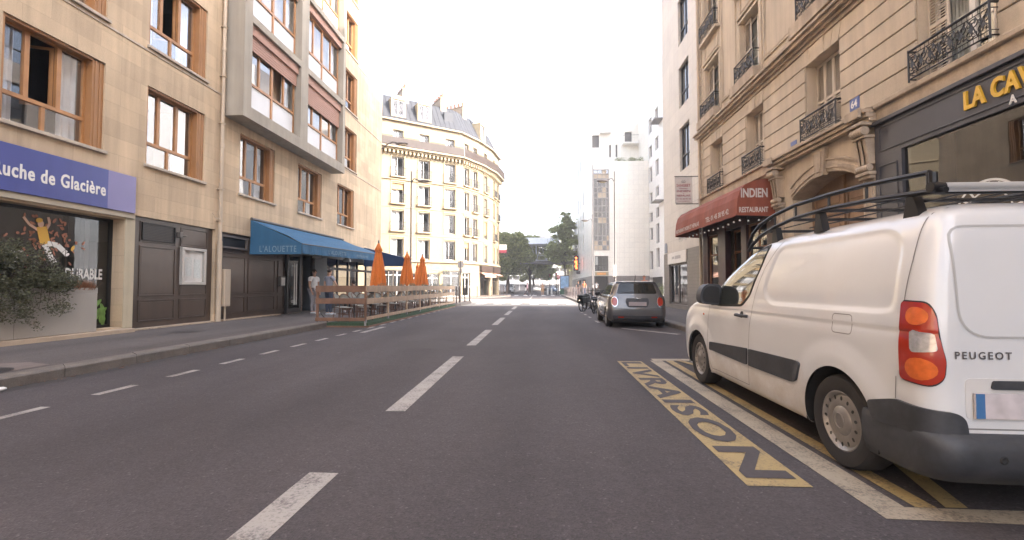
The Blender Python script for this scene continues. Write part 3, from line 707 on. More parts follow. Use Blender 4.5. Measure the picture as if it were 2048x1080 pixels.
def leaves(mb, rnd, c, r, n, s, flat=.0, shell=.35, m=0, droop=0):
    """n small leaf faces in an ellipsoid c, r"""
    for i in range(n):
        d = Vector((rnd.gauss(0, 1), rnd.gauss(0, 1), rnd.gauss(0, 1))).normalized(); k = rnd.random() ** shell
        p = Vector((c[0] + d.x*r[0]*k, c[1] + d.y*r[1]*k, c[2] + d.z*r[2]*k - droop*rnd.random()*k))
        a = Vector((rnd.gauss(0, 1), rnd.gauss(0, 1), rnd.gauss(0, .6))).normalized(); b = a.orthogonal().normalized()
        b = (b * cos(rnd.random()*3) + a.cross(b) * sin(rnd.random()*3)).normalized(); q = s * rnd.uniform(.6, 1.3)
        mb.add([p - a*q, p - b*q*.42, p + a*q, p + b*q*.42], [(0, 1, 2, 3)], m)
m_shrub = leaf_mat('shrub_leaf', (.10, .10, .052), .55); m_shrub2 = leaf_mat('rust_leaf', (.27, .12, .055), .4); m_bark = mat('bark', (.085, .06, .045), .9, var=.25, vs=6, bump=.3)
M_ = thing('shrub', (-10.1, 8.3, 1.17), 'dark green bushy shrub spilling over the front of the large planter', 'shrub')
rnd = random.Random(21); p = MB()
for i in range(95):
    y = rnd.uniform(6.6, 8.85); t = min(1, max(0, (9.0-y)/1.2)); z = 1.22 + rnd.random() * (.72 * t + .06)
    x = -10.05 + rnd.uniform(-.12, .38); leaves(p, rnd, (x, y, z), (.24, .26, .17), 120, .030)
for i in range(34):
    y = rnd.uniform(6.6, 8.9); z = rnd.uniform(.66, 1.25); leaves(p, rnd, (-9.72 + rnd.uniform(-.1, .12), y, z), (.14, .2, .16), 80, .028)
for i in range(7):
    y = 8.05 + i*.03; leaves(p, rnd, (-9.78, 7.9 + i*.06, .95 - i*.085), (.08, .10, .07), 45, .018)
for i in range(34):
    y = rnd.uniform(7.0, 8.8); leaves(p, rnd, (-10.05, y, 1.85 + rnd.uniform(-.15, .22)*(1 if y < 8.6 else -1)), (.12, .15, .16), 45, .028)
p.build('foliage', m_shrub, M_)
p = MB()
for i in range(26):
    y = rnd.uniform(6.8, 9.0); p.tube([(-10.1, y, 1.15), (-10.0 + rnd.uniform(-.1, .2), y + rnd.uniform(-.25, .25), 1.6), (-10.0 + rnd.uniform(-.1, .3), y + rnd.uniform(-.4, .4), rnd.uniform(1.8, 2.3))], [.01, .007, .003], 5)
for i in range(8):
    y = rnd.uniform(7.2, 8.8); p.tube([(-10.05, y, 1.2), (-9.85, y+.05, 1.25), (-9.75, y+rnd.uniform(-.1, .1), .8)], [.008, .006, .003], 5)
p.build('stem', m_bark, M_)
M_ = thing('grass_tuft', (-10.1, 9.3, 1.17), 'rust coloured dry grasses at the right end of the large planter', 'plant')
p = MB()
for i in range(900):
    y = rnd.uniform(9.05, 9.53); x = rnd.uniform(-10.25, -9.95); h = rnd.uniform(.04, .22); dx, dy = rnd.gauss(.02, .07), rnd.gauss(0, .06)
    p.add([(x, y, 1.15), (x+.012, y+.012, 1.15), (x+dx, y+dy, 1.2+h)], [(0, 1, 2)])
p.build('blades', m_shrub2, M_)
# ---- blue restaurant awning
m_awn = mat('blue_awning', (.026, .105, .20), .75, var=.06, vs=2, streak=.06)
M_ = thing('awning', (-10.0, 19.5, 2.4), 'long bright blue canvas awning with folded side panel over the restaurant front', 'awning')
ya, yb = 15.1, 22.5
def zfr(y): return 2.74 + (y-15.1)*.0215
p = MB(); n = 10; xf = -8.2
for i in range(n):
    a = ya + (yb-ya)*i/n; b = ya + (yb-ya)*(i+1)/n; sag = .02
    pts = [(-10.06, 3.58), (-9.4, 3.30), (-8.7, 3.02)]
    def col(y):
        zf = zfr(y); return [(-10.06, y, 3.58+(y-15.1)*.005), (-9.4, y, 3.58-.66/2.09*(3.58-zf)-sag), (-8.7, y, 3.58-1.36/2.09*(3.58-zf)-sag), (xf, y, zf)]
    A, B = col(a), col(b)
    for k in range(3): p.quad(A[k], B[k], B[k+1], A[k+1])
p.build('canopy', m_awn, M_)
p = MB(); n = 60
for i in range(n):
    a = ya + (yb-ya)*i/n; b = ya + (yb-ya)*(i+1)/n
    za, zb = zfr(a), zfr(b); wa, wb = .02*sin(i*1.1), .02*sin((i+1)*1.1)
    p.quad((xf, a, za), (xf, b, zb), (xf+.02+wb, b, zb-.34-.015*abs(sin((i+1)*.9))), (xf+.02+wa, a, za-.34-.015*abs(sin(i*.9))))
p.build('valance', m_awn, M_)
p = MB(); p.add([(-10.06, ya-.004, 3.58), (xf, ya-.004, 2.74), (xf, ya-.004, 2.70), (-10.06, ya-.004, 2.70)], [(0, 1, 2, 3)])
p.quad((-10.06, ya-.012, 2.72), (xf, ya-.012, 2.72), (xf, ya-.03, 2.37), (-10.06, ya-.03, 2.37)); p.build('side_panel', m_awn, M_)
m_wt = mat('awning_letter', (.20, .28, .33), .7, var=.02)
p = MB(); add_text(p, "L'ALOUETTE", (-9.70, ya-.036, 2.45), (1, 0, .0), (0, 0, 1), width=1.32, height=.22, spacing=1.15, offset=.004)
add_text(p, "L'ALOUETTE", (xf+.045, 17.0, 2.50), (0, 1, .0215), (0, 0, 1), width=1.6, height=.17, spacing=1.15)
add_text(p, "RESTAURANT", (xf+.045, 19.7, 2.56), (0, 1, .0215), (0, 0, 1), width=1.35, height=.12, spacing=1.1)
p.build('lettering', m_wt, M_)
p = MB(); p.tube([(-10.04, ya, 3.62), (-10.04, yb, 3.66)], .05, 8); p.tube([(xf, ya, 2.73), (xf, yb, zfr(yb)-.01)], .02, 6)
for y in (16.5, 19, 22): p.tube([(-10.0, y, 3.0), (-9.2, y+.4, 2.85), (-8.23, y, zfr(y)-.03)], .018, 6)
p.build('arm', m_grey, M_, smooth=True)
M_ = thing('awning', (-9, 26.6, 2.4), 'short navy blue awning at the far corner of the restaurant behind the orange parasols', 'awning')
m_navy = mat('navy_awning', (.012, .035, .095), .75, var=.05)
yc, yd, xg = 25.3, 26.0, -7.62
p = MB(); p.quad((-10.06, yc, 3.48), (-10.06, yd, 3.5), (xg, yd, 2.88), (xg, yc, 2.86)); p.build('canopy', m_navy, M_)
p = MB(); p.quad((xg, yc, 2.86), (xg, yd, 2.88), (xg+.01, yd, 2.42), (xg+.01, yc, 2.40)); p.build('valance', m_navy, M_)
p = MB(); p.add([(-10.06, yc-.004, 3.48), (xg, yc-.004, 2.86), (xg, yc-.004, 2.40), (-10.06, yc-.004, 2.40)], [(0, 1, 2, 3)]); p.build('side_panel', m_navy, M_)
# ---- dome lamps under the awning
for i, (y, lb) in enumerate(((18.9, 'white dome lamp hanging under the blue awning, nearer of two'), (22.0, 'white dome lamp hanging under the blue awning, farther of two'))):
    M_ = thing('dome_lamp', (-9.6, y, 2.4), lb, 'lamp', 'dome lamps under the awning')
    p = MB(); p.lathe([(.02, 2.72), (.06, 2.70), (.15, 2.62), (.19, 2.5), (.19, 2.48)], (-9.6, y, 0), 14, cap=False); p.build('lamp_shade', m_white, M_, smooth=True)
    p = MB(); p.tube([(-9.6, y, 2.7), (-9.6, y, 3.2)], .01, 5); p.build('rod', m_black, M_)
# ---- wall lamp at the corner of the left building
M_ = thing('wall_street_lamp', (-10.08, 28.0, 10.2), 'grey street lamp on a curved arm fixed high on the corner of the beige building', 'street lamp')
p = MB(); p.tube([(-10.05, 28.0, 10.05), (-9.7, 28.0, 10.35), (-9.35, 28.0, 10.5), (-9.0, 28.0, 10.45)], .05, 8); p.build('arm', m_grey, M_, smooth=True)
p = MB(); p.sphere((-8.75, 28.0, 10.38), .42, .16, .1, 14, 8); p.build('lamp_head', m_grey, M_, smooth=True)
p = MB(); p.sphere((-8.68, 28.0, 10.31), .28, .13, .1, 12, 6); p.build('lens', mat('lamp_lens', (.5, .42, .3), .2), M_, smooth=True)
# ================================================================== RIGHT CUT-STONE BUILDING (x = 6.9)
RB = thing('stone_building', (6.9, 6, 0), 'old cut stone apartment building with iron balconies, shutters and an arched doorway', 'building')
YA, YB, ZTR = -14.0, 19.45, 24.5
c1 = [(-3.2, -1.9), (.1, 1.4), (3.45, 4.75), (7.05, 8.45), (10.56, 11.86), (14.06, 15.2), (17.12, 18.28)]
c2 = [(-3.2, -1.9), (.1, 1.4), (3.45, 4.75), (7.05, 8.45), (10.56, 11.86), (14.25, 15.55), (17.38, 18.8)]
r1 = (4.93, 6.90); r2 = [(8.1, 10.2), (11.35, 13.5), (14.6, 16.7)]
DOOR = (9.95, 12.6, .15, 3.98); CAVE = (-6, 9.5, .15, 4.56); INDI = (13.6, 19.35, .15, 4.5)
ops = [(a, b, *r1, .36) for a, b in c1] + [(a, b, c, d, .34) for a, b in c2 for c, d in r2] + [(*DOOR, .55), (*CAVE, .12), (*INDI, .5)]
w = MB(); holes(w, FR, YA, YB, 0, ZTR, ops)
w.quad((6.9, YB, 0), (20, YB, 0), (20, YB, ZTR), (6.9, YB, ZTR)); w.quad((6.9, YA, 0), (20, YA, 0), (20, YA, ZTR), (6.9, YA, ZTR)); w.quad((6.9, YA, ZTR), (20, YA, ZTR), (20, YB, ZTR), (6.9, YB, ZTR)); w.quad((20, YA, 0), (20, YB, 0), (20, YB, ZTR), (20, YA, ZTR))
w.build('wall', m_stoneR, RB)
core = MB(); core.box(8.9, 19, YA+.4, YB-.4, 4.7, ZTR-.4); core.box(7.6, 19, 9.6, 13.4, .16, 4.6); core.box(9.6, 19, YA+.4, 9.5, .16, 4.6); core.box(9.4, 19, 13.5, YB-.4, .16, 4.6)
for zc in (4.58, 7.5, 10.7, 14.0): fbox(core, FR, YA+.5, YB-.5, .4, 2.1, zc, zc+.12)
for yc in (-4.5, 2.4, 6.1, 9.53, 12.9, 16.2): fbox(core, FR, yc, yc+.1, .37, 2.1, .2, ZTR-.5)
core.build('interior', m_dark, RB)
# first-floor rusticated courses, 30 mm proud
co = MB(); piers = []; prev = YA
for a, b in c1: piers.append((prev, a)); prev = b
piers.append((prev, YB-.35)); nz = 6; h = (7.30-4.95)/nz
for (a, b) in piers:
    if b < 0: continue
    for k in range(nz):
        z = 4.95 + k*h; inset = .0 if k < 5 else -.0
        fbox(co, FR, a + (.02 if a > YA else 0), b-.02, -.035, -.002, z+.014, z+h-.014, 0, .010)
for a, b in c1:
    if b < 2: continue
    k = 5; wd = (b-a)/k; cm = (a+b)/2
    for i in range(k):
        u0, u1 = a + i*wd, a + (i+1)*wd; s0, s1 = (u0-cm)*.22, (u1-cm)*.22
        pr_ = [(u0+.008, 6.905), (u1-.008, 6.905), (u1+s1-.008, 7.29), (u0+s0+.008, 7.29)]
        co.prism(pr_, lambda q, r, d: FR(q, d, r), -.045 if i != 2 else -.06, -.002)
for k in range(10): fbox(co, FR, YB-.33, YB, -.05, -.002, 4.95+k*.235+.008, 4.95+(k+1)*.235-.008, 0, .008)
co.build('rusticated_courses', m_stoneR, RB)
# cornice over the first floor, stepped
cn = MB()
for (d, z0, z1) in ((-.06, 7.32, 7.42), (-.13, 7.421, 7.50), (-.24, 7.501, 7.60), (-.31, 7.601, 7.66), (-.27, 7.661, 7.72), (-.10, 7.721, 7.84)): fbox(cn, FR, 5, YB+.08, d, -.001, z0, z1)
for (a, b) in c2[3:]:
    fbox(cn, FR, a-.22, b+.22, -.32, -.10, 7.725, 8.06, 0, .01)
cn.build('cornice', m_stoneRd, RB)
# upper floor surrounds, panels and spandrels
tr = MB()
for (a, b) in c2[3:]:
    for (z0, z1) in r2[:2]:
        for (x0, x1, q0, q1, d) in ((a-.20, a-.10, z0-.2, z1+.16, -.05), (a-.095, a-.012, z0-.2, z1+.10, -.03), (b+.012, b+.095, z0-.2, z1+.10, -.03), (b+.10, b+.20, z0-.2, z1+.16, -.05)): fbox(tr, FR, x0, x1, d, -.001, q0, q1, 0, .006)
        fbox(tr, FR, a-.094, b+.094, -.05, -.001, z1+.012, z1+.10, 0, .006); fbox(tr, FR, a-.099, b+.099, -.09, -.001, z1+.16, z1+.24, 0, .006)
        # spandrel panel below next sill
        zz0, zz1 = z1+.36, z1+.92
        for (x0, x1, q0, q1) in ((a+.02, b-.02, zz0, zz0+.04), (a+.02, b-.02, zz1-.04, zz1), (a+.02, a+.06, zz0+.04, zz1-.04), (b-.06, b-.02, zz0+.04, zz1-.04)): fbox(tr, FR, x0, x1, -.03, -.001, q0, q1, 0, .005)
        fbox(tr, FR, a-.16, b+.16, -.20, -.001, z1+.97, z1+1.08, 0, .008)
def ring(x0, x1, q0, q1, t, d): 
    for (p, q, r, s_) in ((x0, x1, q0, q0+t), (x0, x1, q1-t, q1), (x0, x0+t, q0+t, q1-t), (x1-t, x1, q0+t, q1-t)): fbox(tr, FR, p, q, d, -.001, r, s_, 0, .006)
for (a, b) in ((8.75, 10.25), (12.2, 13.95), (15.85, 17.1)):
    for (q0, q1) in ((8.15, 14.4),):
        ring(a, b, q0, q1, .06, -.045); ring(a+.1, b-.1, q0+.1, q1-.1, .03, -.02)
for k in range(22): fbox(tr, FR, YB-.30, YB-.02, -.04, -.001, 7.9+k*.3+.01, 7.9+(k+1)*.3-.01, 0, .01)
tr.build('mouldings', m_stoneR, RB)
# windows: casements, louvred shutters
def louvre(P, fr, leaves_, z0, z1, d, m=m_cream, name='shutter'):
    s = MB()
    for (a, b) in leaves_:
        fbox(s, fr, a, a+.035, d, d+.03, z0, z1); fbox(s, fr, b-.035, b, d, d+.03, z0, z1)
        n = int((z1-z0-.16)/.052)
        for zz in (z0, z1-.07, (z0+z1)/2-.035): fbox(s, fr, a+.035, b-.035, d+.001, d+.029, zz, zz+.07)
        for k in range(n):
            zz = z0 + .09 + k*.052
            if abs(zz - (z0+z1)/2) < .05 or zz > z1-.1: continue
            u = [fr(a+.035, d+.002, zz), fr(b-.035, d+.002, zz), fr(b-.035, d+.026, zz+.03), fr(a+.035, d+.026, zz+.03)]
            u2 = [v + Vector((0, 0, .007)) for v in u]
            s.add(u + u2, [(0, 1, 2, 3), (4, 5, 6, 7), (0, 1, 5, 4), (2, 3, 7, 6)])
    return s.build(name, m, P)
def casement(P, fr, a, b, z0, z1, D, m=m_white, tall=True, gm=None):
    f = MB(); mid = (a+b)/2
    grid_frame(f, fr, a, b, z0, z1, D, .055, .05, us=(), zs=())
    fbox(f, fr, mid-.05, mid+.05, D-.01, D+.05, z0+.055, z1-.055)
    for zz in (z0+(z1-z0)*.36, z0+(z1-z0)*.68): fbox(f, fr, a+.055, mid-.05, D+.002, D+.04, zz-.015, zz+.015); fbox(f, fr, mid+.05, b-.055, D+.002, D+.04, zz-.015, zz+.015)
    fo = f.build('window', m, P); g = MB(); pane(g, fr, a+.05, mid-.05, z0+.05, z1-.05, D+.03); pane(g, fr, mid+.05, b-.05, z0+.05, z1-.05, D+.03); g.build('glass_pane', gm or m_glass, fo)
    c = MB(); n = 24
    for (p, q) in ((a+.05, mid-.1), (mid+.1, b-.05)):
        c.add([fr(p+(q-p)*i/n, D+.12+.015*sin(i*2.1), zz) for i in range(n+1) for zz in (z0+.02, z1-.02)], [(2*i, 2*i+1, 2*i+3, 2*i+2) for i in range(n)])
    c.build('curtain', m_curt, fo); return fo
for i, (a, b) in enumerate(c1):
    if b < 2: continue
    if a < 9:
        casement(RB, FR, a, b, *r1, .30); q = (b-a)*.30
        louvre(RB, FR, [(b-q, b-.01)], r1[0]+.03, r1[1]-.02, .16); louvre(RB, FR, [(a+.03, a+.2)], r1[0]+.03, r1[1]-.02, .14)
    else:
        k = 4; wd = (b-a)/k; louvre(RB, FR, [(a+j*wd+.004, a+(j+1)*wd-.004) for j in range(k)], r1[0]+.02, r1[1]-.01, .25)
        bk = MB(); fbox(bk, FR, a, b, .33, .36, *r1); bk.build('window', m_dark, RB)
for (a, b) in c2[2:]:
    for j, (z0, z1) in enumerate(r2[:2]):
        casement(RB, FR, a, b, z0, z1, .29); q = (b-a)*.36
        louvre(RB, FR, [(b-q, b-.01)], z0+.03, z1-.02, .14)
        if j == 1 or a < 9: louvre(RB, FR, [(a+.01, a+q)], z0+.03, z1-.02, .14)
# iron balcony rails with scrollwork
def scroll(mb, fr, u, z, r, a0, turns, d, sgn=1, rad=.011, n=16):
    pts = []
    for i in range(n+1):
        t = i/n; rr = r*(1-t*.82); a = a0 + sgn*t*turns*2*pi
        pts.append(fr(u + rr*cos(a), d, z + rr*sin(a)))
    mb.tube(pts, rad, 4, cap=False)
def balcony(P, fr, u0, u1, z0, z1, d=-.17, dense=1.):
    m = MB()
    pl_ = [(u0, -.003, u0, d), (u0, d, u1, d), (u1, d, u1, -.003)]
    for (zt, r) in ((z1, .022), (z0+.03, .014), (z1-.09, .008), (z0+.11, .008)):
        m.tube([fr(u0, -.003, zt), fr(u0, d, zt), fr(u1, d, zt), fr(u1, -.003, zt)], r, 6)
    for u in (u0, u1): m.tube([fr(u, d, z0-.02), fr(u, d, z1+.03)], .017, 6)
    L = u1-u0; zc = (z0+z1)/2; hh = z1-z0
    nb = max(3, int(L/.085))
    for k in range(nb+1):
        u = u0+L*k/nb; m.tube([fr(u, d, z1-.09), fr(u, d, z1)], .005, 4, cap=False); m.tube([fr(u, d, z0+.03), fr(u, d, z0+.11)], .005, 4, cap=False)
    ncell = max(5, round(L/.19*dense)); cw = L/ncell
    for k in range(ncell):
        u = u0 + (k+.5)*cw; s = 1 if k % 2 else -1
        m.tube([fr(u - cw*.5*s, d, z0+.11), fr(u - cw*.15*s, d, zc), fr(u + cw*.4*s, d, z1-.1)], .012, 4, cap=False)
        scroll(m, fr, u - cw*.16, zc + hh*.13, hh*.16, pi*.2, 1.3, d, s); scroll(m, fr, u + cw*.16, zc - hh*.13, hh*.16, -pi*.8, 1.3, d, s)
        scroll(m, fr, u + cw*.25, zc + hh*.14, hh*.10, pi, 1.2, d, -s, .007, 12); scroll(m, fr, u - cw*.25, zc - hh*.16, hh*.10, 0, 1.2, d, -s, .007, 12)
        lf = fr(u, d-.006, zc); m.add([fr(u-.045, d-.008, zc), fr(u, d-.012, zc-.09), fr(u+.05, d-.008, zc+.01), fr(u, d-.004, zc+.11)], [(0, 1, 2, 3)]); m.add([fr(u-cw*.5, d-.006, zc+.12), fr(u-cw*.35, d-.01, zc+.05), fr(u-cw*.2, d-.006, zc+.10), fr(u-cw*.33, d-.004, zc+.18)], [(0, 1, 2, 3)])
    return m.build('balcony_rail', m_black, P)
for i, (a, b) in enumerate(c1):
    if b > 2: balcony(RB, FR, a-.04, b+.04, 4.98, 5.52, -.16)
for (a, b) in c2[2:]:
    for (z0, z1) in r2[:2]: balcony(RB, FR, a-.02, b+.02, z0+.0, z0+.60, -.22)
# band over the ground floor, ledge and doorway
bd = MB(); fbox(bd, FR, 13.46, YB, -.09, -.036, 4.62, 4.9, 0, .006); fbox(bd, FR, 13.46, YB, -.16, -.036, 4.901, 4.95); fbox(bd, FR, -6, 9.42, -.07, -.036, 4.60, 4.82); fbox(bd, FR, -6, 9.42, -.15, -.036, 4.821, 4.93, 0, .02)
for (d, z0, z1) in ((-.20, 4.62, 4.70), (-.26, 4.701, 4.79), (-.32, 4.791, 4.87), (-.26, 4.871, 4.90)): fbox(bd, FR, 9.44, 13.42, d, -.036, z0, z1, 0, .01)
for yy in (9.47, 12.98): fbox(bd, FR, yy, yy+.42, -.40, -.321, 4.70, 4.89, 0, .012)
bd.build('ledge', m_stoneRd, RB)
dr = MB(); cu, hw = 11.275, 1.325
def az(u, sp=3.60, cr=3.97): # segmental arch height
    t = (u-cu)/hw; return sp + (cr-sp)*(1-t*t)
n = 20
for k in range(n):      # spandrel fill under the rectangular opening head
    u0, u1 = cu-hw+2*hw*k/n, cu-hw+2*hw*(k+1)/n
    dr.quad(FR(u0, .0, az(u0)), FR(u1, .0, az(u1)), FR(u1, .0, 3.981), FR(u0, .0, 3.981)); dr.quad(FR(u0, .0, az(u0)), FR(u1, .0, az(u1)), FR(u1, .5, az(u1)), FR(u0, .5, az(u0)))
    for (o0, o1, d) in ((.02, .10, -.03), (.10, .20, -.055), (.20, .30, -.04), (.30, .34, -.07)):
        e0, e1 = .0, .0
        dr.prism([(u0, az(u0)+o0), (u1, az(u1)+o0), (u1, az(u1)+o1), (u0, az(u0)+o1)], lambda q, r, dd_: FR(q, dd_, r), d, -.001)
dr.build('arch', m_stoneRd, RB)
ks = MB(); ks.prism([(cu-.16, 3.92), (cu+.16, 3.92), (cu+.24, 4.60), (cu-.24, 4.60)], lambda q, r, d: FR(q, d, r), -.11, -.001); ks.prism([(cu-.08, 4.02), (cu+.08, 4.02), (cu+.13, 4.50), (cu-.13, 4.50)], lambda q, r, d: FR(q, d, r), -.135, -.111)
ks.build('keystone', m_stoneRd, RB)
for yy in (9.5, 12.98):       # scrolled consoles on pilasters
    k = MB(); w0, w1 = yy, yy+.34
    fbox(k, FR, w0-.03, w1+.03, -.36, -.002, 4.545, 4.615, 0, .01)
    def cyl(cd, cz, r, e=.0):
        k.lathe([(.0005, w0-e), (r*.45, w0-e-.004), (r*.55, w0-e), (r*.9, w0-e), (r, w0+.012)] + [(r*(1-.07*(j % 2)), w0+.012+(.316)*j/10) for j in range(1, 10)] + [(r, w1-.012), (r*.9, w1+e), (.0005, w1+e)], (6.9+cd, 0, cz), 18, axis='y', cap=False)
    cyl(-.25, 4.44, .10, .006); cyl(-.17, 3.68, .075, .004)
    # S-shaped fluted stem, swept as flat slabs
    sp = [(-.25, 4.36), (-.23, 4.22), (-.20, 4.05), (-.18, 3.90), (-.17, 3.76)]
    for j in range(4):
        (d0, z0_), (d1, z1_) = sp[j], sp[j+1]
        for f in range(5):
            u0 = w0 + .02 + f*.0625; dd = 0 if f % 2 == 0 else .022
            k.quad(FR(u0, d0+dd, z0_), FR(u0+.0625, d0+dd, z0_), FR(u0+.0625, d1+dd, z1_), FR(u0, d1+dd, z1_))
            for uu in (u0, u0+.0625): k.quad(FR(uu, d0-.001, z0_), FR(uu, d0+.024, z0_), FR(uu, d1+.024, z1_), FR(uu, d1-.001, z1_))
        for uu in (w0+.019, w1-.007): k.quad(FR(uu, d0, z0_), FR(uu, -.001, z0_), FR(uu, -.001, z1_), FR(uu, d1, z1_))
    fbox(k, FR, w0-.012, w1+.012, -.28, -.002, 4.29, 4.335, 0, .008)
    fbox(k, FR, w0-.02, w1+.02, -.22, -.002, 3.53, 3.60, 0, .01); fbox(k, FR, w0, w1, -.17, -.002, 3.46, 3.528, 0, .008); fbox(k, FR, w0+.02, w1-.02, -.08, -.002, .15, 3.455, 0, .01)
    for (x0, x1, q0, q1) in ((.06, .28, 3.28, 3.31), (.06, .28, .9, .93), (.06, .09, .93, 3.28), (.25, .28, .93, 3.28)): fbox(k, FR, yy+x0, yy+x1, -.10, -.081, q0, q1)
    k.build('console', m_stoneRd, RB)
m_door = mat('door_tan', (.27, .17, .10), .5, var=.1, vs=3, streak=.15)
d_ = MB()
fbox(d_, FR, 9.95, 12.6, .50, .54, .15, 3.97)
for (a, b) in ((10.1, 11.2), (11.35, 12.45)):
    for (c, e) in ((.35, 1.2), (1.35, 3.1), (3.2, 3.62)):
        for (x0, x1, q0, q1) in ((a, b, c, c+.05), (a, b, e-.05, e), (a, a+.05, c+.05, e-.05), (b-.05, b, c+.05, e-.05)): fbox(d_, FR, x0, x1, .465, .499, q0, q1, 0, .008)
        fbox(d_, FR, a+.12, b-.12, .475, .499, c+.12, e-.12, 0, .01)
fbox(d_, FR, 11.24, 11.31, .44, .499, .15, 3.95)
d_.build('entrance_door', m_door, RB)
# wine-shop front
m_cv = mat('slate_shopfront', (.058, .058, .068), .35, var=.05, vs=2, streak=.06)
cv = MB()
fbox(cv, FR, -6, 9.5, -.06, .11, 3.86, 4.56); fbox(cv, FR, -6, 9.52, -.13, -.061, 4.50, 4.58, 0, .01)
fbox(cv, FR, 8.84, 9.5, -.06, .11, .16, 3.859); fbox(cv, FR, -6, 8.84, -.05, .11, .16, .75)
for yy in (4.9, 1.0): fbox(cv, FR, yy, yy+.12, -.05, .10, .75, 3.86)
for (a, b, c, e) in ((3.0, 9.38, 3.94, 4.44), (8.94, 9.4, 2.3, 3.66), (8.94, 9.4, .4, 2.15)):
    for (x0, x1, q0, q1) in ((a, b, c, c+.025), (a, b, e-.025, e), (a, a+.025, c+.025, e-.025), (b-.025, b, c+.025, e-.025)): fbox(cv, FR, x0, x1, -.078, -.061, q0, q1, 0, .004)
cvo = cv.build('wine_shopfront', m_cv, RB)
g = MB(); pane(g, FR, 1.12, 4.9, .75, 3.86, .0); pane(g, FR, 5.02, 8.84, .75, 3.86, .0); g.build('glass_pane', glass_mat('wine_shop_glass', (.35, .33, .30), 1.85), cvo)
it = MB(); fbox(it, FR, 1, 9.4, 1.4, 1.45, .2, 4.4)
for k in range(5): fbox(it, FR, 1.2, 8.6, 1.1, 1.38, .5+k*.55, .53+k*.55)
it.build('wine_shelves', m_door, cvo)
L_ = thing('wine_shop_lettering', (6.84, 7.2, 4.04), 'raised yellow letters LA CAVE on the dark shopfront board at right', 'lettering')
t = MB(); add_text(t, 'LA CAVE', (6.822, 7.54, 4.06), (0, -1, 0), (0, 0, 1), width=1.16, height=.31, offset=.035, extrude=.018, spacing=1.08)
t.build('letters', mat('letter_yellow', (.66, .40, .03), .4, var=.02), L_)
t = MB(); add_text(t, 'A', (6.82, 6.86, 3.885), (0, -1, 0), (0, 0, 1), width=.10, height=.13, offset=.02, extrude=.008); t.build('small_letter', m_white, L_)
L_ = thing('window_emblem', (6.89, 7.35, 2.5), 'white line emblem with a circle stuck on the wine shop glass above the van roof', 'emblem')
t = MB(); cxx, czz = 7.3, 2.35
def ring2(r, wd, a0=0, a1=2*pi, n=40):
    for k in range(n):
        t0, t1 = a0+(a1-a0)*k/n, a0+(a1-a0)*(k+1)/n
        t.quad(*[FR(cxx + rr*cos(tt), -.006, czz + rr*sin(tt)) for rr, tt in ((r, t0), (r, t1), (r+wd, t1), (r+wd, t0))])
ring2(.52, .035, 0, pi); ring2(.36, .025, .1, pi-.1)
for k in range(9):
    a = .25 + k*.33
    t.quad(*[FR(cxx + rr*cos(tt), -.007, czz + rr*sin(tt)) for rr, tt in ((.38, a), (.51, a), (.51, a+.08), (.38, a+.08))])
t.build('emblem_lines', m_white, L_)
# restaurant front under the red awning
m_rw = mat('oxblood_wood', (.045, .013, .012), .4, var=.1, vs=3); m_ow = mat('orange_wood', (.24, .10, .035), .5, var=.1)
rf = MB()
for (a, b) in ((13.6, 14.0), (15.35, 15.75), (17.05, 17.75), (18.8, 19.35)): fbox(rf, FR, a, b, -.02, .2, .16, 3.6, 0, .01)
fbox(rf, FR, 13.6, 19.35, .0, .2, 3.3, 4.5)
for (a, b) in ((14.0, 15.35), (17.75, 18.8)): fbox(rf, FR, a, b, .02, .16, .16, .8)
rfo = rf.build('restaurant_front', m_rw, RB)
wf = MB(); grid_frame(wf, FR, 14.01, 15.34, .81, 3.29, .06, .06, .05, us=(14.67,), zs=(2.5,)); grid_frame(wf, FR, 17.76, 18.79, .81, 3.29, .06, .06, .05, us=(), zs=(2.5,)); grid_frame(wf, FR, 15.76, 17.04, .17, 3.29, .3, .07, .05, us=(16.4,), zs=(2.5,))
wfo = wf.build('window', m_ow, rfo); g = MB(); pane(g, FR, 14.07, 15.28, .87, 3.23, .09); pane(g, FR, 17.82, 18.73, .87, 3.23, .09); pane(g, FR, 15.83, 16.97, .24, 3.23, .33); g.build('glass_pane', m_glass, wfo)
fr_ = MB(); fbox(fr_, FR, 15.9, 16.3, -.12, -.021, .17, .9); fr_.build('menu_board', m_ow, rfo)
# red awning
m_red = mat('red_awning', (.25, .066, .034), .75, var=.08, vs=2, streak=.10)
m_redt = mat('awning_white_letter', (.55, .50, .46), .7, var=.03)
A_ = thing('awning', (6.8, 16.5, 3.3), 'brick red rounded canvas awning with white lettering over the restaurant front', 'awning')
prof = [(6.88, 4.42), (6.6, 4.41), (6.3, 4.36), (6.05, 4.25), (5.90, 4.08), (5.83, 3.85), (5.80, 3.6), (5.79, 3.34)]
y0, y1 = 13.5, 19.45; p = MB(); n = 30
for i in range(n):
    for k in range(len(prof)-1):
        def q(ii, kk):
            y = y0 + (y1-y0)*ii/n; x, z = prof[kk]; s = .018*sin(ii*2*pi/7.5)*min(kk, 7-kk+1)/3
            z2 = z - (.02*abs(sin(ii*.8)) if kk == len(prof)-1 else 0)
            return (x - s, y, z2 + (y-y0)*.008)
        p.quad(q(i, k), q(i+1, k), q(i+1, k+1), q(i, k+1))
p.build('canopy', m_red, A_, smooth=50)
for (yy, nm) in ((y0, 'side_panel'), (y1, 'side_panel')):
    p = MB(); p.add([(x, yy, z) for x, z in prof] + [(6.88, yy, 3.30)], [list(range(len(prof)+1))]); p.build(nm, m_red, A_)
p = MB(); add_text(p, 'INDIEN', (5.92, y0-.006, 3.86), (1, 0, 0), (0, 0, 1), width=.76, height=.27, offset=.03, spacing=1.0)
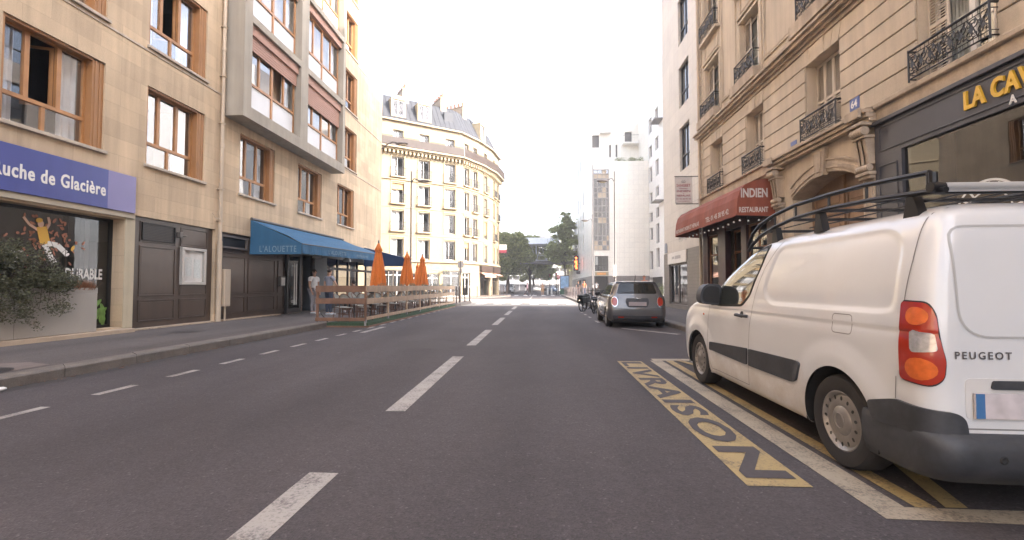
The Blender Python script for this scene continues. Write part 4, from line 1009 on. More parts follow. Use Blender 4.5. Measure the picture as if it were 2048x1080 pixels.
add_text(p, 'RESTAURANT', (5.86, y0-.006, 3.42), (1, 0, 0), (0, 0, 1), width=.83, height=.16, offset=.03)
add_text(p, 'TEL: 01 45 38 95 42', (5.765, 15.9, 3.45), (0, -1, 0), (0, 0, 1), width=1.9, height=.17, offset=.022)
add_text(p, 'RESTAURANT INDIEN ET NEPALAIS', (5.765, 19.25, 3.45), (0, -1, 0), (0, 0, 1), width=2.7, height=.15, offset=.022)
p.build('lettering', m_redt, A_)
p = MB(); rr = random.Random(4)
L_ = thing('string_light', (5.85, 16.5, 3.1), 'string of small round white bulbs hanging under the red awning edge', 'string light')
cb = MB(); pts = []; bl = MB(); n = 17
path = [(6.75, 13.45)] + [(5.84, 13.45 + i*.42) for i in range(n-2)]
for i, (x, y) in enumerate([(6.7, 13.46), (6.4, 13.46), (6.1, 13.46)] + [(5.86, 13.46+i*.4) for i in range(15)]):
    pts.append((x, y, 3.27)); z = 3.27-.06-rr.random()*.05; pts.append((x + .01, y+.2 if x < 5.9 else y, 3.24))
    cb.tube([(x, y, 3.27), (x, y, z)], .004, 4); bl.sphere((x, y, z-.025), .028, n=8, k=6)
cb.tube(pts, .006, 4); cb.build('cable', m_black, L_); bl.build('bulb', m_white, L_, smooth=True)
# hanging sign
m_sg = mat('sign_white', (.58, .54, .50), .5, var=.04); m_sr = mat('sign_red', (.30, .035, .05), .5, var=.02)
L_ = thing('hanging_sign', (6.15, 19.5, 4.8), 'white hanging sign with red lettering on a bracket above the red awning', 'sign')
p = MB(); p.box(5.80, 6.52, 19.46, 19.52, 4.80, 5.92, 0, .01); p.build('board', m_sg, L_)
p = MB()
for (s_, z, w_, h_) in (('SANGEET', 5.50, .58, .12), ('Restaurant', 5.40, .34, .055), ('INDIEN', 5.27, .56, .085), ('et', 5.20, .06, .04), ('NEPALAIS', 5.08, .56, .085), ('01 45 38 95 42', 4.95, .60, .06), ('www.sangeet.fr', 4.86, .52, .045)):
    add_text(p, s_, (6.16, 19.455, z), (1, 0, 0), (0, 0, 1), width=w_, height=h_, offset=.015, center=True)
p.build('lettering', m_sr, L_)
p = MB(); p.tube([(6.16 + .09*cos(a), 19.452, 5.74 + .06*sin(a)) for a in [pi*(1 + i/10) for i in range(11)]], .008, 4); p.tube([(6.10, 19.452, 5.78), (6.16, 19.452, 5.72), (6.22, 19.452, 5.79)], .007, 4); p.build('emblem', m_grey, L_)
p = MB(); p.tube([(5.80, 19.49, 5.95), (6.9, 19.49, 5.95)], .018, 6); p.tube([(5.85, 19.49, 4.77), (6.9, 19.49, 4.77)], .018, 6); p.tube([(6.52, 19.49, 4.78), (6.52, 19.49, 5.95)], .012, 6); p.build('bracket', m_black, L_)
# number plates
L_ = thing('house_number', (6.86, 10.1, 5.1), 'blue enamel house number plate 64 between the windows above the arched door', 'sign')
p = MB(); fbox(p, FR, 9.93, 10.21, -.055, -.037, 5.09, 5.34); p.build('plate', mat('enamel_blue', (.10, .14, .34), .3, var=.02), L_)
p = MB(); fbox(p, FR, 9.945, 10.195, -.0575, -.0552, 5.105, 5.325); p.build('border', mat('enamel_blue2', (.09, .12, .30), .3, var=.02), L_)
p = MB(); add_text(p, '64', (6.9-.06, 10.165, 5.13), (0, -1, 0), (0, 0, 1), width=.19, height=.17, offset=.03); p.build('digits', m_white, L_)
L_ = thing('gas_plate', (6.86, 12.4, 5.1), 'small blue enamel plate low on the rusticated wall left of the doorway balcony', 'sign')
p = MB(); fbox(p, FR, 12.28, 12.56, -.05, -.037, 5.05, 5.16); p.build('plate', MATS['enamel_blue'], L_)
# downpipes
for (y, lb, mm) in ((19.30, 'pale downpipe at the left edge of the old cut stone building', m_pipe),):
    L_ = thing('downpipe', (6.78, y, 0), lb, 'pipe'); p = MB(); p.tube([(6.78, y, .2), (6.78, y, 24)], .055, 10)
    for z in (1.5, 3.8, 6.7, 10.5, 13.5): p.tube([(6.78, y, z), (6.78, y, z+.10)], .07, 10)
    p.build('pipe', mm, L_, smooth=True)
# ================================================================== white panelled building beside it
m_wp = mat('white_stone_panels', (.60, .55, .48), .6, var=.05, vs=.6, brick=(1.45, .72, .008, 0, .04), mortar=.72, streak=.04)
m_gt = mat('grey_tiles', (.17, .155, .14), .4, var=.08, brick=(.30, .15, .006, .0, .08), mortar=.6)
m_alu = mat('dark_aluminium', (.06, .055, .055), .4, .3, var=.05)
NB = thing('panelled_building', (6.9, 22.4, 0), 'white stone panelled building with tall dark framed windows and a small shop', 'building')
yA, yB, zT = 19.452, 25.2, 24.0
ops = [(20.85, 22.3, 6.83, 8.96, .22), (20.85, 22.3, 9.95, 11.95, .22), (20.85, 22.3, 13.05, 15.3, .22), (20.85, 22.3, 16.2, 18.4, .22), (21.35, 24.25, .35, 2.98, .2)]
w = MB(); holes(w, FR, yA, yB, 3.0, zT, ops[:4]); w.quad((6.9, yB, 0), (19, yB, 0), (19, yB, zT), (6.9, yB, zT)); w.quad((6.9, yA, zT), (19, yA, zT), (19, yB, zT), (6.9, yB, zT)); w.quad((19, yA, 0), (19, yB, 0), (19, yB, zT), (19, yA, zT)); w.build('wall', m_wp, NB)
w = MB(); holes(w, FR, yA, yB, 0, 3.0, ops[4:], d=-.03); fbox(w, FR, yA, yB, -.03, 0, 2.99, 3.0); w.build('tiled_base', m_gt, NB)
w = MB(); w.box(8.6, 18.5, yA+.3, yB-.3, .2, zT-.5); w.build('interior', m_dark, NB)
for (a, b, c, e, _) in ops[:4]:
    f = MB(); grid_frame(f, FR, a, b, c, e, .12, .07, .08, us=((a+b)/2,), zs=(c+.75,)); fo = f.build('window', m_alu, NB); g = MB(); pane(g, FR, a+.07, b-.07, c+.07, e-.07, .16); g.build('glass_pane', m_glassR, fo)
f = MB(); grid_frame(f, FR, 21.35, 24.25, .36, 2.40, .06, .08, .08, us=(22.9,)); fo = f.build('shop_window', m_grey, NB); g = MB(); pane(g, FR, 21.43, 24.17, .44, 2.32, .10); g.build('glass_pane', m_glassD, fo)
it = MB(); rr = random.Random(9)
for k in range(26):
    y = rr.uniform(21.5, 24.0); z = rr.uniform(.5, 2.0); fbox(it, FR, y, y+rr.uniform(.15, .5), .5+rr.random()*.5, .55+rr.random()*.5+.5, z, z+rr.uniform(.1, .35))
it.build('shop_display', mat('display_goods', (.45, .38, .28), .7, var=.5, vs=6), NB)
L_ = thing('shop_sign', (6.85, 22.8, 2.4), 'plain white shop sign board above the small shop window right of the crossing', 'sign')
p = MB(); fbox(p, FR, 21.32, 24.28, -.09, -.034, 2.41, 2.98); p.build('board', m_white, L_)
p = MB(); fbox(p, FR, 22.1, 23.0, -.093, -.0905, 2.62, 2.78); fbox(p, FR, 23.1, 23.5, -.093, -.0905, 2.64, 2.76); p.build('faded_lettering', mat('grey_letter', (.42, .40, .38), .6), L_)
L_ = thing('street_name_plate', (6.86, 24.9, 3.3), 'small arched street name plate at the corner of the white panelled building', 'sign')
p = MB(); pts = [(24.6, 3.05), (25.05, 3.05), (25.05, 3.4)] + [(24.825 + .225*cos(a), 3.4 + .2*sin(a)) for a in [pi*i/8 for i in range(1, 8)]] + [(24.6, 3.4)]; p.prism(pts, lambda u, z, d: FR(u, d, z), -.03, -.005); p.build('plate', mat('plate_grey_blue', (.20, .22, .27), .4), L_)
# ================================================================== VEHICLES
m_carw = mat('van_white', (.67, .67, .665), .28, var=.03, vs=1.5, coat=.8, dirt=.05)
_n = m_carw.node_tree.nodes; _l = m_carw.node_tree.links; _b = _n['Principled BSDF']; _src = _b.inputs['Base Color'].links[0].from_socket
_tc = _n.new('ShaderNodeTexCoord'); _sx = _n.new('ShaderNodeSeparateXYZ'); _l.new(_tc.outputs['Object'], _sx.inputs[0])
_no = _n.new('ShaderNodeTexNoise'); _no.inputs['Scale'].default_value = 3.5; _no.inputs['Detail'].default_value = 7; _no.inputs['Roughness'].default_value = .7; _l.new(_tc.outputs['Object'], _no.inputs['Vector'])
_ma = _n.new('ShaderNodeMath'); _ma.operation = 'MULTIPLY_ADD'; _l.new(_no.outputs[0], _ma.inputs[0]); _ma.inputs[1].default_value = -.9; _l.new(_sx.outputs[2], _ma.inputs[2])
_mr = _n.new('ShaderNodeMapRange'); _mr.inputs[1].default_value = .12; _mr.inputs[2].default_value = -.25; _mr.inputs[3].default_value = 0; _mr.inputs[4].default_value = .55; _l.new(_ma.outputs[0], _mr.inputs[0])
_mx = _n.new('ShaderNodeMix'); _mx.data_type = 'RGBA'; _l.new(_mr.outputs[0], _mx.inputs[0]); _l.new(_src, _mx.inputs[6]); _mx.inputs[7].default_value = (.36, .28, .20, 1); _l.new(_mx.outputs[2], _b.inputs['Base Color'])
m_carg = mat('car_silver', (.15, .147, .146), .3, .55, var=.02, coat=1)
m_plas = mat('bumper_plastic', (.045, .047, .052), .55, var=.25, vs=5, fine=.1, fs=30, bump=.05)
m_tyre = mat('tyre_rubber', (.022, .02, .02), .8, var=.15, vs=10, bump=.1, bs=60)
m_rim = mat('wheel_silver', (.30, .28, .26), .4, .6, var=.12, vs=12)
m_seam = mat('seam_dark', (.02, .02, .02), .8, var=0)
m_seaml = mat('seam_grey', (.22, .21, .20), .8, var=0)
m_carglass = mat('car_glass', (.012, .014, .014), .03, var=0, spec=.5)
m_tail = mat('tail_red', (.36, .028, .010), .12, var=.08, vs=20, coat=1)
m_tailo = mat('tail_orange', (.62, .13, .02), .12, var=.15, vs=30, coat=1)
m_tailc = mat('tail_clear', (.45, .43, .42), .1, .3, var=.2, vs=40, coat=1)
m_chrome = mat('chrome', (.55, .55, .55), .12, 1, var=0)
m_under = mat('underbody', (.012, .012, .012), .9, var=0)
def interp(levels, z):
    for a, b in zip(levels[:-1], levels[1:]):
        if z <= b[0]:
            t = (z-a[0])/(b[0]-a[0]); return [a[i]+(b[i]-a[i])*t for i in range(len(a))]
    return list(levels[-1])
def smooth_levels(levels, n):
    """Catmull-Rom through the key rows, n rows out, spaced by arc length in (z, yf, hw)"""
    L = [Vector((l[0]*2.2, l[2], l[3])) for l in levels]; acc = [0]
    for a, b in zip(L[:-1], L[1:]): acc.append(acc[-1] + (b-a).length)
    out = []
    for k in range(n+1):
        s = acc[-1]*k/n; i = 0
        while i < len(acc)-2 and s > acc[i+1]: i += 1
        t = (s-acc[i])/(acc[i+1]-acc[i]); p0 = levels[max(i-1, 0)]; p1 = levels[i]; p2 = levels[i+1]; p3 = levels[min(i+2, len(levels)-1)]
        row = []
        for j in range(len(p1)):
            m1 = (p2[j]-p0[j])/2 if i > 0 else p2[j]-p1[j]; m2 = (p3[j]-p1[j])/2 if i+2 < len(levels) else p2[j]-p1[j]
            # limit overshoot
            dlt = p2[j]-p1[j]
            if dlt == 0: m1 = m2 = 0
            else:
                if m1/dlt < 0: m1 = 0
                if m2/dlt < 0: m2 = 0
                m1 = max(-3*abs(dlt), min(3*abs(dlt), m1)); m2 = max(-3*abs(dlt), min(3*abs(dlt), m2))
            row.append((2*t**3-3*t**2+1)*p1[j] + (t**3-2*t**2+t)*m1 + (-2*t**3+3*t**2)*p2[j] + (t**3-t**2)*m2)
        out.append(row)
    return out
def outline(yr, yf, hw, cr, cf, ny, nr=7, nf=10, bow=.0, bowf=.12, pw=2.3):
    """closed outline, starting at the rear centre, going round the left side (x<0)"""
    crx, cry = cr; cfx, cfy = cf
    s = min(1, (yf-yr)/(cry+cfy+.05)); cry *= s; cfy *= s; crx = min(crx, hw*.9); cfx = min(cfx, hw*.9)
    pts = []
    for i in range(nr): pts.append((-(hw-crx)*i/nr, yr + bow*((hw-crx)*i/nr/hw)**2))
    yb = yr + bow*((hw-crx)/hw)**2
    for i in range(10):
        a = pi/2*i/10; pts.append((-(hw-crx) - crx*sin(a)**(2/pw), yb + cry*(1-cos(a)**(2/pw))))
    for i in range(ny):
        pts.append((-hw, yb+cry + (yf-cfy - yb-cry)*i/ny))
    for i in range(nf+1):
        a = pi/2*i/nf; pts.append((-(hw-cfx) - cfx*cos(a)**(2/pw), yf-cfy + cfy*sin(a)**(2/pw) - (bowf*((hw-cfx)/hw)**2)*sin(a)))
    yy = yf - bowf*((hw-cfx)/hw)**2
    for i in range(1, nr): x = -(hw-cfx)*(1-i/nr); pts.append((x, yf - bowf*(x/hw)**2))
    left = pts; right = [(-x, y) for x, y in reversed(pts[1:])]
    return left + [(0, yf)] + right
def car_body(levels, nz, ny, cr, cf, arches, disp=None, bow=.02, bowf=.12, crf=None):
    rows = smooth_levels(levels, nz); V = []; F = []; n = None
    for r in rows:
        z, yr, yf, hw = r[:4]; k = crf(z) if crf else 1
        o = outline(yr, yf, hw, (cr[0]*k, cr[1]*k), cf, ny, bow=bow, bowf=bowf); n = len(o)
        for (x, y) in o:
            if disp: x = x + (disp(y, z) * (1 if x > 0 else -1)) * (1 if abs(x) > hw*.93 else 0)
            V.append([x, y, z])
    m = len(rows)
    for i in range(m-1):
        for j in range(n): F.append((i*n+j, i*n+(j+1) % n, (i+1)*n+(j+1) % n, (i+1)*n+j))
    F.append(tuple(range((m-1)*n, m*n)))
    # wheel arches
    def inside(v):
        return any((v[1]-a[0])**2 + (v[2]-a[1])**2 < a[2]**2 for a in arches)
    keep = []; out = []
    for f in F:
        if len(f) == 4:
            ins = [inside(V[i]) and abs(V[i][0]) > .5 and V[i][1] > levels[1][1]+.08 and V[i][1] < max(l[2] for l in levels)-.05 for i in f]
            if all(ins): continue
            if any(ins):
                for i, q in zip(f, ins):
                    if q: out.append(i)
        keep.append(f)
    for i in set(out):
        v = V[i]
        for a in arches:
            dy, dz = v[1]-a[0], v[2]-a[1]; d = sqrt(dy*dy+dz*dz)
            if d < a[2] and d > .01: v[1] = a[0]+dy/d*a[2]; v[2] = max(a[1]+dz/d*a[2], levels[0][0])
    mb = MB(); mb.add(V, keep); return mb
def bvh_of(o):
    me = o.data; off = wpos(o); return BVHTree.FromPolygons([v.co + off for v in me.vertices], [list(p.vertices) for p in me.polygons])
# projections: return (ray origin, ray direction) for patch coordinates (a, b)
def P_left(c): return lambda a, b: (Vector((c.x-4, c.y+a, b)), Vector((1, 0, 0)))
def P_right(c): return lambda a, b: (Vector((c.x+4, c.y+a, b)), Vector((-1, 0, 0)))
def P_rear(c): return lambda a, b: (Vector((c.x+a, c.y-5, b)), Vector((0, 1, 0)))
def P_front(c): return lambda a, b: (Vector((c.x+a, c.y+8, b)), Vector((0, -1, 0)))
def P_top(c): return lambda a, b: (Vector((c.x+a, c.y+b, 5)), Vector((0, 0, -1)))
def P_corner(c, px, py, R0, a0):
    """cylinder about (px,py); a = arc length from angle a0 (radians, world xy)"""
    def f(a, b):
        fwd = 0
        if (a0 > 1 and a < 0): fwd = -a; a = 0
        if (a0 < 1 and a > 0): fwd = a; a = 0
        t = a0 + a/R0; d = Vector((cos(t), sin(t), 0)); return Vector((c.x+px, c.y+py+fwd, b)) + d*3, -d
    return f
def rounded(poly, r, n=4):
    """round polygon corners"""
    out = []; k = len(poly)
    for i in range(k):
        p0, p1, p2 = Vector(poly[i-1]), Vector(poly[i]), Vector(poly[(i+1) % k]); rr = r[i] if isinstance(r, (list, tuple)) else r
        a = p1 + (p0-p1).normalized()*min(rr, (p0-p1).length*.48); b = p1 + (p2-p1).normalized()*min(rr, (p2-p1).length*.48)
        for j in range(n+1):
            t = j/n; out.append(((1-t)**2*a + 2*t*(1-t)*p1 + t*t*b))
    return [(p.x, p.y) for p in out]
def patch(mb, bvh, poly, proj, off=.004, step=.035, m=0, skirt=True):
    bm = bmesh.new(); vs = [bm.verts.new((a, b, 0)) for a, b in poly]; bm.faces.new(vs)
    a0, a1 = min(p[0] for p in poly), max(p[0] for p in poly); b0, b1 = min(p[1] for p in poly), max(p[1] for p in poly)
    k = a0 + step
    while k < a1: bmesh.ops.bisect_plane(bm, geom=bm.verts[:]+bm.edges[:]+bm.faces[:], plane_co=(k, 0, 0), plane_no=(1, 0, 0)); k += step
    k = b0 + step
    while k < b1: bmesh.ops.bisect_plane(bm, geom=bm.verts[:]+bm.edges[:]+bm.faces[:], plane_co=(0, k, 0), plane_no=(0, 1, 0)); k += step
    bm.verts.index_update(); P = []; B = []; last = None; miss = set()
    for v in bm.verts:
        o, d = proj(v.co.x, v.co.y); h = bvh.ray_cast(o, d)
        if h[0] is None: q = last or o; nn = -d; miss.add(v.index)
        else: q = h[0]; nn = h[1] if h[1].dot(d) < 0 else -h[1]; last = q
        P.append(q + nn*off); B.append(q - nn*.003)
    base = len(mb.v); mb.v += [tuple(p) for p in P]; nb = len(P)
    for f in bm.faces:
        if not any(v.index in miss for v in f.verts): mb.f.append([base+v.index for v in f.verts]); mb.m.append(m)
    if skirt:
        mb.v += [tuple(p) for p in B]
        for e in bm.edges:
            if len(e.link_faces) == 1 and not (e.verts[0].index in miss or e.verts[1].index in miss):
                i, j = e.verts[0].index, e.verts[1].index; mb.f.append([base+i, base+j, base+nb+j, base+nb+i]); mb.m.append(m)
    bm.free()
def seam(mb, bvh, line, proj, wd=.008, off=.002, step=.03, closed=False, m=0):
    pts = [Vector(p) for p in line]
    if closed: pts.append(pts[0])
    q = []
    for a, b in zip(pts[:-1], pts[1:]):
        n = max(1, int((b-a).length/step)); q += [a.lerp(b, i/n) for i in range(n)]
    q.append(pts[-1]); base = len(mb.v); last = None
    for i, p in enumerate(q):
        t = (q[min(i+1, len(q)-1)] - q[max(i-1, 0)]); t = t.normalized() if t.length else Vector((1, 0)); nn = Vector((-t.y, t.x))*wd/2
        for s in (p+nn, p-nn):
            o, d = proj(s.x, s.y); h = bvh.ray_cast(o, d)
            if h[0] is None: mb.v.append(tuple(last or o)); continue
            n3 = h[1] if h[1].dot(d) < 0 else -h[1]; last = h[0] + n3*off; mb.v.append(tuple(last))
    for i in range(len(q)-1): mb.f.append([base+2*i, base+2*i+1, base+2*i+3, base+2*i+2]); mb.m.append(m)
def wheel(P, cx, cy, side, Rw, wd, style='steel', rr=.205):
    """side -1: outer face towards -x"""
    t = MB(); s = side
    prof = [(rr, 0), (rr+.012, -.004), (Rw-.06, -.012), (Rw-.022, -.006), (Rw-.004, .02), (Rw, .05), (Rw, wd-.05), (Rw-.02, wd-.01), (rr, wd)]
    t.lathe([(r, cx - s*h + s*wd*0) for r, h in prof], (0, cy, Rw), 40, axis='x', cap=False)
    # tread grooves
    for k in range(3): t.lathe([(Rw+.0015, cx - s*(.06+k*.035)), (Rw+.0015, cx - s*(.064+k*.035))], (0, cy, Rw), 40, axis='x', cap=False)
    to = t.build('wheel', m_tyre, P, smooth=35)
    r = MB()
    if style == 'steel':
        pr = [(rr+.004, .0), (rr-.008, -.004), (rr-.018, .006), (rr-.03, .022), (rr-.05, .012), (rr-.085, .0), (.10, .006), (.085, -.006), (.0, -.010)]
        r.lathe([(a, cx - s*(b+.004)) for a, b in pr], (0, cy, Rw), 40, axis='x', cap=False); ro = r.build('rim', m_rim, to, smooth=50)
        h = MB(); n = 15
        for k in range(n):
            a = 2*pi*k/n; c = Vector((cx - s*.0085 + s*.004, cy + cos(a)*(rr-.048), Rw + sin(a)*(rr-.048))); e1 = Vector((0, cos(a), sin(a))); e2 = Vector((0, -sin(a), cos(a)))
            h.add([c + e1*.016*cos(q) + e2*.011*sin(q) - Vector((s*(-.006), 0, 0)) for q in [2*pi*i/10 for i in range(10)]], [list(range(10))])
        h.build('vent_hole', m_seam, ro)
        e = MB(); e.tube([(cx + s*.008, cy + .045*cos(q), Rw + .05*sin(q)) for q in [2*pi*i/20 for i in range(20)]], .003, 4, closed=True); e.build('cap_ring', m_rim, ro)
    else:
        r.lathe([(rr+.004, cx), (rr-.01, cx+s*.003), (rr-.02, cx-s*.03), (rr-.03, cx-s*.08)], (0, cy, Rw), 40, axis='x', cap=False); r.lathe([(.045, cx-s*.0), (.04, cx+s*.004), (0.001, cx+s*.006)], (0, cy, Rw), 20, axis='x', cap=False)
        for k in range(5):
            a = 2*pi*k/5 + .3
            for da in (-.14, .14):
                p0 = Vector((cx, cy + .03*cos(a+da), Rw + .03*sin(a+da))); p1 = Vector((cx, cy + (rr-.01)*cos(a+da*1.4), Rw + (rr-.01)*sin(a+da*1.4))); w2 = Vector((0, -sin(a), cos(a)))*.016
                r.add([p0-w2, p0+w2, p1+w2, p1-w2, p0-w2-Vector((s*.025, 0, 0)), p0+w2-Vector((s*.025, 0, 0)), p1+w2-Vector((s*.03, 0, 0)), p1-w2-Vector((s*.03, 0, 0))], [(0, 1, 2, 3), (0, 1, 5, 4), (2, 3, 7, 6), (1, 2, 6, 5), (0, 3, 7, 4)])
        ro = r.build('rim', m_rim, to, smooth=50)
        h = MB(); h.lathe([(rr-.01, cx-s*.085), (.0, cx-s*.085)], (0, cy, Rw), 24, axis='x'); h.build('brake_disc', m_seam, ro)
    return to
# ---------------------------------------------------------------- white delivery van
VAN = thing('delivery_van', (2.975, 3.30, 0), 'white panel van with black roof rack parked in the delivery bay in the right foreground', 'van')
VC = Vector((2.975, 3.30, 0))
vl = [(.20, -.66, 3.30, .845), (.25, -.73, 3.46, .876), (.38, -.765, 3.55, .893), (.58, -.775, 3.57, .902), (.80, -.775, 3.53, .904), (.93, -.772, 3.43, .902), (1.0, -.77, 3.28, .896), (1.06, -.768, 3.02, .889),
      (1.10, -.765, 2.72, .884), (1.14, -.762, 2.50, .879), (1.26, -.755, 2.33, .866), (1.39, -.745, 2.10, .842), (1.52, -.732, 1.84, .808), (1.61, -.715, 1.64, .775), (1.665, -.69, 1.48, .738), (1.705, -.63, 1.30, .67), (1.735, -.54, 1.1, .56), (1.752, -.40, .9, .40)]
pnl = rounded([(.93, 1.60), (-.36, 1.60), (-.50, 1.50), (-.50, 1.13), (-.42, 1.10), (.92, 1.10), (1.06, 1.20)], .09, 5)
def inpoly(x, y, poly):
    c = False; n = len(poly); dm = 9
    for i in range(n):
        a, b = poly[i-1], poly[i]
        if (a[1] > y) != (b[1] > y) and x < (b[0]-a[0])*(y-a[1])/(b[1]-a[1])+a[0]: c = not c
        ab = (b[0]-a[0], b[1]-a[1]); L2 = ab[0]**2+ab[1]**2 or 1e-9; t = max(0, min(1, ((x-a[0])*ab[0]+(y-a[1])*ab[1])/L2)); d = sqrt((x-a[0]-ab[0]*t)**2+(y-a[1]-ab[1]*t)**2); dm = min(dm, d)
    return dm if c else -dm
def vdisp(y, z):
    d = 0
    if 1.02 < z < 1.68 and -.6 < y < 1.15: s = inpoly(y, z, pnl); d -= .011*max(0, min(1, (s+.02)/.035))
    for cy in (0.0, 2.728):
        r = sqrt((y-cy)**2+(z-.32)**2)
        if r < .62 and z > .2: d += .018*max(0, min(1, (.56-r)/.12))
    if z < 1.0: d += .006*sin(min(1, max(0, (1.0-z)/.12))*pi/2) - .006
    return d
ar = [(0.0, .315, .375), (2.728, .315, .37)]
vb = car_body(vl, 92, 150, (.13, .13), (.30, .42), ar, vdisp, bow=.02, bowf=.16)
vb.v = [(x+VC.x, y+VC.y, z) for x, y, z in vb.v]
body = vb.build('body', m_carw, VAN, smooth=60); vbv = bvh_of(body)
# underbody and arch liners
u = MB(); u.box(VC.x-.80, VC.x+.80, VC.y-.6, VC.y+3.3, .19, .24); u.box(VC.x-.80, VC.x+.80, VC.y+.4, VC.y+2.3, .24, .60)
for cy in (0, 2.728):
    for s in (-1, 1):
        x0, x1 = VC.x+s*.898, VC.x+s*.60
        ps = [(VC.y+cy + .38*cos(a), .315 + .38*sin(a)) for a in [pi*i/18 - .25 + i*.0278 for i in range(19)]]
        for p, q in zip(ps[:-1], ps[1:]): u.quad((x0, p[0], p[1]), (x0, q[0], q[1]), (x1, q[0], q[1]), (x1, p[0], p[1]))
        u.add([(x1, a, b) for a, b in ps], [list(range(19))])
u.build('underbody', m_under, VAN)
for s in (-1, 1):
    for cy in (0, 2.728): wheel(VAN, VC.x + s*.882, VC.y+cy, s, .318, .195)
L, Rr, Re = P_left(VC), P_right(VC), P_rear(VC)
# glass
side_win = rounded([(2.30, 1.11), (2.05, 1.325), (1.60, 1.535), (1.13, 1.625), (1.19, 1.42), (1.33, 1.17), (1.48, 1.065), (2.02, 1.045), (2.28, 1.06)], .05)
for pr, nm in ((L, 1), (Rr, 2)):
    fm = MB(); big = [((a-1.7)*1.045+1.7, (b-1.27)*1.10+1.27) for a, b in side_win]; patch(fm, vbv, big, pr, .003); fm.build('window_seal', m_seam, VAN)
    gmb = MB(); patch(gmb, vbv, side_win, pr, .007, skirt=False); gmb.build('side_window', mat('van_glass', (.03, .035, .03), .02, var=0, spec=1., coat=1), VAN, smooth=70)
    q = MB(); seam(q, vbv, [(2.02, 1.05), (1.98, 1.36)], pr, .022, .010); q.build('window_bar', m_seam, VAN)
ws = MB(); patch(ws, vbv, rounded([(-.70, 1.16), (.70, 1.16), (.60, 1.62), (-.60, 1.62)], .06), P_front(VC), .006); ws.build('windscreen', m_carglass, VAN)
# seams
q = MB()
seam(q, vbv, [(.92, 1.66), (1.10, 1.42), (1.22, 1.15), (1.29, .85), (1.33, .55), (1.36, .27)], L, .007); seam(q, vbv, [(1.36, .27), (2.28, .27), (2.36, .4), (2.38, .8), (2.33, 1.04)], L, .007)
seam(q, vbv, [(-.60, 1.70), (-.60, 1.4), (-.575, 1.15)], L, .007); seam(q, vbv, [(-.535, .73), (-.525, .60)], L, .007)
seam(q, vbv, rounded([(.04, .93), (.04, 1.06), (-.16, 1.06), (-.16, .93)], .03), L, .006, closed=True)
seam(q, vbv, [(2.75, 1.085), (2.3, 1.06)], L, .006)
seam(q, vbv, [(-.20, .45), (-.20, 1.75)], Re, .008); seam(q, vbv, [(-.795, .50), (.7, .50)], Re, .008)
q.build('panel_seam', m_seaml, VAN)
# pressing lines on the side panel and rear wing, rear door pressings
q = MB()
for r_, o in ((.003, .002),): pass
seam(q, vbv, rounded([(-.74, 1.58), (-.26, 1.58), (-.26, .98), (-.66, .98), (-.74, 1.06)], .08), Re, .012, .003, closed=True)
q.build('door_pressing', mat('van_white_groove', (.42, .41, .39), .4, var=0), VAN)
# black side strips
q = MB(); patch(q, vbv, rounded([(2.30, .49), (2.30, .585), (1.34, .635), (1.36, .47)], .02), L, .016); q.build('side_moulding', m_plas, VAN); q = MB(); patch(q, vbv, rounded([(1.315, .47), (1.30, .635), (.48, .655), (.42, .64), (.47, .50), (.55, .47)], .025), L, .016)
q.build('side_moulding', m_plas, VAN); q = MB(); patch(q, vbv, rounded([(2.30, .49), (2.30, .585), (.45, .65), (.5, .48)], .02), Rr, .016)
q.build('side_moulding', m_plas, VAN)
# handle
q = MB(); hx = VC.x - .905
q.tube([(hx+.0, VC.y+1.55, .955), (hx-.035, VC.y+1.52, .957), (hx-.04, VC.y+1.38, .955), (hx+.0, VC.y+1.33, .952)], .016, 8); patch(q, vbv, [(1.47 + .035*cos(a), .962 + .035*sin(a)) for a in [2*pi*i/14 for i in range(14)]], L, .004); q.build('door_handle', m_plas, VAN, smooth=True)
q = MB(); patch(q, vbv, [(2.52 + .018*cos(a), .905 + .012*sin(a)) for a in [2*pi*i/10 for i in range(10)]], L, .006); q.build('side_repeater', m_tailo, VAN)
# mirror
q = MB(); mx = VC.x-.885; my = VC.y+2.10
prof = rounded([(-.02, 1.03), (-.245, 1.05), (-.265, 1.14), (-.235, 1.24), (-.17, 1.285), (-.02, 1.27)], .05)
q.prism(prof, lambda a, b, d: Vector((mx + a + .04, my + d, b)), -.05, .10)
q.prism([(a*.86-.015, (b-1.15)*.86+1.15) for a, b in prof], lambda a, b, d: Vector((mx + a + .04, my + d, b)), .10, .15)
q.tube([(mx+.05, my, 1.06), (mx-.08, my, 1.06)], .03, 8)
q.build('wing_mirror', m_plas, VAN, recalc=True)
q = MB(); q.prism([(a*.8-.03, (b-1.15)*.8+1.15) for a, b in prof], lambda a, b, d: Vector((mx + a + .04, my + d, b)), -.056, -.051); q.build('mirror_glass', m_seam, VAN)
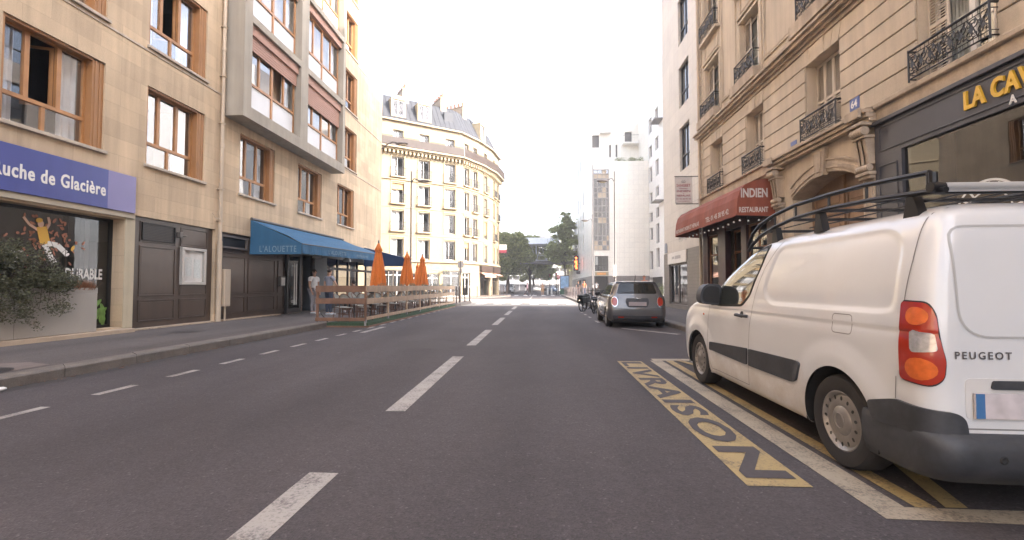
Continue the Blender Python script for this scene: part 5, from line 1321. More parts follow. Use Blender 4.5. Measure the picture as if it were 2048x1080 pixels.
# tail lamps (wrap round the rear corner)
def tail(side):
    px = side*.70; py = -.56; a_out = pi if side < 0 else 0; sg = 1 if side < 0 else -1
    pj = P_corner(VC, px, py, .2, a_out)
    def pp(pts): return [(sg*a, b) for a, b in pts]
    base = rounded([(.008, 1.165), (.150, 1.160), (.178, 1.10), (.188, .96), (.205, .85), (.197, .76), (.16, .715), (.015, .73)], .028)
    root = MB(); patch(root, vbv, pp([((a-.11)*1.06+.11, (b-.94)*1.04+.94) for a, b in base]), pj, .004, .02); lo = root.build('tail_lamp', m_seam, VAN)
    q = MB(); patch(q, vbv, pp(base), pj, .014, .012); q.build('red_lens', m_tail, lo, smooth=40)
    q = MB()
    patch(q, vbv, pp([(.105 + .050*cos(a), 1.085 + .05*sin(a)) for a in [2*pi*i/18 for i in range(18)]]), pj, .018, .02); q.build('amber_lens', m_tailo, lo, smooth=40); q = MB(); patch(q, vbv, pp([(.118 + .060*cos(a), .80 + .06*sin(a)) for a in [2*pi*i/18 for i in range(18)]]), pj, .018, .02)
    q.build('amber_lens', m_tailo, lo, smooth=40)
    q = MB(); patch(q, vbv, pp(rounded([(.078, 1.01), (.172, 1.0), (.180, .90), (.088, .885)], .02)), pj, .018, .02); q.build('clear_lens', m_tailc, lo, smooth=40)
tail(-1); tail(1)
# rear bumper
bl = [(.245, -.76, 0, .885), (.27, -.83, 0, .905), (.33, -.855, 0, .915), (.42, -.86, 0, .918), (.47, -.845, 0, .916), (.49, -.80, 0, .905)]
q = MB()
def bump_rows(bl, yend, x_lim=None):
    rows = []
    for (z, yr, _, hw) in bl:
        pts = [(x, y) for x, y in outline(yr, 2.0, hw, (.16, .17), (.2, .2), 40, bow=.03) if y < yend]
        left = [p for p in pts if p[0] < 0 or (p[0] == 0)]; rows.append((z, pts))
    n = min(len(r[1]) for r in rows)
    for z, pts in rows:
        # order from left end round the rear to the right end
        L_ = sorted([p for p in pts if p[0] < 0], key=lambda p: p[1], reverse=False)
    return rows
def ribbon(levels, yend, cr=(.16, .17), bow=.03, x0=-9, x1=9):
    R_ = []
    for (z, yr, hw) in levels:
        o = outline(yr, 2.0, hw, cr, (.2, .2), 50, bow=bow); half = []
        for p in o:
            if p[1] > yend: break
            half.append(p)
        # resample last to yend
        a = half[-1]; half.append((-hw, yend)); full = [p for p in reversed(half)] + [(-x, y) for x, y in half[1:]]
        full = [p for p in full if x0 <= p[0] <= x1]
        R_.append([(VC.x+x, VC.y+y, z) for x, y in full])
    n = min(len(r) for r in R_); mbb = MB(); vs = []
    for r in R_: vs += r[:n]
    mbb.add(vs, [(i*n+j, i*n+j+1, (i+1)*n+j+1, (i+1)*n+j) for i in range(len(R_)-1) for j in range(n-1)]); return mbb
q = ribbon([(.185, -.62, .84), (.21, -.76, .885), (.25, -.80, .897), (.28, -.835, .908), (.34, -.86, .916), (.41, -.862, .918), (.455, -.845, .915), (.475, -.80, .907), (.48, -.76, .89)], -.26)
bo_ = q.build('rear_bumper', m_plas, VAN, smooth=50)
for s in (-1, 1):
    q = MB()
    pj = P_corner(VC, s*.70, -.56, .2, pi if s < 0 else 0); sg = 1 if s < 0 else -1
    patch(q, vbv, [(sg*a, b) for a, b in rounded([(-.19, .44), (-.225, .545), (-.03, .60), (.235, .585), (.275, .55), (.29, .44)], .03)], pj, .020, .03); q.build('bumper_corner', m_plas, bo_, smooth=40)
q = MB()
for x in (-.63, -.25, .25, .63): q.lathe([(.022, -.8635), (.016, -.868), (.015, -.864), (0.001, -.862)], (VC.x+x, VC.y + .03*(x/.9)**2, .37), 14, axis='y', cap=False)
q.build('parking_sensor', m_seam, bo_)
# number plate recess, plate, handle, badge lettering
q = MB(); patch(q, vbv, rounded([(-.83+.10, .765), (.05, .765), (.05, .55), (-.73, .55)], .03), Re, .003); q.build('plate_recess', mat('recess_white', (.60, .58, .55), .4, var=0), VAN)
q = MB(); patch(q, vbv, rounded([(-.60, .755), (-.40, .755), (-.38, .71), (-.61, .71)], .015), Re, .015); q.build('tailgate_handle', m_plas, VAN)
q = MB(); yb_ = VC.y-.775; q.box(VC.x-.70, VC.x-.18, yb_-.012, yb_+.0, .56, .69); pl_o = q.build('number_plate', mat('plate_blur', (.55, .50, .50), .5, var=.18, vs=9), VAN)
q = MB(); q.box(VC.x-.70, VC.x-.655, yb_-.0135, yb_-.0122, .561, .689); q.build('country_band', mat('plate_blue', (.06, .16, .34), .5, var=.05), pl_o)
q = MB(); 
vs, fs, (tw, th) = text_mesh('PEUGEOT', size=1, offset=.02, extrude=.0, spacing=1.35); sx = .275/tw; sz = .040/th
for off_, mm in ((.005, 0),):
    vv = []
    for v in vs:
        o_, d_ = Re(-.775 + v.x*sx, .865 + v.y*sz); h_ = vbv.ray_cast(o_, d_); vv.append((h_[0] + Vector((0, -.006, 0))) if h_[0] else o_)
    q.add(vv, fs)
q.build('badge_lettering', mat('badge_grey', (.16, .15, .15), .3, .5, var=0), VAN)
# front lamps and grille (unseen side kept simple but whole)
for s in (-1, 1):
    q = MB(); patch(q, vbv, [(s*a, b) for a, b in rounded([(.42, .78), (.80, .82), (.84, .98), (.60, .93)], .03)], P_front(VC), .008); q.build('headlight', m_tailc, VAN)
q = MB(); patch(q, vbv, rounded([(-.5, .35), (.5, .35), (.42, .62), (-.42, .62)], .05), P_front(VC), .006); patch(q, vbv, rounded([(-.8, .24), (.8, .24), (.8, .33), (-.8, .33)], .02), P_front(VC), .01); q.build('grille', m_plas, VAN)
# roof rack
RK = thing('roof_rack', (VC.x, VC.y, 1.8), 'black tubular roof rack with curved front rails mounted on the white van', 'roof rack')
q = MB()
def path(x, zo): 
    return [(VC.x+x, VC.y+yy, zz+zo) for yy, zz in ((-.70, 1.815), (-.2, 1.86), (.3, 1.885), (.75, 1.88), (1.1, 1.845), (1.38, 1.79), (1.56, 1.715), (1.64, 1.66))]
for s in (-1, 1):
    lo = path(s*.735, -.03); q.tube(lo, .017, 8)
    hi = [(VC.x+s*.735, VC.y+yy, zz) for yy, zz in ((-.60, 1.905), (-.1, 1.945), (.3, 1.96), (.75, 1.96), (1.1, 1.93), (1.38, 1.875), (1.54, 1.80), (1.62, 1.72), (1.645, 1.66))]; q.tube(hi, .017, 8)
    for k in (0, 1, 2, 3, 4): a, b = Vector(lo[k]), Vector(hi[k]); q.tube([a.lerp(Vector((a.x, b.y, a.z)), 1) if False else (a.x, b.y, a.z), b], .010, 6)
    q.tube([(VC.x+s*.735, VC.y-.60, 1.79), (VC.x+s*.735, VC.y-.60, 1.905)], .018, 8)
for yy, zz in ((-.55, 1.80), (-.1, 1.835), (.42, 1.855), (.85, 1.845), (1.25, 1.79), (1.64, 1.66)): q.tube([(VC.x-.735, VC.y+yy, zz), (VC.x+.735, VC.y+yy, zz)], .014, 8)
q.build('rails', m_black, RK, smooth=True)
for s in (-1, 1):
    for yy, z1, z0 in ((-.45, 1.81, 1.665), (.45, 1.855, 1.685), (1.12, 1.81, 1.64)):
        q = MB(); q.prism([(-.07, 0), (.05, 0), (.02, z1-z0), (-.02, z1-z0)], lambda a, b, d: Vector((VC.x+s*.70+d*s, VC.y+yy+a, z0+b)), -.02, .035); q.build('rack_foot', m_black, RK)
q = MB()
q.tube([(VC.x-.70, VC.y-.64, 1.81), (VC.x+.75, VC.y-.64, 1.81)], .026, 14); q.build('roller_bar', m_chrome if False else mat('alu_bar', (.50, .50, .49), .35, .4, var=.03), RK, smooth=True)
q = MB(); q.tube([(VC.x-.77, VC.y-.64, 1.81), (VC.x-.70, VC.y-.64, 1.81)], .030, 12)
for s in (-1, 1): q.tube([(VC.x+s*.735, VC.y-.62, 1.80), (VC.x+s*.735, VC.y-.62, 1.90)], .022, 8)
q.build('roller_end', m_black, RK, smooth=True)
q = MB(); 
for k in range(6): q.tube([(VC.x-.60+k*.24, VC.y-.45, 1.825), (VC.x-.60+k*.24, VC.y+1.2, 1.815)], .006, 5)
q.build('mesh_wire', m_black, RK)
# ---------------------------------------------------------------- generic car with patches (local frame: rear axle at y=0)
def hatchback(name, loc, rz, label, paint, roofm, cat='car'):
    T = thing(name, (0, 0, 0), label, cat); c = Vector((0, 0, 0))
    lv = [(.19, -.44, 2.98, .76), (.26, -.56, 3.12, .825), (.40, -.605, 3.2, .858), (.56, -.612, 3.21, .866), (.72, -.585, 3.17, .866), (.84, -.555, 3.10, .858), (.91, -.54, 2.98, .842), (.95, -.53, 2.65, .825), (.985, -.52, 2.20, .795), (1.02, -.51, 2.02, .772),
          (1.12, -.48, 1.84, .735), (1.23, -.445, 1.64, .695), (1.31, -.42, 1.46, .66), (1.36, -.40, 1.32, .62), (1.39, -.35, 1.18, .54), (1.405, -.24, 1.02, .42), (1.41, -.1, .85, .30)]
    def dsp(y, z):
        d = 0
        for cy in (0, 2.495):
            r = sqrt((y-cy)**2+(z-.31)**2)
            if r < .6: d += .022*max(0, min(1, (.50-r)/.14))
        if .86 < z < .96: d += .006
        return d
    ar = [(0, .305, .345), (2.495, .305, .345)]
    b = car_body(lv, 80, 120, (.22, .20), (.34, .40), ar, dsp, bow=.06, bowf=.22); bo = b.build('body', paint, T, smooth=60); bv = bvh_of(bo)
    u = MB(); u.box(-.74, .74, -.5, 3.0, .17, .22); u.box(-.7, .7, .4, 2.1, .22, .55)
    for cy in (0, 2.495):
        for s in (-1, 1):
            ps = [(cy + .35*cos(a), .305 + .35*sin(a)) for a in [pi*i/16 for i in range(17)]]
            for p, q in zip(ps[:-1], ps[1:]): u.quad((s*.86, *p), (s*.86, *q), (s*.55, *q), (s*.55, *p))
            u.add([(s*.55, a, z) for a, z in ps], [list(range(17))])
    u.build('underbody', m_under, T)
    for s in (-1, 1):
        for cy in (0, 2.495): wheel(T, s*.868, cy, s, .305, .195, 'alloy', .21)
        pr = P_left(c) if s < 0 else P_right(c)
        q = MB(); sw = rounded([(2.02, 1.0), (1.50, 1.30), (.9, 1.345), (.1, 1.33), (-.30, 1.26), (-.42, 1.0), (1.0, .985)], .04); patch(q, bv, sw, pr, .005); q.build('side_window', m_carglass, T, smooth=70)
        q = MB(); seam(q, bv, [(1.0, .98), (.94, 1.35)], pr, .035, .009); q.build('window_pillar', m_black, T)
        q = MB(); seam(q, bv, [(2.25, .965), (1.0, .965), (-.36, .972)], pr, .018, .010); q.build('chrome_trim', m_chrome, T)
        q = MB(); seam(q, bv, [(.86, .95), (.80, .55), (.85, .28), (1.95, .28), (2.1, .5), (2.1, .94)], pr, .006); q.build('door_seam', m_seam, T)
        q = MB(); seam(q, bv, [(cos(a)*.355, .305+sin(a)*.355) for a in [pi*i/16 for i in range(17)]], pr, .045, .010); seam(q, bv, [(2.495+cos(a)*.355, .305+sin(a)*.355) for a in [pi*i/16 for i in range(17)]], pr, .045, .010)
        seam(q, bv, [(.42, .26), (2.08, .26)], pr, .09, .008); q.build('arch_trim', m_plas, T)
        q = MB(); q.sphere((s*.93, 1.86, 1.0), .10, .07, .075, 12, 8); q.tube([(s*.78, 1.88, .96), (s*.90, 1.87, .98)], .02, 6); q.build('wing_mirror', m_black, T, smooth=True)
    # roof in its own colour
    q = MB(); patch(q, bv, rounded([(-.62, -.34), (.62, -.34), (.60, 1.35), (-.60, 1.35)], .12), P_top(c), .006); q.build('roof', roofm, T, smooth=40)
    q = MB(); patch(q, bv, rounded([(-.60, 1.03), (-.50, 1.335), (.50, 1.335), (.60, 1.03)], .05), P_rear(c), .006); q.build('rear_window', m_carglass, T, smooth=70)
    q = MB(); patch(q, bv, rounded([(-.60, 1.345), (.60, 1.345), (.57, 1.375), (-.57, 1.375)], .01), P_rear(c), .02); q.build('spoiler', m_black, T)
    q = MB(); seam(q, bv, [(-.45, 1.05), (-.05, 1.08)], P_rear(c), .02, .02); q.build('rear_wiper', m_black, T)
    q = MB(); patch(q, bv, rounded([(-.62, 1.06), (-.52, 1.30), (.52, 1.30), (.62, 1.06)], .05), P_front(c), .006); q.build('windscreen', m_carglass, T)
    # tail lamps, plate recess, plate, badge, bumper parts
    for s in (-1, 1):
        q = MB(); pts = [(s*.665 + .095*cos(a) * (1 if cos(a)*s < 0 else 1.15), .79 + .15*sin(a)) for a in [2*pi*i/26 for i in range(26)]]; patch(q, bv, pts, P_rear(c), .010, .03); lo = q.build('tail_lamp', m_chrome, T, smooth=40)
        q = MB(); pts = [(s*.665 + .078*cos(a) * (1 if cos(a)*s < 0 else 1.15), .79 + .13*sin(a)) for a in [2*pi*i/26 for i in range(26)]]; patch(q, bv, pts, P_rear(c), .018, .03); q.build('lens', m_tail, lo, smooth=40)
        q = MB(); patch(q, bv, rounded([(s*.40, .345), (s*.57, .35), (s*.58, .315), (s*.41, .31)], .01), P_rear(c), .024); q.build('reflector', m_tail, T)
        q = MB(); pts = [(s*.60 + .11*cos(a), .74 + .12*sin(a)) for a in [2*pi*i/20 for i in range(20)]]; patch(q, bv, pts, P_front(c), .01); q.build('headlight', m_tailc, T)
    q = MB(); patch(q, bv, rounded([(-.33, .895), (.33, .895), (.35, .75), (.28, .62), (-.28, .62), (-.35, .75)], .05), P_rear(c), .004); q.build('plate_recess', m_plas, T)
    q = MB(); q.box(-.26, .26, -.628, -.612, .665, .785); q.build('number_plate', mat('plate_soft', (.36, .31, .31), .5, var=.05), T)
    q = MB(); q.sphere((0, -.60, .885), .035, .012, .02, 10, 6)
    for s in (-1, 1): q.prism([(s*.03, .895), (s*.10, .90), (s*.095, .875), (s*.03, .878)], lambda a, b_, d: Vector((a, d, b_)), -.612, -.600)
    q.build('winged_badge', m_chrome, T)
    q = MB(); patch(q, bv, rounded([(-.74, .38), (.74, .38), (.72, .30), (.66, .20), (-.66, .20), (-.72, .30)], .03), P_rear(c), .016); q.build('lower_bumper', m_plas, T)
    q = MB(); seam(q, bv, [(-.78, .60), (-.3, .575), (.3, .575), (.78, .60)], P_rear(c), .008); seam(q, bv, [(-.56, 1.0), (-.58, .62)], P_rear(c), .006); seam(q, bv, [(.56, 1.0), (.58, .62)], P_rear(c), .006); q.build('tailgate_seam', m_seam, T)
    q = MB(); q.tube([(0, -.15, 1.40), (0, -.30, 1.60)], .006, 5); q.sphere((0, -.15, 1.41), .02); q.build('antenna', m_black, T)
    T.location = loc; T.rotation_euler = (0, 0, rz); return T
m_roofw = mat('pale_roof', (.50, .46, .42), .3, .2, var=.02, coat=1)
hatchback('hatchback_car', (2.97, 14.35, 0), R(-1.5), 'small silver grey hatchback with oval red tail lamps parked at the right kerb', m_carg, m_roofw)
# ================================================================== PEOPLE
m_skin = mat('skin', (.42, .24, .16), .55, var=.06, vs=10); m_skind = mat('skin_dark', (.20, .10, .065), .55, var=.06, vs=10)
def cloth(name, c): return mat('cloth_'+name, c, .85, var=.12, vs=7, bump=.1, bs=14)
def skin_mesh(name, V, E, Rr, m, parent, sub=2):
    me = bpy.data.meshes.new(name); me.from_pydata(V, E, []); o = bpy.data.objects.new(name, me); COL.objects.link(o)
    o.modifiers.new('s', 'SKIN'); 
    if not me.skin_vertices: 
        bm = bmesh.new(); bm.from_mesh(me); bm.verts.layers.skin.verify(); bm.to_mesh(me); bm.free()
    for i, sv in enumerate(me.skin_vertices[0].data):
        r = Rr[i]; sv.radius = r if isinstance(r, tuple) else (r, r); sv.use_root = (i == 0)
    o.modifiers['s'].use_smooth_shade = True; o.modifiers['s'].branch_smoothing = .6
    ss = o.modifiers.new('u', 'SUBSURF'); ss.levels = sub; ss.render_levels = sub
    dg = bpy.context.evaluated_depsgraph_get(); dg.update(); nm = bpy.data.meshes.new_from_object(o.evaluated_get(dg)); nm.name = name
    bpy.data.objects.remove(o); bpy.data.meshes.remove(me); nm.materials.clear(); nm.materials.append(m)
    for p in nm.polygons: p.use_smooth = True
    q = bpy.data.objects.new(name, nm); COL.objects.link(q); q.parent = parent; return q
def person(loc, rz, label, H=1.75, shirt=None, trousers=None, hair=(.03, .02, .015), skin=None, build=1.0, stride=0., arms=((.06, -.02, .10), (.06, -.02, .10)), sleeve=.55,
           shorts=False, dress=None, shoes=(.5, .5, .5), lean=0., seat=None, detail=True, pack=None, longhair=False, beard=False):
    """faces +y locally. arms: (out, elbow_fwd, hand_fwd) for left (x<0) and right; seat: seat height when sitting"""
    T = thing('person', (0, 0, 0), label, 'person'); sk = skin or m_skin; s = H/1.75; b = build
    hz = .93*s if seat is None else seat + .10
    def P(x, y, z): return (x*s, y*s, z)
    up = lambda z: hz + (z-.93)*s     # torso heights relative to the hip
    ly = lambda z: lean*(z-.93)       # forward lean
    V = []; E = []; Rr = []; idx = {}
    def add(k, p, r, to=None):
        idx[k] = len(V); V.append(p); Rr.append(r*s if not isinstance(r, tuple) else (r[0]*s, r[1]*s))
        if to is not None: E.append((idx[to], idx[k]))
    add('pelvis', P(0, 0, up(.96)), .105*b); add('waist', P(0, ly(1.1), up(1.10)), .10*b, 'pelvis'); add('chest', P(0, ly(1.30), up(1.30)), .115*b, 'waist'); add('neckb', P(0, ly(1.44), up(1.44)), .065, 'chest')
    add('neck', P(0, ly(1.5)+.01, up(1.51)), .05, 'neckb'); add('jaw', P(0, ly(1.56)+.03, up(1.575)), .066, 'neck'); add('head', P(0, ly(1.64)+.02, up(1.655)), .082, 'jaw'); add('crown', P(0, ly(1.68)+.005, up(1.70)), .058, 'head')
    for sg, key, A in ((-1, 'l', arms[0]), (1, 'r', arms[1])):
        out, ef, hf = A; sh = (sg*.175*b, ly(1.41), up(1.41))
        add(key+'sh', P(*sh), .058*b, 'neckb')
        el = (sg*(.19*b+out), ly(1.41)+ef, up(1.41) - sqrt(max(.29**2 - out**2 - ef**2, .01))*s)
        add(key+'el', P(*el), .042, key+'sh')
        wl = .25; dy = hf - ef; wr = (sg*(.19*b+out*.7), ly(1.41)+hf, el[2] - sqrt(max(wl**2 - dy**2, .0009))*s * (1 if abs(dy) < wl*.98 else .1))
        add(key+'wr', P(*wr), .027, key+'el'); d = (Vector(P(*wr)) - Vector(P(*el))).normalized()
        pm = Vector(P(*wr)) + d*.065*s; add(key+'pm', tuple(pm), (.034, .020), key+'wr')
        if detail:
            for k in range(4):
                o = Vector((0, (k-1.5)*.019, 0)); e1 = pm + d*.05*s + o; e2 = pm + d*(.085+.008*(1.5-abs(k-1.5)))*s + o + Vector((-sg*.012, 0, 0))
                add(key+'f%d' % k, tuple(e1), .0085, key+'pm'); add(key+'g%d' % k, tuple(e2), .007, key+'f%d' % k)
            t1 = pm + Vector((-sg*.01, .035, 0)) - d*.02; add(key+'t', tuple(t1), .010, key+'pm'); add(key+'u', tuple(t1 + d*.04 + Vector((0, .012, 0))), .008, key+'t')
        st = stride*sg
        hip = (sg*.09*b, 0, hz - .03*s)
        add(key+'hip', P(*hip), .082*b, 'pelvis')
        if seat is None:
            kn = (sg*.095, st*.5 + .02, .50*s); an = (sg*.10, st + (-.06 if st < 0 else 0), .085*s + (.05 if st < -.1 else 0)); toe = (sg*.115, st + .15, .035*s + (.0))
        else:
            kn = (sg*.13, .42, hz - .03); an = (sg*.13, .40, .085); toe = (sg*.14, .55, .035)
        add(key+'kn', P(*kn), .055, key+'hip'); add(key+'cf', P(kn[0], (kn[1]+an[1])/2-.02, (kn[2]+an[2])/2+.06*s), .050, key+'kn'); add(key+'an', P(*an), .036, key+'cf'); add(key+'toe', P(*toe), .035, key+'an')
    skin_mesh('body', V, E, Rr, sk, T, 2)
    def sub(name, keys, grow, m, edges, cut=None):
        ii = {k: n for n, k in enumerate(keys)}; vv = [Vector(V[idx[k]]) for k in keys]
        if cut:
            for k, (k0, t) in cut.items(): vv[ii[k]] = Vector(V[idx[k0]]).lerp(Vector(V[idx[k]]), t)
        rr = [(Rr[idx[k]] if not isinstance(Rr[idx[k]], tuple) else Rr[idx[k]][0])*grow[0] + grow[1] for k in keys]
        return skin_mesh(name, [tuple(v) for v in vv], [(ii[a], ii[b]) for a, b in edges], rr, m, T, 2)
    if dress:
        sub('dress', ['pelvis', 'waist', 'chest', 'neckb', 'lsh', 'rsh', 'lel', 'rel', 'lhip', 'rhip', 'lkn', 'rkn'], (1.08, .022), dress, [('pelvis', 'waist'), ('waist', 'chest'), ('chest', 'neckb'), ('neckb', 'lsh'), ('neckb', 'rsh'), ('lsh', 'lel'), ('rsh', 'rel'), ('pelvis', 'lhip'), ('pelvis', 'rhip'), ('lhip', 'lkn'), ('rhip', 'rkn')], {'lel': ('lsh', sleeve), 'rel': ('rsh', sleeve)})
    else:
        ks = ['pelvis', 'waist', 'chest', 'neckb', 'lsh', 'rsh', 'lel', 'rel']; es = [('pelvis', 'waist'), ('waist', 'chest'), ('chest', 'neckb'), ('neckb', 'lsh'), ('neckb', 'rsh'), ('lsh', 'lel'), ('rsh', 'rel')]; cut = {'lel': ('lsh', min(1, sleeve)), 'rel': ('rsh', min(1, sleeve))}
        if sleeve > 1: ks += ['lwr', 'rwr']; es += [('lel', 'lwr'), ('rel', 'rwr')]; cut = None
        sub('shirt', ks, (1.04, .016), shirt, es, cut)
        kk = ['pelvis', 'lhip', 'rhip', 'lkn', 'rkn'] + ([] if shorts else ['lcf', 'rcf', 'lan', 'ran']); ee = [('pelvis', 'lhip'), ('pelvis', 'rhip'), ('lhip', 'lkn'), ('rhip', 'rkn')] + ([] if shorts else [('lkn', 'lcf'), ('rkn', 'rcf'), ('lcf', 'lan'), ('rcf', 'ran')])
        sub('trousers', kk, (1.03, .014), trousers, ee)
    for kk in ('l', 'r'):
        a, t = Vector(V[idx[kk+'an']]), Vector(V[idx[kk+'toe']])
        q = MB(); h0 = Vector((a.x, a.y-.03, t.z)); q.tube([h0, (h0+t)/2 + Vector((0, 0, .012)), t, t + Vector((0, .05*s, -.005))], [.044*s, .046*s, .042*s, .022*s], 10); q.build('shoe', cloth('shoe%d' % int(shoes[0]*100), shoes), T, smooth=True)
    hd = Vector(V[idx['head']]); q = MB()
    q.sphere((hd.x, hd.y-.014*s, hd.z+.026*s), .088*s, .098*s, .092*s, 14, 9)
    q.v = [(x, y, z) for x, y, z in q.v]
    keep = [f for f in q.f if not all(q.v[i][1] > hd.y+.035*s and q.v[i][2] < hd.z+.055*s for i in f) and not all(q.v[i][2] < hd.z-.045*s for i in f)]
    q.f = keep; q.m = [0]*len(keep)
    if longhair: q.sphere((hd.x, hd.y-.07*s, hd.z-.08*s), .075*s, .05*s, .14*s, 12, 8)
    q.build('hair', cloth('hair%d' % int(hair[0]*1000), hair), T, smooth=True)
    q = MB(); q.sphere((hd.x, hd.y+.098*s, hd.z-.012*s), .012*s, .018*s, .024*s, 8, 6)
    for sg in (-1, 1): q.sphere((hd.x+sg*.083*s, hd.y-.005*s, hd.z-.005*s), .012*s, .018*s, .03*s, 8, 6)
    q.build('face', sk, T, smooth=True)
    if detail:
        q = MB()
        for sg in (-1, 1): q.sphere((hd.x+sg*.03*s, hd.y+.078*s, hd.z+.008*s), .012*s, .008*s, .007*s, 8, 5)
        q.box(hd.x-.022*s, hd.x+.022*s, hd.y+.080*s, hd.y+.094*s, hd.z-.05*s, hd.z-.044*s); q.build('eyes', m_seam, T)
    if beard: q = MB(); q.sphere((hd.x, hd.y+.045*s, hd.z-.065*s), .062*s, .058*s, .05*s, 12, 8); q.build('beard', cloth('hair%d' % int(hair[0]*1000), hair), T, smooth=True)
    if pack: q = MB(); q.sphere((0, -.17*s, up(1.28)), .14*s, .10*s, .20*s, 12, 8); q.build('backpack', pack, T, smooth=True)
    T.location = loc; T.rotation_euler = (0, 0, rz); return T
person((-9.12, 17.75, .15), R(-100), 'man in a white t-shirt and loose grey trousers standing at the restaurant door', 1.78, cloth('brightwhite', (.75, .74, .73)), cloth('lightgrey', (.27, .25, .26)), skin=m_skin, build=1.3, arms=((.05, -.02, .05), (.05, .03, .12)))
person((-8.12, 17.0, .15), R(-25), 'man in a grey t-shirt and dark jeans seen from behind in front of the restaurant', 1.79, cloth('grey', (.22, .22, .25)), cloth('jeans', (.035, .045, .07)), build=1.08, arms=((.07, .02, .04), (.10, .06, .26)))
person((-7.30, 19.2, .15), R(-60), 'bearded man in a light blue shirt leaning over behind the first orange parasol', 1.74, cloth('paleblue', (.42, .45, .52)), cloth('black', (.02, .02, .022)), skin=m_skind, arms=((.08, .10, .28), (.08, .10, .28)), sleeve=1.2, lean=.3, beard=True)
person((-7.95, 18.9, .15), R(60), 'dark haired person in a brown top sitting at a terrace table by the restaurant', 1.68, cloth('brown', (.12, .06, .045)), cloth('black', (.02, .02, .022)), seat=.46, arms=((.06, .08, .28), (.06, .08, .28)))
person((-1.62, 62.0, 0), R(-75), 'person in a pale pink shirt with a dark backpack walking over the far crossing', 1.76, cloth('pink', (.50, .30, .32)), cloth('maroon', (.06, .03, .03)), stride=.28, arms=((.06, .12, .2), (.06, -.12, -.1)), sleeve=1.2, detail=False, pack=m_under)
person((.50, 62.0, 0), R(175), 'woman in a tan patterned dress walking on the far crossing', 1.72, dress=cloth('tan', (.36, .21, .10)), stride=.12, detail=False, longhair=True, hair=(.12, .06, .03))
person((5.2, 52.5, .15), R(170), 'woman in an orange top on the right pavement beyond the bollards', 1.70, cloth('orange', (.60, .20, .07)), cloth('denim', (.07, .09, .15)), detail=False, longhair=True, hair=(.2, .09, .03), arms=((.1, .05, .2), (.06, -.05, .02)))
person((7.2, 57.0, .15), R(-10), 'person in a white top standing in front of the corner entrance', 1.72, cloth('white', (.62, .60, .58)), cloth('black', (.02, .02, .022)), detail=False)
person((4.7, 54.5, .15), R(190), 'person in dark clothes walking between the bollards and the corner building', 1.75, cloth('black', (.02, .02, .022)), cloth('maroon', (.06, .03, .03)), detail=False, stride=.1)
person((4.15, 67.0, .15), R(200), 'person in a dark red jacket walking on the far right pavement beside the shelter', 1.75, cloth('darkred', (.09, .025, .03)), cloth('black', (.02, .02, .022)), detail=False, stride=.12, sleeve=1.2)
person((6.25, 27.2, .15), R(150), 'bald man with reddish face on the pavement behind the silver hatchback', 1.74, cloth('rust', (.30, .12, .08)), cloth('denim', (.07, .09, .15)), hair=(.20, .09, .06), skin=mat('skin_ruddy', (.45, .19, .12), .55, var=.05), detail=False)
# ================================================================== TERRACE
m_pine = mat('pale_pine', (.46, .33, .225), .7, var=.12, vs=2.5, streak=.12); m_pineb = mat('brown_plank', (.20, .105, .062), .7, var=.15, vs=4, streak=.15)
m_turf = mat('green_turf', (.045, .085, .045), .95, var=.25, vs=14, fine=.3, fs=90); m_galv = mat('galvanised', (.32, .33, .34), .4, .6, var=.15, vs=10)
D_ = thing('terrace_platform', (-6, 20.5, 0), 'low terrace platform with green turf edge standing in the parking lane', 'platform')
q = MB(); q.box(-6.85, -5.22, 13.5, 27.9, .03, .135); q.build('deck', m_turf, D_)
q = MB(); q.box(-5.215, -5.17, 13.45, 27.95, .004, .05); q.box(-6.85, -5.215, 13.45, 13.495, .004, .05); q.build('edge_board', m_pineb, D_)
F_ = thing('terrace_fence', (-6, 20.5, 0), 'timber plank fence with a planted top board round the restaurant terrace', 'fence')
xf = -5.27; posts = [13.5, 15.55, 17.8, 19.8, 21.7, 23.65, 25.6, 27.85]
for y in posts:
    q = MB(); q.box(xf-.055, xf+.0, y-.05, y+.05, .24, 1.10, 0, .004); q.build('post', m_pine if y > 14 else m_pineb, F_)
    q = MB(); q.box(xf-.048, xf+.003, y-.043, y+.043, .0, .24); q.build('post_foot', m_galv, F_)
rp = random.Random(2)
for a, b in zip(posts[:-1], posts[1:]):
    q = MB(); q.box(xf+.002, xf+.024, a+.003, b-.003, 1.075 + rp.uniform(-.006, .006), 1.275, 0, .004); q.box(xf-.20, xf-.18, a+.003, b-.003, 1.10, 1.24); q.box(xf-.18, xf+.0, a+.05, b-.05, 1.105, 1.12)
    q.box(xf+.002, xf+.022, a+.003, b-.003, .70 + rp.uniform(-.006, .006), .885, 0, .004); q.box(xf+.002, xf+.022, a+.003, b-.003, .225, .33 + rp.uniform(-.004, .004), 0, .004); q.build('rail', m_pine, F_)
    q = MB()
    for t in (.36, .68): y = a+(b-a)*t; q.box(xf-.035, xf-.003, y-.03, y+.03, .885 if 0 else .80, 1.10)
    q.build('baluster', m_pine, F_)
for x in (-6.80,):
    q = MB(); q.box(x-.04, x+.04, 13.47, 13.51, .18, 1.10, 0, .004); q.build('post', m_pineb, F_); q = MB(); q.box(x-.05, x+.05, 13.46, 13.52, .0, .18); q.build('post_foot', m_galv, F_)
q = MB()
for (a, b) in ((1.08, 1.275), (.72, .89), (.195, .30)): q.box(-6.84, xf+.0, 13.425, 13.448, a, b, 0, .004)
q.build('rail', m_pineb, F_)
q = MB(); q.tube([(-6.72, 13.55, .42), (-6.50, 13.56, .15)], .018, 5); q.build('brace', m_black, F_)
q = MB()
for (a, b) in ((1.09, 1.262), (.74, .885), (.205, .29)): q.box(-6.84, xf+.0, 27.9, 27.92, a, b)
q.build('rail', m_pine, F_)
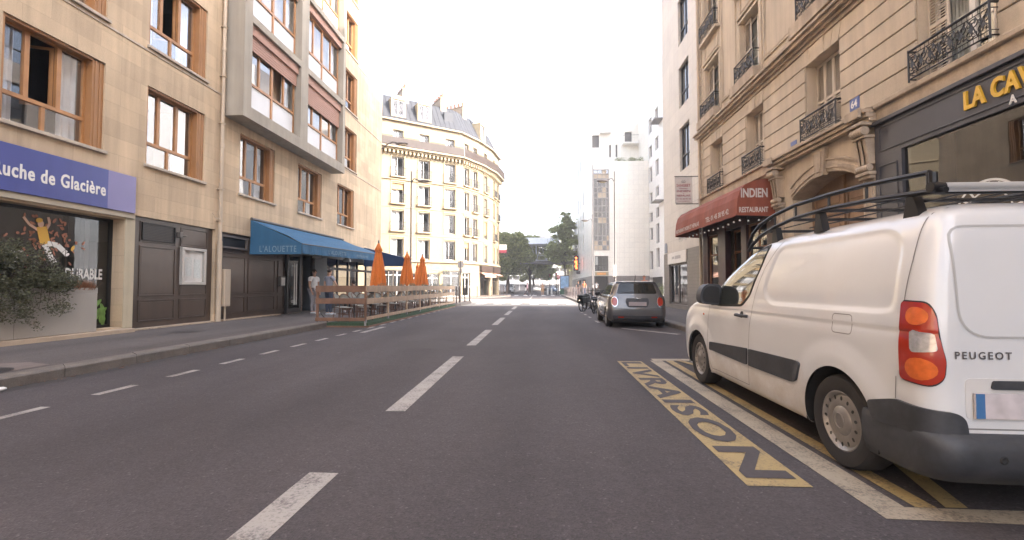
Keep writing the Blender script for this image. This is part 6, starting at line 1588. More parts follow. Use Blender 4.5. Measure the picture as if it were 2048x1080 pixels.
m_sage = leaf_mat('sage_leaf', (.15, .18, .12), .4)
rnd = random.Random(8)
for i, (ya_, yb_2) in enumerate(((14.7, 15.4), (16.7, 17.6), (18.2, 19.6), (20.1, 21.4), (22.0, 23.3), (24.0, 25.3), (25.9, 27.3))):
    W_ = thing('terrace_plant', (xf-.09, (ya_+yb_2)/2, 1.12), 'grey green low plant in the fence top board, %s from the near corner' % ['first', 'second', 'third', 'fourth', 'fifth', 'sixth', 'seventh'][i], 'plant', 'plants along the top of the terrace fence')
    q = MB()
    for k in range(int((yb_2-ya_)*9)): y = rnd.uniform(ya_, yb_2); leaves(q, rnd, (xf-.09, y, 1.26+rnd.random()*.05), (.09, .10, .10), 40, .018)
    q.build('foliage', m_sage, W_)
# bistro chair
m_rat = mat('rattan', (.13, .055, .03), .5, var=.15, vs=20); m_weave = mat('chair_weave', (.33, .33, .29), .6, var=.2, vs=60)
def chair():
    T = thing('bistro_chair', (0, 0, 0), 'rattan bistro chair with pale woven seat on the restaurant terrace', 'chair', 'bistro chairs on the terrace')
    q = MB(); q.lathe([(.001, .455), (.19, .455), (.205, .445), (.19, .435), (.001, .435)], (0, 0, 0), 18, cap=False); q.build('seat', m_weave, T, smooth=30)
    bk = [(.19*cos(a), -.06-.17*sin(a) - .05*((z)/1), .46 + z) for a, z in [(t, .42*sin(t)**.5) for t in [pi*i/14 for i in range(15)]]]
    q = MB(); q.tube(bk, .013, 6); q.tube([(.19*cos(a), .19*sin(a), .43) for a in [2*pi*i/18 for i in range(18)]], .012, 5, closed=True); q.build('back_frame', m_rat, T, smooth=True)
    q = MB(); n = 10; vs = []
    for i in range(n+1):
        a = pi*(.12 + .76*i/n); r = .175; top = .44*sin(a)**.5 - .03
        for k in range(5): z = .12 + (top-.12)*k/4; vs.append((r*cos(a), -.06-.165*sin(a)-.05*z, .46+z))
    q.add(vs, [(i*5+k, i*5+k+1, (i+1)*5+k+1, (i+1)*5+k) for i in range(n) for k in range(4)]); q.build('backrest', m_weave, T, smooth=True)
    for sx in (-1, 1):
        for sy in (-1, 1): q = MB(); q.tube([(sx*.15, sy*.14, .44), (sx*.18, sy*.18, 0)], .013, 6); q.build('leg', m_rat, T)
    q = MB(); q.tube([(.15*cos(a), .15*sin(a), .22) for a in [2*pi*i/14 for i in range(14)]], .008, 5, closed=True); q.build('stretcher', m_rat, T)
    return T
def table():
    T = thing('bistro_table', (0, 0, 0), 'small round dark bistro table on the restaurant terrace', 'table', 'round tables on the terrace')
    q = MB(); q.lathe([(.001, .745), (.29, .745), (.30, .735), (.29, .722), (.001, .722)], (0, 0, 0), 20, cap=False); q.build('tabletop', mat('table_top', (.10, .15, .15), .25, var=.1), T, smooth=30)
    q = MB(); q.tube([(0, 0, .72), (0, 0, .04)], .022, 8); q.build('pedestal', m_black, T)
    q = MB()
    for k in range(4): a = pi/4 + k*pi/2; q.tube([(0, 0, .08), (.22*cos(a), .22*sin(a), .015)], .015, 6)
    q.build('foot', m_black, T)
    return T
ORD = ['first', 'second', 'third', 'fourth', 'fifth', 'sixth', 'seventh', 'eighth', 'ninth']; ch = chair(); tb = table(); first = True; rt = random.Random(12); k = 0
for i in range(9):
    y = 14.45 + i*1.45
    od = ORD[i]; place(tb, (-6.05 + rt.uniform(-.05, .05), y, .135), 0, first=(i == 0), label='small round dark bistro table, %s along the fence from its near corner' % od)
    for (dx, dy, rz) in ((-.47, .05, -90), (.42, -.05, 90), (-.1, -.46, 0)):
        place(ch, (-6.05+dx + rt.uniform(-.04, .04), y+dy + rt.uniform(-.05, .05), .135), R(rz + rt.uniform(-15, 15)), first=(k == 0), label='rattan bistro chair on the %s side of the %s table along the fence' % ({-90: 'building', 90: 'road', 0: 'near'}[rz], od)); k += 1
for i, (x, y, rz) in enumerate(((-7.75, 18.35, 0), (-7.95, 18.9, 60), (-7.1, 20.9, 90), (-8.3, 21.0, -90), (-7.3, 22.6, 90), (-8.4, 22.7, -90), (-7.2, 24.4, 90), (-8.4, 24.5, -90))):
    place(ch, (x, y, .155), R(rz), label='rattan bistro chair at the %s table on the pavement, %s one' % (ORD[i//2], 'first' if i % 2 == 0 else 'second') if i != 1 else 'rattan bistro chair under the seated person in the brown top')
for i, (x, y) in enumerate(((-7.35, 18.75), (-7.75, 20.95), (-7.85, 22.65), (-7.8, 24.45))): place(tb, (x, y, .155), 0, label='small dark bistro table on the pavement by the restaurant windows, %s from the door' % ORD[i])
# parasols, closed
m_or = mat('parasol_orange', (.62, .165, .022), .75, var=.08, vs=3)
def parasol(x, y, z0, zt, zb, r, label, rz=0):
    T = thing('parasol', (x, y, z0), label, 'parasol', 'closed orange parasols'); q = MB(); n = 48; H = zt-zb
    prof = [(0, .03), (.04, .06), (.10, .11), (.17, .155), (.20, .115), (.24, .125), (.5, .20), (.8, .27), (1.0, .30)]
    vs = []
    for (t, rr) in prof:
        for j in range(n):
            a = 2*pi*j/n; pl = 1 + (.18 * (t > .12) * cos(8*a + .6*sin(3*t)) ) + .05*(t > .3)*cos(16*a+1); z = zt - H*t - (.05*cos(8*a) if t == 1.0 else 0)
            vs.append((x + r/.30*rr*pl*cos(a+rz), y + r/.30*rr*pl*sin(a+rz), z))
    q.add(vs, [(i*n+j, i*n+(j+1) % n, (i+1)*n+(j+1) % n, (i+1)*n+j) for i in range(len(prof)-1) for j in range(n)]); q.build('canopy', m_or, T, smooth=50)
    q = MB(); zz = zt - H*.21; q.tube([(x + r*.42*cos(a), y + r*.42*sin(a), zz) for a in [2*pi*i/16 for i in range(16)]], .012, 5, closed=True); q.build('tie_strap', m_or, T)
    q = MB(); q.tube([(x, y, z0+.04), (x, y, zt+.04)], .02, 8); q.build('pole', m_grey, T); q = MB(); q.lathe([(.035, zt+.0), (.03, zt+.06), (.008, zt+.12), (.001, zt+.13)], (x, y, 0), 10); q.build('finial', m_grey, T, smooth=True)
    q = MB(); q.lathe([(.24, z0+.0), (.24, z0+.04), (.05, z0+.06)], (x, y, 0), 20); q.build('base', m_black, T)
parasol(-6.2, 17.05, .135, 2.93, 1.27, .28, 'nearest closed orange parasol, standing by the terrace corner against the blue awning')
parasol(-6.22, 20.9, .135, 2.83, 1.32, .29, 'second closed orange parasol from the left, just right of the navy awning', .4)
parasol(-6.27, 23.9, .135, 2.93, 1.35, .27, 'rightmost closed orange parasol with a pointed top', .9)
parasol(-8.68, 31.8, .15, 2.90, 1.3, .26, 'small far closed orange parasol seen between the two right ones', .2)
# ================================================================== CORNER BUILDING (curved, zinc roof)
HB = thing('corner_building', (-9, 50, 0), 'cream stone corner building with curved front, long iron balcony and grey zinc roof', 'building')
pts = [(-24.4, 36.9), (-8.5, 47.9), (-6.85, 51.1), (-5.75, 54.4), (-5.2, 58.6)]
segs = []
for a, b in zip(pts[:-1], pts[1:]):
    d = (Vector(b)-Vector(a)); Ls = d.length; d.normalize(); segs.append((a, d, Ls, frame(a, (d.x, d.y), (-d.y, d.x))))
ZR = [4.05, 6.85, 9.6, 12.3]; ZTOP = 17.9
# window columns on each face: u centre
CU = [[Ls_ for Ls_ in ()], [1.15, 2.75], [1.7], [1.2, 3.2]]
d0 = segs[0][1]
def u_of_px(px, seg):
    a, d, Ls, f = seg; yaw = 3.4336*pi/180; t = (px-1024)/900
    rx, ry = -sin(yaw) + cos(yaw)*t, cos(yaw) + sin(yaw)*t      # ray in plan
    # a + d*u = r*k
    det = d.x*(-ry) - d.y*(-rx); return ((-a[0])*(-ry) - (-a[1])*(-rx))/det
CU[0] = [u_of_px(p, segs[0]) for p in (728, 794, 847, 899)]
w = MB(); rh = random.Random(31)
m_bro = mat('balcony_brown_iron', (.040, .024, .017), .6, var=.1)
def far_window(P, fr, u, hw, z0, z1, rail=None, blind=False, D=.26):
    f = MB(); grid_frame(f, fr, u-hw, u+hw, z0, z1, D, .06, .05, us=(u,)); fo = f.build('window', m_white, P)
    g = MB(); pane(g, fr, u-hw+.07, u+hw-.07, z0+.07, z1-.07, D+.03); g.build('glass_pane', glass_mat('far_glass', (.85, .88, .92), 1.38), fo)
    c = MB(); pane(c, fr, u-hw+.05, u-hw+.05+hw*rh.uniform(.5, 1.4), z0, z1, D+.18); c.build('curtain', m_curt, fo)
    if blind: b = MB(); fbox(b, fr, u-hw+.02, u+hw-.02, D-.12, D-.09, z1-(z1-z0)*blind, z1-.01); b.build('blind', mat('orange_blind', (.42, .26, .10), .7), P)
    if rail:
        b = MB(); ex = .12 if rail == 2 else -.02; dp = -.28 if rail == 2 else .06; h = .85 if rail == 2 else .45
        u0, u1 = u-hw-ex, u+hw+ex
        path = [fr(u0, -.001 if rail == 2 else dp, z0+h), fr(u0, dp, z0+h), fr(u1, dp, z0+h), fr(u1, -.001 if rail == 2 else dp, z0+h)]
        b.tube(path, .025, 5); b.tube([p - Vector((0, 0, h-.06)) for p in path], .018, 5)
        n = int((u1-u0)/.10)
        for k in range(n+1): uu = u0+(u1-u0)*k/n; b.tube([fr(uu, dp, z0+.06), fr(uu, dp, z0+h)], .012, 4, cap=False)
        if rail == 2:
            for k in range(int(n/2)): uu = u0+(u1-u0)*(2*k+1)/n; scroll(b, fr, uu, z0+h*.5, .09, k, 1.1, dp, 1 if k % 2 else -1, .012, 8)
        b.build('balcony_rail', m_black, P)
        if rail == 2: b = MB(); fbox(b, fr, u0-.05, u1+.05, -.34, -.001, z0-.14, z0-.01); b.build('balcony_slab', m_stoneHt, P)
trim = MB(); zinc = MB(); bal = MB(); mod = MB()
for si, (a, d, Ls, fr) in enumerate(segs):
    hw = .62 if si == 0 else .48
    ops = [(u-hw, u+hw, z, z+2.0, .26) for u in CU[si] for z in ZR] + [(u-hw*.85, u+hw*.85, 15.35, 17.0, .26) for u in CU[si]]
    gops = {0: [(u_of_px(p, segs[0])-h_, u_of_px(p, segs[0])+h_, .16, z_) for p, h_, z_ in ((770, .9, 2.9), (795, .9, 2.9), (836, .75, 2.6), (866, .7, 2.6), (903, 1.0, 2.9))], 1: [(.5, 1.9, .16, 2.75)], 2: [(.3, 2.9, .16, 2.5)], 3: [(.4, 3.6, .16, 2.4)]}[si]
    holes(w, fr, 0, Ls, 0, ZTOP, ops + [(*g_, .3) for g_ in gops])
    for u in CU[si]:
        for k, z in enumerate(ZR):
            rail = 2 if (k == 3 or (k in (1, 2) and rh.random() < .6)) else 1
            far_window(HB, fr, u, hw, z, z+2.0, rail, .8 if (si == 2 and k == 1) else (.3 if rh.random() < .1 else False))
            for x in (u-hw-.12, u+hw+.02): fbox(trim, fr, x, x+.10, -.05, -.001, z-.1, z+2.15)
            fbox(trim, fr, u-hw-.12, u+hw+.12, -.08, -.001, z+2.152, z+2.26)
        far_window(HB, fr, u, hw*.85, 15.35, 17.0)
    for (z, dp, h) in ((3.75, .22, .16), (11.95, .14, .12), (6.45, .06, .08), (9.2, .06, .08), (17.86, .30, .14)): fbox(trim, fr, -.02, Ls+.02, -dp, -.001, z, z+h)
    # long balcony with dentils
    fbox(trim, fr, -.15, Ls+.15, -.75, -.001, 15.02, 15.16); fbox(trim, fr, -.08, Ls+.08, -.45, -.001, 14.86, 15.018)
    n = int(Ls/.42)
    for k in range(n): fbox(trim, fr, (k+.25)*Ls/n, (k+.7)*Ls/n, -.42, -.001, 14.55, 14.859)
    e0, e1 = -.1 if si else 0, Ls+.12
    bal.tube([fr(e0, -.70, 16.1), fr(e1, -.70, 16.1)], .03, 5); bal.tube([fr(e0, -.70, 15.2), fr(e1, -.70, 15.2)], .02, 5)
    fbox(bal, fr, e0, e1, -.685, -.675, 15.24, 16.02)
    nb_ = int(Ls/.13)
    for k in range(nb_+1): u = e0+(e1-e0)*k/nb_; bal.tube([fr(u, -.70, 15.16), fr(u, -.70, 16.1)], .016, 4, cap=False)
    # mansard slope
    i0 = i1 = 1.45; ov = .9
    zq = [fr(-.0, -.12, 17.99), fr(Ls, -.12, 17.99), fr(Ls - (.25 if si < 3 else 0), 1.35, 20.85), fr(.25 if si else 0, 1.35, 20.85)]
    zinc.quad(*zq)
    ns = int(Ls/.55)
    for k in range(1, ns): t = k/ns; p0 = zq[0].lerp(zq[1], t); p1 = zq[3].lerp(zq[2], t); zinc.tube([p0, p1], .03, 4)
    # ground-floor fronts
    for (g0, g1, z0, z1) in gops:
        f = MB(); grid_frame(f, fr, g0, g1, z0, z1, .2, .08, .05, us=((g0+g1)/2,), zs=(z1-.5,)); fo = f.build('shopfront_window', m_bro if si >= 2 else m_white, HB); g = MB(); pane(g, fr, g0+.08, g1-.08, z0+.08, z1-.08, .23); g.build('glass_pane', m_glass, fo)
w.quad((-5.2, 58.6, 0), (-14, 62, 0), (-14, 62, ZTOP), (-5.2, 58.6, ZTOP)); w.quad((-24.4, 36.9, 0), (-34, 50, 0), (-34, 50, ZTOP), (-24.4, 36.9, ZTOP))
w.build('wall', m_stoneH, HB); trim.build('mouldings', m_stoneHt, HB); bal.build('long_balcony_rail', m_bro, HB)
zinc.quad((-5.2, 58.6, 17.99), (-14, 62, 17.99), (-14, 61, 20.85), (-6.8, 58, 20.85)); f3 = [s[3](0 if i == 0 else .25, 1.35, 20.85) for i, s in enumerate(segs)] + [segs[-1][3](segs[-1][2], 1.35, 20.85)]
zinc.add(f3 + [(-14, 62, 21.4), (-34, 50, 21.4)], [list(range(len(f3)+2))]); zinc.build('roof', m_zinc, HB)
k_ = MB(); k_.add([(-22.5, 39.6, .2), (-9.6, 48.9, .2), (-7.4, 55, .2), (-7.2, 58, .2), (-14, 60.5, .2), (-30, 49, .2)] + [(-22.5, 39.6, 17.8), (-9.6, 48.9, 17.8), (-7.4, 55, 17.8), (-7.2, 58, 17.8), (-14, 60.5, 17.8), (-30, 49, 17.8)], [(i, (i+1) % 6, 6+(i+1) % 6, 6+i) for i in range(6)] + [(6, 7, 8, 9, 10, 11)]); k_.build('interior', m_dark, HB)
def dormer(fr, u, sky=False):
    D_ = MB(); hw = .62; z0, z1 = 18.35, 20.1
    if sky: fbox(D_, fr, u-.5, u+.5, .45, .75, 18.9, 20.1); D_.build('skylight', m_zinc, HB); return
    fbox(D_, fr, u-hw-.13, u-hw, .0, 1.2, z0, z1); fbox(D_, fr, u+hw, u+hw+.13, .0, 1.2, z0, z1); fbox(D_, fr, u-hw-.13, u+hw+.13, -.02, 1.3, z1+.002, z1+.14); fbox(D_, fr, u-hw, u+hw, .0, .3, z0, z0+.12)
    D_.prism([(u-hw-.15, z1+.142), (u+hw+.15, z1+.142), (u+hw*.5, z1+.42), (u-hw*.5, z1+.42)], lambda a, b, dd: fr(a, dd, b), -.03, 1.2)
    do = D_.build('dormer', m_stoneHt, HB); f = MB(); grid_frame(f, fr, u-hw, u+hw, z0+.12, z1, .12, .09, .06, us=(u,)); fo = f.build('window', m_white, do); g = MB(); pane(g, fr, u-hw+.09, u+hw-.09, z0+.2, z1-.09, .15); g.build('glass_pane', MATS['far_glass'], fo); g = MB(); fbox(g, fr, u-hw, u+hw, .3, .33, z0+.12, z1); g.build('room', m_dark, do)
dormer(segs[0][3], CU[0][0]); dormer(segs[0][3], CU[0][1]); dormer(segs[0][3], CU[0][2]); dormer(segs[0][3], CU[0][3], True); dormer(segs[2][3], 1.0); 
m_chim = mat('chimney_brick', (.36, .28, .20), .85, var=.12, vs=2); m_pot = mat('chimney_pot', (.30, .12, .06), .8, var=.1)
for (px, hh) in ((815, 1.2), (893, 1.2), (943, 1.1)):
    u = u_of_px(px, segs[0]) if px < 930 else None
    fr = segs[0][3] if px < 930 else segs[1][3]; u = u if u else 2.2
    q = MB(); fbox(q, fr, u-.32, u+.32, 1.1, 3.9, 20.2, 20.6+hh); fbox(q, fr, u-.38, u+.38, 1.04, 3.96, 20.6+hh, 20.7+hh); co_ = q.build('chimney', m_chim, HB)
    for k in range(5): q = MB(); c = fr(u, 1.4+k*.55, 0); q.lathe([(.13, 20.7+hh), (.11, 21.15+hh), (.15, 21.18+hh), (.15, 21.24+hh)], (c.x, c.y, 0), 10); q.build('chimney_pot', m_pot, co_)
# cafe fascia and canopy at the rounded corner
fr = segs[2][3]; q = MB(); fbox(q, fr, .1, 3.2, -.30, -.001, 2.95, 3.6); q.build('cafe_fascia', m_bro, HB); q = MB(); q.quad(fr(.1, -.02, 2.9), fr(3.2, -.02, 2.9), fr(3.2, -.75, 2.55), fr(.1, -.75, 2.55)); q.quad(fr(.1, -.75, 2.55), fr(3.2, -.75, 2.55), fr(3.2, -.76, 2.3), fr(.1, -.76, 2.3)); q.build('cafe_canopy', mat('dusty_pink', (.48, .27, .19), .8), HB)
fr = segs[3][3]; q = MB(); fbox(q, fr, .3, 3.9, -.30, -.001, 2.95, 3.6); q.build('cafe_fascia', m_bro, HB); q = MB(); q.quad(fr(.3, -.02, 2.9), fr(3.8, -.02, 2.9), fr(3.8, -.75, 2.55), fr(.3, -.75, 2.55)); q.build('cafe_canopy', MATS['dusty_pink'], HB)
L_ = thing('street_name_plate', tuple(segs[0][3](u_of_px(873, segs[0]), -.03, 3.4)), 'blue street name plate on the ground floor of the cream corner building', 'sign')
uu = u_of_px(873, segs[0]); q = MB(); q.prism([(uu-.45, 3.0), (uu+.45, 3.0), (uu+.45, 3.28), (uu+.2, 3.48), (uu-.2, 3.48), (uu-.45, 3.28)], lambda a, b, dd: segs[0][3](a, dd, b), -.03, -.002); q.build('plate', MATS['enamel_blue'], L_)
L_ = thing('shop_blade_sign', (-4.9, 58.2, 5.9), 'small red and white blade sign on the far edge of the corner building', 'sign'); q = MB(); q.box(-5.15, -4.2, 58.2, 58.28, 5.6, 6.0); q.build('lower_board', m_sr, L_); q = MB(); q.box(-5.15, -4.2, 58.2, 58.28, 6.002, 6.7); q.build('upper_board', m_white, L_)
# climbing plant on the corner building
CP = thing('climbing_plant', tuple(segs[0][3](u_of_px(887, segs[0]), -.1, .15)), 'sparse climbing plant arching over a niche on the cream corner building', 'plant'); q = MB(); uc = u_of_px(887, segs[0]); f0 = segs[0][3]
for k in range(40):
    a = pi*k/39; c = f0(uc + 1.1*cos(a) + rnd.uniform(-.2, .2), -.12, .6 + 2.2*sin(a)**.6); leaves(q, rnd, c, (.25, .12, .22), 14, .05)
q.build('foliage', m_shrub, CP)
# ================================================================== TILED BUILDING with glazed bay, right of the far street
m_tile = mat('cream_tiles', (.80, .75, .66), .35, var=.03, vs=.5, brick=(.62, .62, .02, 0, .03), mortar=.84); m_tileg = mat('grey_plinth_tiles', (.20, .17, .155), .4, var=.06, brick=(.62, .31, .015, 0, .06), mortar=.7)
m_bayf = mat('bay_grey_frame', (.34, .31, .29), .5, var=.05); m_bayp = mat('bay_panel_tan', (.50, .40, .28), .35, var=.15, vs=2)
TB = thing('tiled_building', (10, 62, 0), 'tall cream tiled corner building with a narrow glazed bay over a dark entrance', 'building')
FT = frame((0, 58), (1, 0), (0, 1)); FS = frame((6.8, 0), (0, 1), (1, 0))
ops = [(7.04, 8.95, 5.9, 16.25, .25), (7.14, 8.85, 3.2, 5.15, .3), (7.12, 8.85, .15, 2.55, .9)]
w = MB(); holes(w, FT, 6.8, 14.0, 2.6, 17.35, ops[:2])
sops = []
for y in (68.5, 72.6, 77.0):
    for (z0, z1) in ((3.6, 5.7), (6.6, 9.1), (10.0, 12.6), (13.6, 16.0), (17.0, 19.2)): sops.append((y, y+1.1, z0, z1, .3))
for (z0, z1) in ((6.6, 8.8), (10.4, 13.0), (15.2, 17.6)): sops.append((81.0, 87.5, z0, z1, .3))
holes(w, FS, 58, 92, 2.6, 17.35, [o for o in sops if o[3] < 17.3]); w.quad((6.8, 58, 17.35), (14, 58, 17.35), (14, 64, 17.35), (6.8, 64, 17.35))
holes(w, FS, 64, 92, 17.352, 24.5, [o for o in sops if o[2] > 17.3 and False] + [(68.5+i*4.2, 69.6+i*4.2, 19.4, 21.6, .3) for i in range(5)])
F64 = frame((0, 64), (1, 0), (0, 1)); holes(w, F64, 6.8, 14, 17.36, 24.5, [(10.0, 10.25, 19.6, 21.4, .3), (10.9, 11.15, 19.6, 21.4, .3), (12.2, 13.2, 21.6, 23.2, .3), (7.6, 8.6, 21.0, 22.8, .3)]); w.quad((6.8, 64, 24.5), (14, 64, 24.5), (14, 92, 24.5), (6.8, 92, 24.5)); w.quad((14, 58, 0), (14, 92, 0), (14, 92, 24.5), (14, 58, 24.5)); w.quad((6.8, 92, 0), (14, 92, 0), (14, 92, 24.5), (6.8, 92, 24.5))
w.build('wall', m_tile, TB)
w = MB(); holes(w, FT, 6.8, 14.0, 0, 2.6, ops[2:], d=-.04); fbox(w, FT, 6.8, 14, -.04, 0, 2.59, 2.6); holes(w, FS, 58-.04, 92, 0, 2.6, [(66, 70, .2, 2.3, .3), (73, 80, .2, 2.3, .3)], d=-.04); w.build('plinth', m_tileg, TB)
k_ = MB(); k_.box(8.2, 13.5, 59.6, 91, .2, 17); k_.box(8.2, 13.5, 65, 91, 17, 24); k_.build('interior', m_dark, TB)
k_ = MB(); k_.box(9.6, 13.8, 66, 78, 24.5, 26.8); k_.box(8.6, 10.2, 63.2, 64, 22.9, 23.05); k_.box(11.8, 13.9, 62.8, 64, 21.2, 21.4);  k_.build('penthouse', m_white, TB)
k_ = MB(); fbox(k_, F64, 7.5, 13.5, .28, .33, 19.4, 23.4)
for (x0_, x1_, z_) in ((11.7, 13.9, 22.3), (6.9, 9.4, 18.4), (9.6, 13.9, 18.3)): k_.box(x0_, x1_, 62.75, 62.79, z_, z_+.05)
k_.build('roof_railing', m_grey, TB)
k_ = MB(); fbox(k_, FT, 7.1, 8.9, .85, .9, .15, 2.55); k_.build('entrance', m_dark, TB)
for o in [o for o in sops if o[3] < 17.3]:
    f = MB(); fbox(f, FS, o[0], o[1], .2, .3, o[2], o[3]); f.build('window', m_alu, TB)
# glazed bay: grid of panes
f = MB(); zb = [5.9, 6.5, 7.1, 7.75, 9.35, 10.1, 10.8, 11.6, 12.6, 13.3, 14.0, 15.1, 15.7, 16.25]; ub = [7.04, 7.55, 8.1, 8.62, 8.95]
for u in ub: fbox(f, FT, u-.035, u+.035, -.12, .2, 5.9, 16.25)
for z in zb: fbox(f, FT, 7.005, 8.985, -.10, .19, z-.04, z+.04)
fo = f.build('glazed_bay', m_bayf, TB)
g = MB(); p_ = MB()
for i in range(4):
    for j in range(len(zb)-1):
        t = g if (zb[j+1]-zb[j] > 1.0 or rh.random() < .55) else p_
        pane(t, FT, ub[i]+.035, ub[i+1]-.035, zb[j]+.04, zb[j+1]-.04, -.02 if t is g else .0)
g.build('glass_pane', m_glassR, fo); p_.build('spandrel_panel', m_bayp, fo)
f = MB(); grid_frame(f, FT, 7.16, 8.85, 3.2, 5.15, .15, .07, .06, us=(7.6, 8.3), zs=(3.95,)); fo = f.build('window', m_alu, TB); g = MB(); pane(g, FT, 7.22, 8.78, 3.27, 5.08, .2); g.build('glass_pane', m_glass, fo); g = MB(); pane(g, FT, 7.22, 7.55, 4.0, 5.08, .24); g.build('curtain', m_white, fo)
f = MB(); f.tube([(6.95, 57.9, .2), (6.95, 57.9, 16.9)], .07, 8); f.build('rain_pipe', m_bayf, TB)
L_ = thing('fascia_sign', (8, 57.95, 2.85), 'orange lettered strip sign above the dark entrance of the tiled building', 'sign'); q = MB(); fbox(q, FT, 7.14, 8.85, -.08, -.001, 2.66, 3.12); q.build('board', m_stoneHt, L_)
q = MB(); 
for k in range(7): fbox(q, FT, 7.45+k*.155, 7.56+k*.155, -.095, -.081, 2.74, 3.02 - .06*(k % 2)); 
q.build('orange_characters', mat('sign_orange', (.75, .30, .04), .5, var=0), L_)
RP = thing('roof_plants', (11, 60, 17.4), 'yellowish shrubs on the roof terrace of the tiled building', 'plant'); q = MB()
for k in range(30): leaves(q, rnd, (rnd.uniform(10.2, 13.6), 58.8 + rnd.random(), 17.75), (.4, .3, .45), 45, .07)
m_lime = leaf_mat('lime_leaf', (.16, .19, .045), .4); q.build('foliage', m_lime, RP)
# illuminated vertical sign on the street side
L_ = thing('led_sign', (6.3, 75, 4), 'tall black sign with glowing orange red pattern above the far right pavement', 'sign'); q = MB(); q.box(5.75, 6.55, 74.9, 75.1, 3.85, 6.35); q.build('housing', m_black, L_)
q = MB()
for (x, z, rx, rz) in ((6.15, 5.95, .16, .2), (6.10, 5.35, .26, .22), (6.2, 4.95, .2, .2), (6.08, 4.6, .22, .16), (6.2, 4.3, .2, .2)): q.add([(x+rx*cos(a), 74.89, z+rz*sin(a)) for a in [2*pi*i/10 for i in range(10)]], [list(range(10))])
q.build('led_pattern', mat('led_orange', (.8, .12, .02), .5, var=0, emit=((1, .13, .02), 1.2)), L_); q = MB(); q.box(6.2, 6.8, 74.95, 75.05, 3.3, 3.8); q.box(6.5, 6.8, 74.97, 75.03, 5, 5.1); q.build('bracket', m_alu, L_)
# ================================================================== WHITE BUILDING behind
m_wh = mat('white_render', (.72, .70, .66), .7, var=.02)
WB = thing('white_building', (16, 56, 0), 'bright white building with small upright windows behind the tiled corner building', 'building')
FW = frame((14.02, 0), (0, 1), (1, 0)); wo = []
for (y0, y1, zo) in ((53.2, 54.6, .15), (56.2, 57.7, 0), (59.0, 60.5, -.1)):
    for (z0, z1) in ((3.4, 5.65), (6.25 + (.8 if y0 == 56.2 else 0), 8.55), (9.3, 10.5), (11.8, 13.0), (14.3, 16.2), (17.4, 18.9), (20.5, 22.4)): wo.append((y0, y1, z0+zo, z1+zo, .3))
w = MB(); holes(w, FW, 50.4, 62, 0, 27.5, wo + [(52, 58, .2, 2.4, .5)]); w.quad((14.02, 50.4, 0), (26, 50.4, 0), (26, 50.4, 27.5), (14.02, 50.4, 27.5)); w.quad((14.02, 50.4, 27.5), (26, 50.4, 27.5), (26, 62, 27.5), (14.02, 62, 27.5)); w.quad((26, 50.4, 0), (26, 62, 0), (26, 62, 27.5), (26, 50.4, 27.5)); w.quad((14.02, 62, 17), (26, 62, 17), (26, 62, 27.5), (14.02, 62, 27.5)); w.build('wall', m_wh, WB)
for o in wo: f = MB(); fbox(f, FW, o[0], o[1], .22, .3, o[2], o[3]); f.build('window', mat('window_grey', (.16, .15, .145), .15, var=.1), WB)
f = MB(); fbox(f, FW, 52, 58, .4, .5, .2, 2.4); f.build('entrance', m_dark, WB)
for z in (10.9, 20.2): 
    f = MB(); fbox(f, FW, 51, 53, -1.0, -.001, z, z+.12); f.build('balcony', m_grey, WB)
# ================================================================== METRO VIADUCT
m_steel = mat('viaduct_steel', (.22, .20, .19), .6, var=.1); m_steell = mat('station_steel', (.50, .49, .50), .5, var=.05)
VD = thing('metro_viaduct', (-4, 85, 0), 'steel elevated railway viaduct crossing the far end of the street', 'viaduct')
q = MB(); q.box(-45, 30, 84, 84.5, 5.66, 5.98); q.box(-45, 30, 84.5, 91, 5.75, 5.93); q.box(-45, 30, 91, 91.5, 5.66, 5.98); q.build('deck', m_steel, VD)
q = MB(); q.tube([(-45, 84.1, 7.0), (30, 84.1, 7.0)], .025, 5)
for k in range(60): q.box(-44+k*1.25, -43.97+k*1.25, 84.08, 84.11, 6.0, 7.0)
q.build('railing', m_steell, VD)
for x in (-22, -11.5, 9.5, 20):
    for y in (85, 90.5): q = MB(); q.lathe([(.45, 0), (.35, .5), (.28, 1), (.28, 4.9), (.5, 5.5)], (x, y, 0), 14); q.build('column', m_steel, VD, smooth=40)
q = MB()
for k in range(5):
    x0 = -.6 + k*1.9 - 3.8
    q.box(x0, x0+.16, 84.6, 84.76, 6.05, 9.2); q.tube([(x0+.1, 84.7, 6.1), (x0+1.0, 84.7, 9.1), (x0+1.95, 84.7, 6.1)], .07, 5)
q.box(-4.4, 5.3, 84.6, 84.76, 9.0, 9.22); q.box(-4.4, 5.3, 84.62, 84.74, 6.1, 6.25); q.build('station_truss', m_steell, VD)
q = MB(); q.add([(-3.2, 84.3, 9.25), (4.0, 84.3, 9.25), (4.0, 91.5, 9.25), (-3.2, 91.5, 9.25), (-3.2, 88, 10.8), (4.0, 88, 10.8)], [(0, 1, 5, 4), (2, 3, 4, 5), (0, 4, 3), (1, 2, 5)]); q.build('station_roof', m_steell, VD)
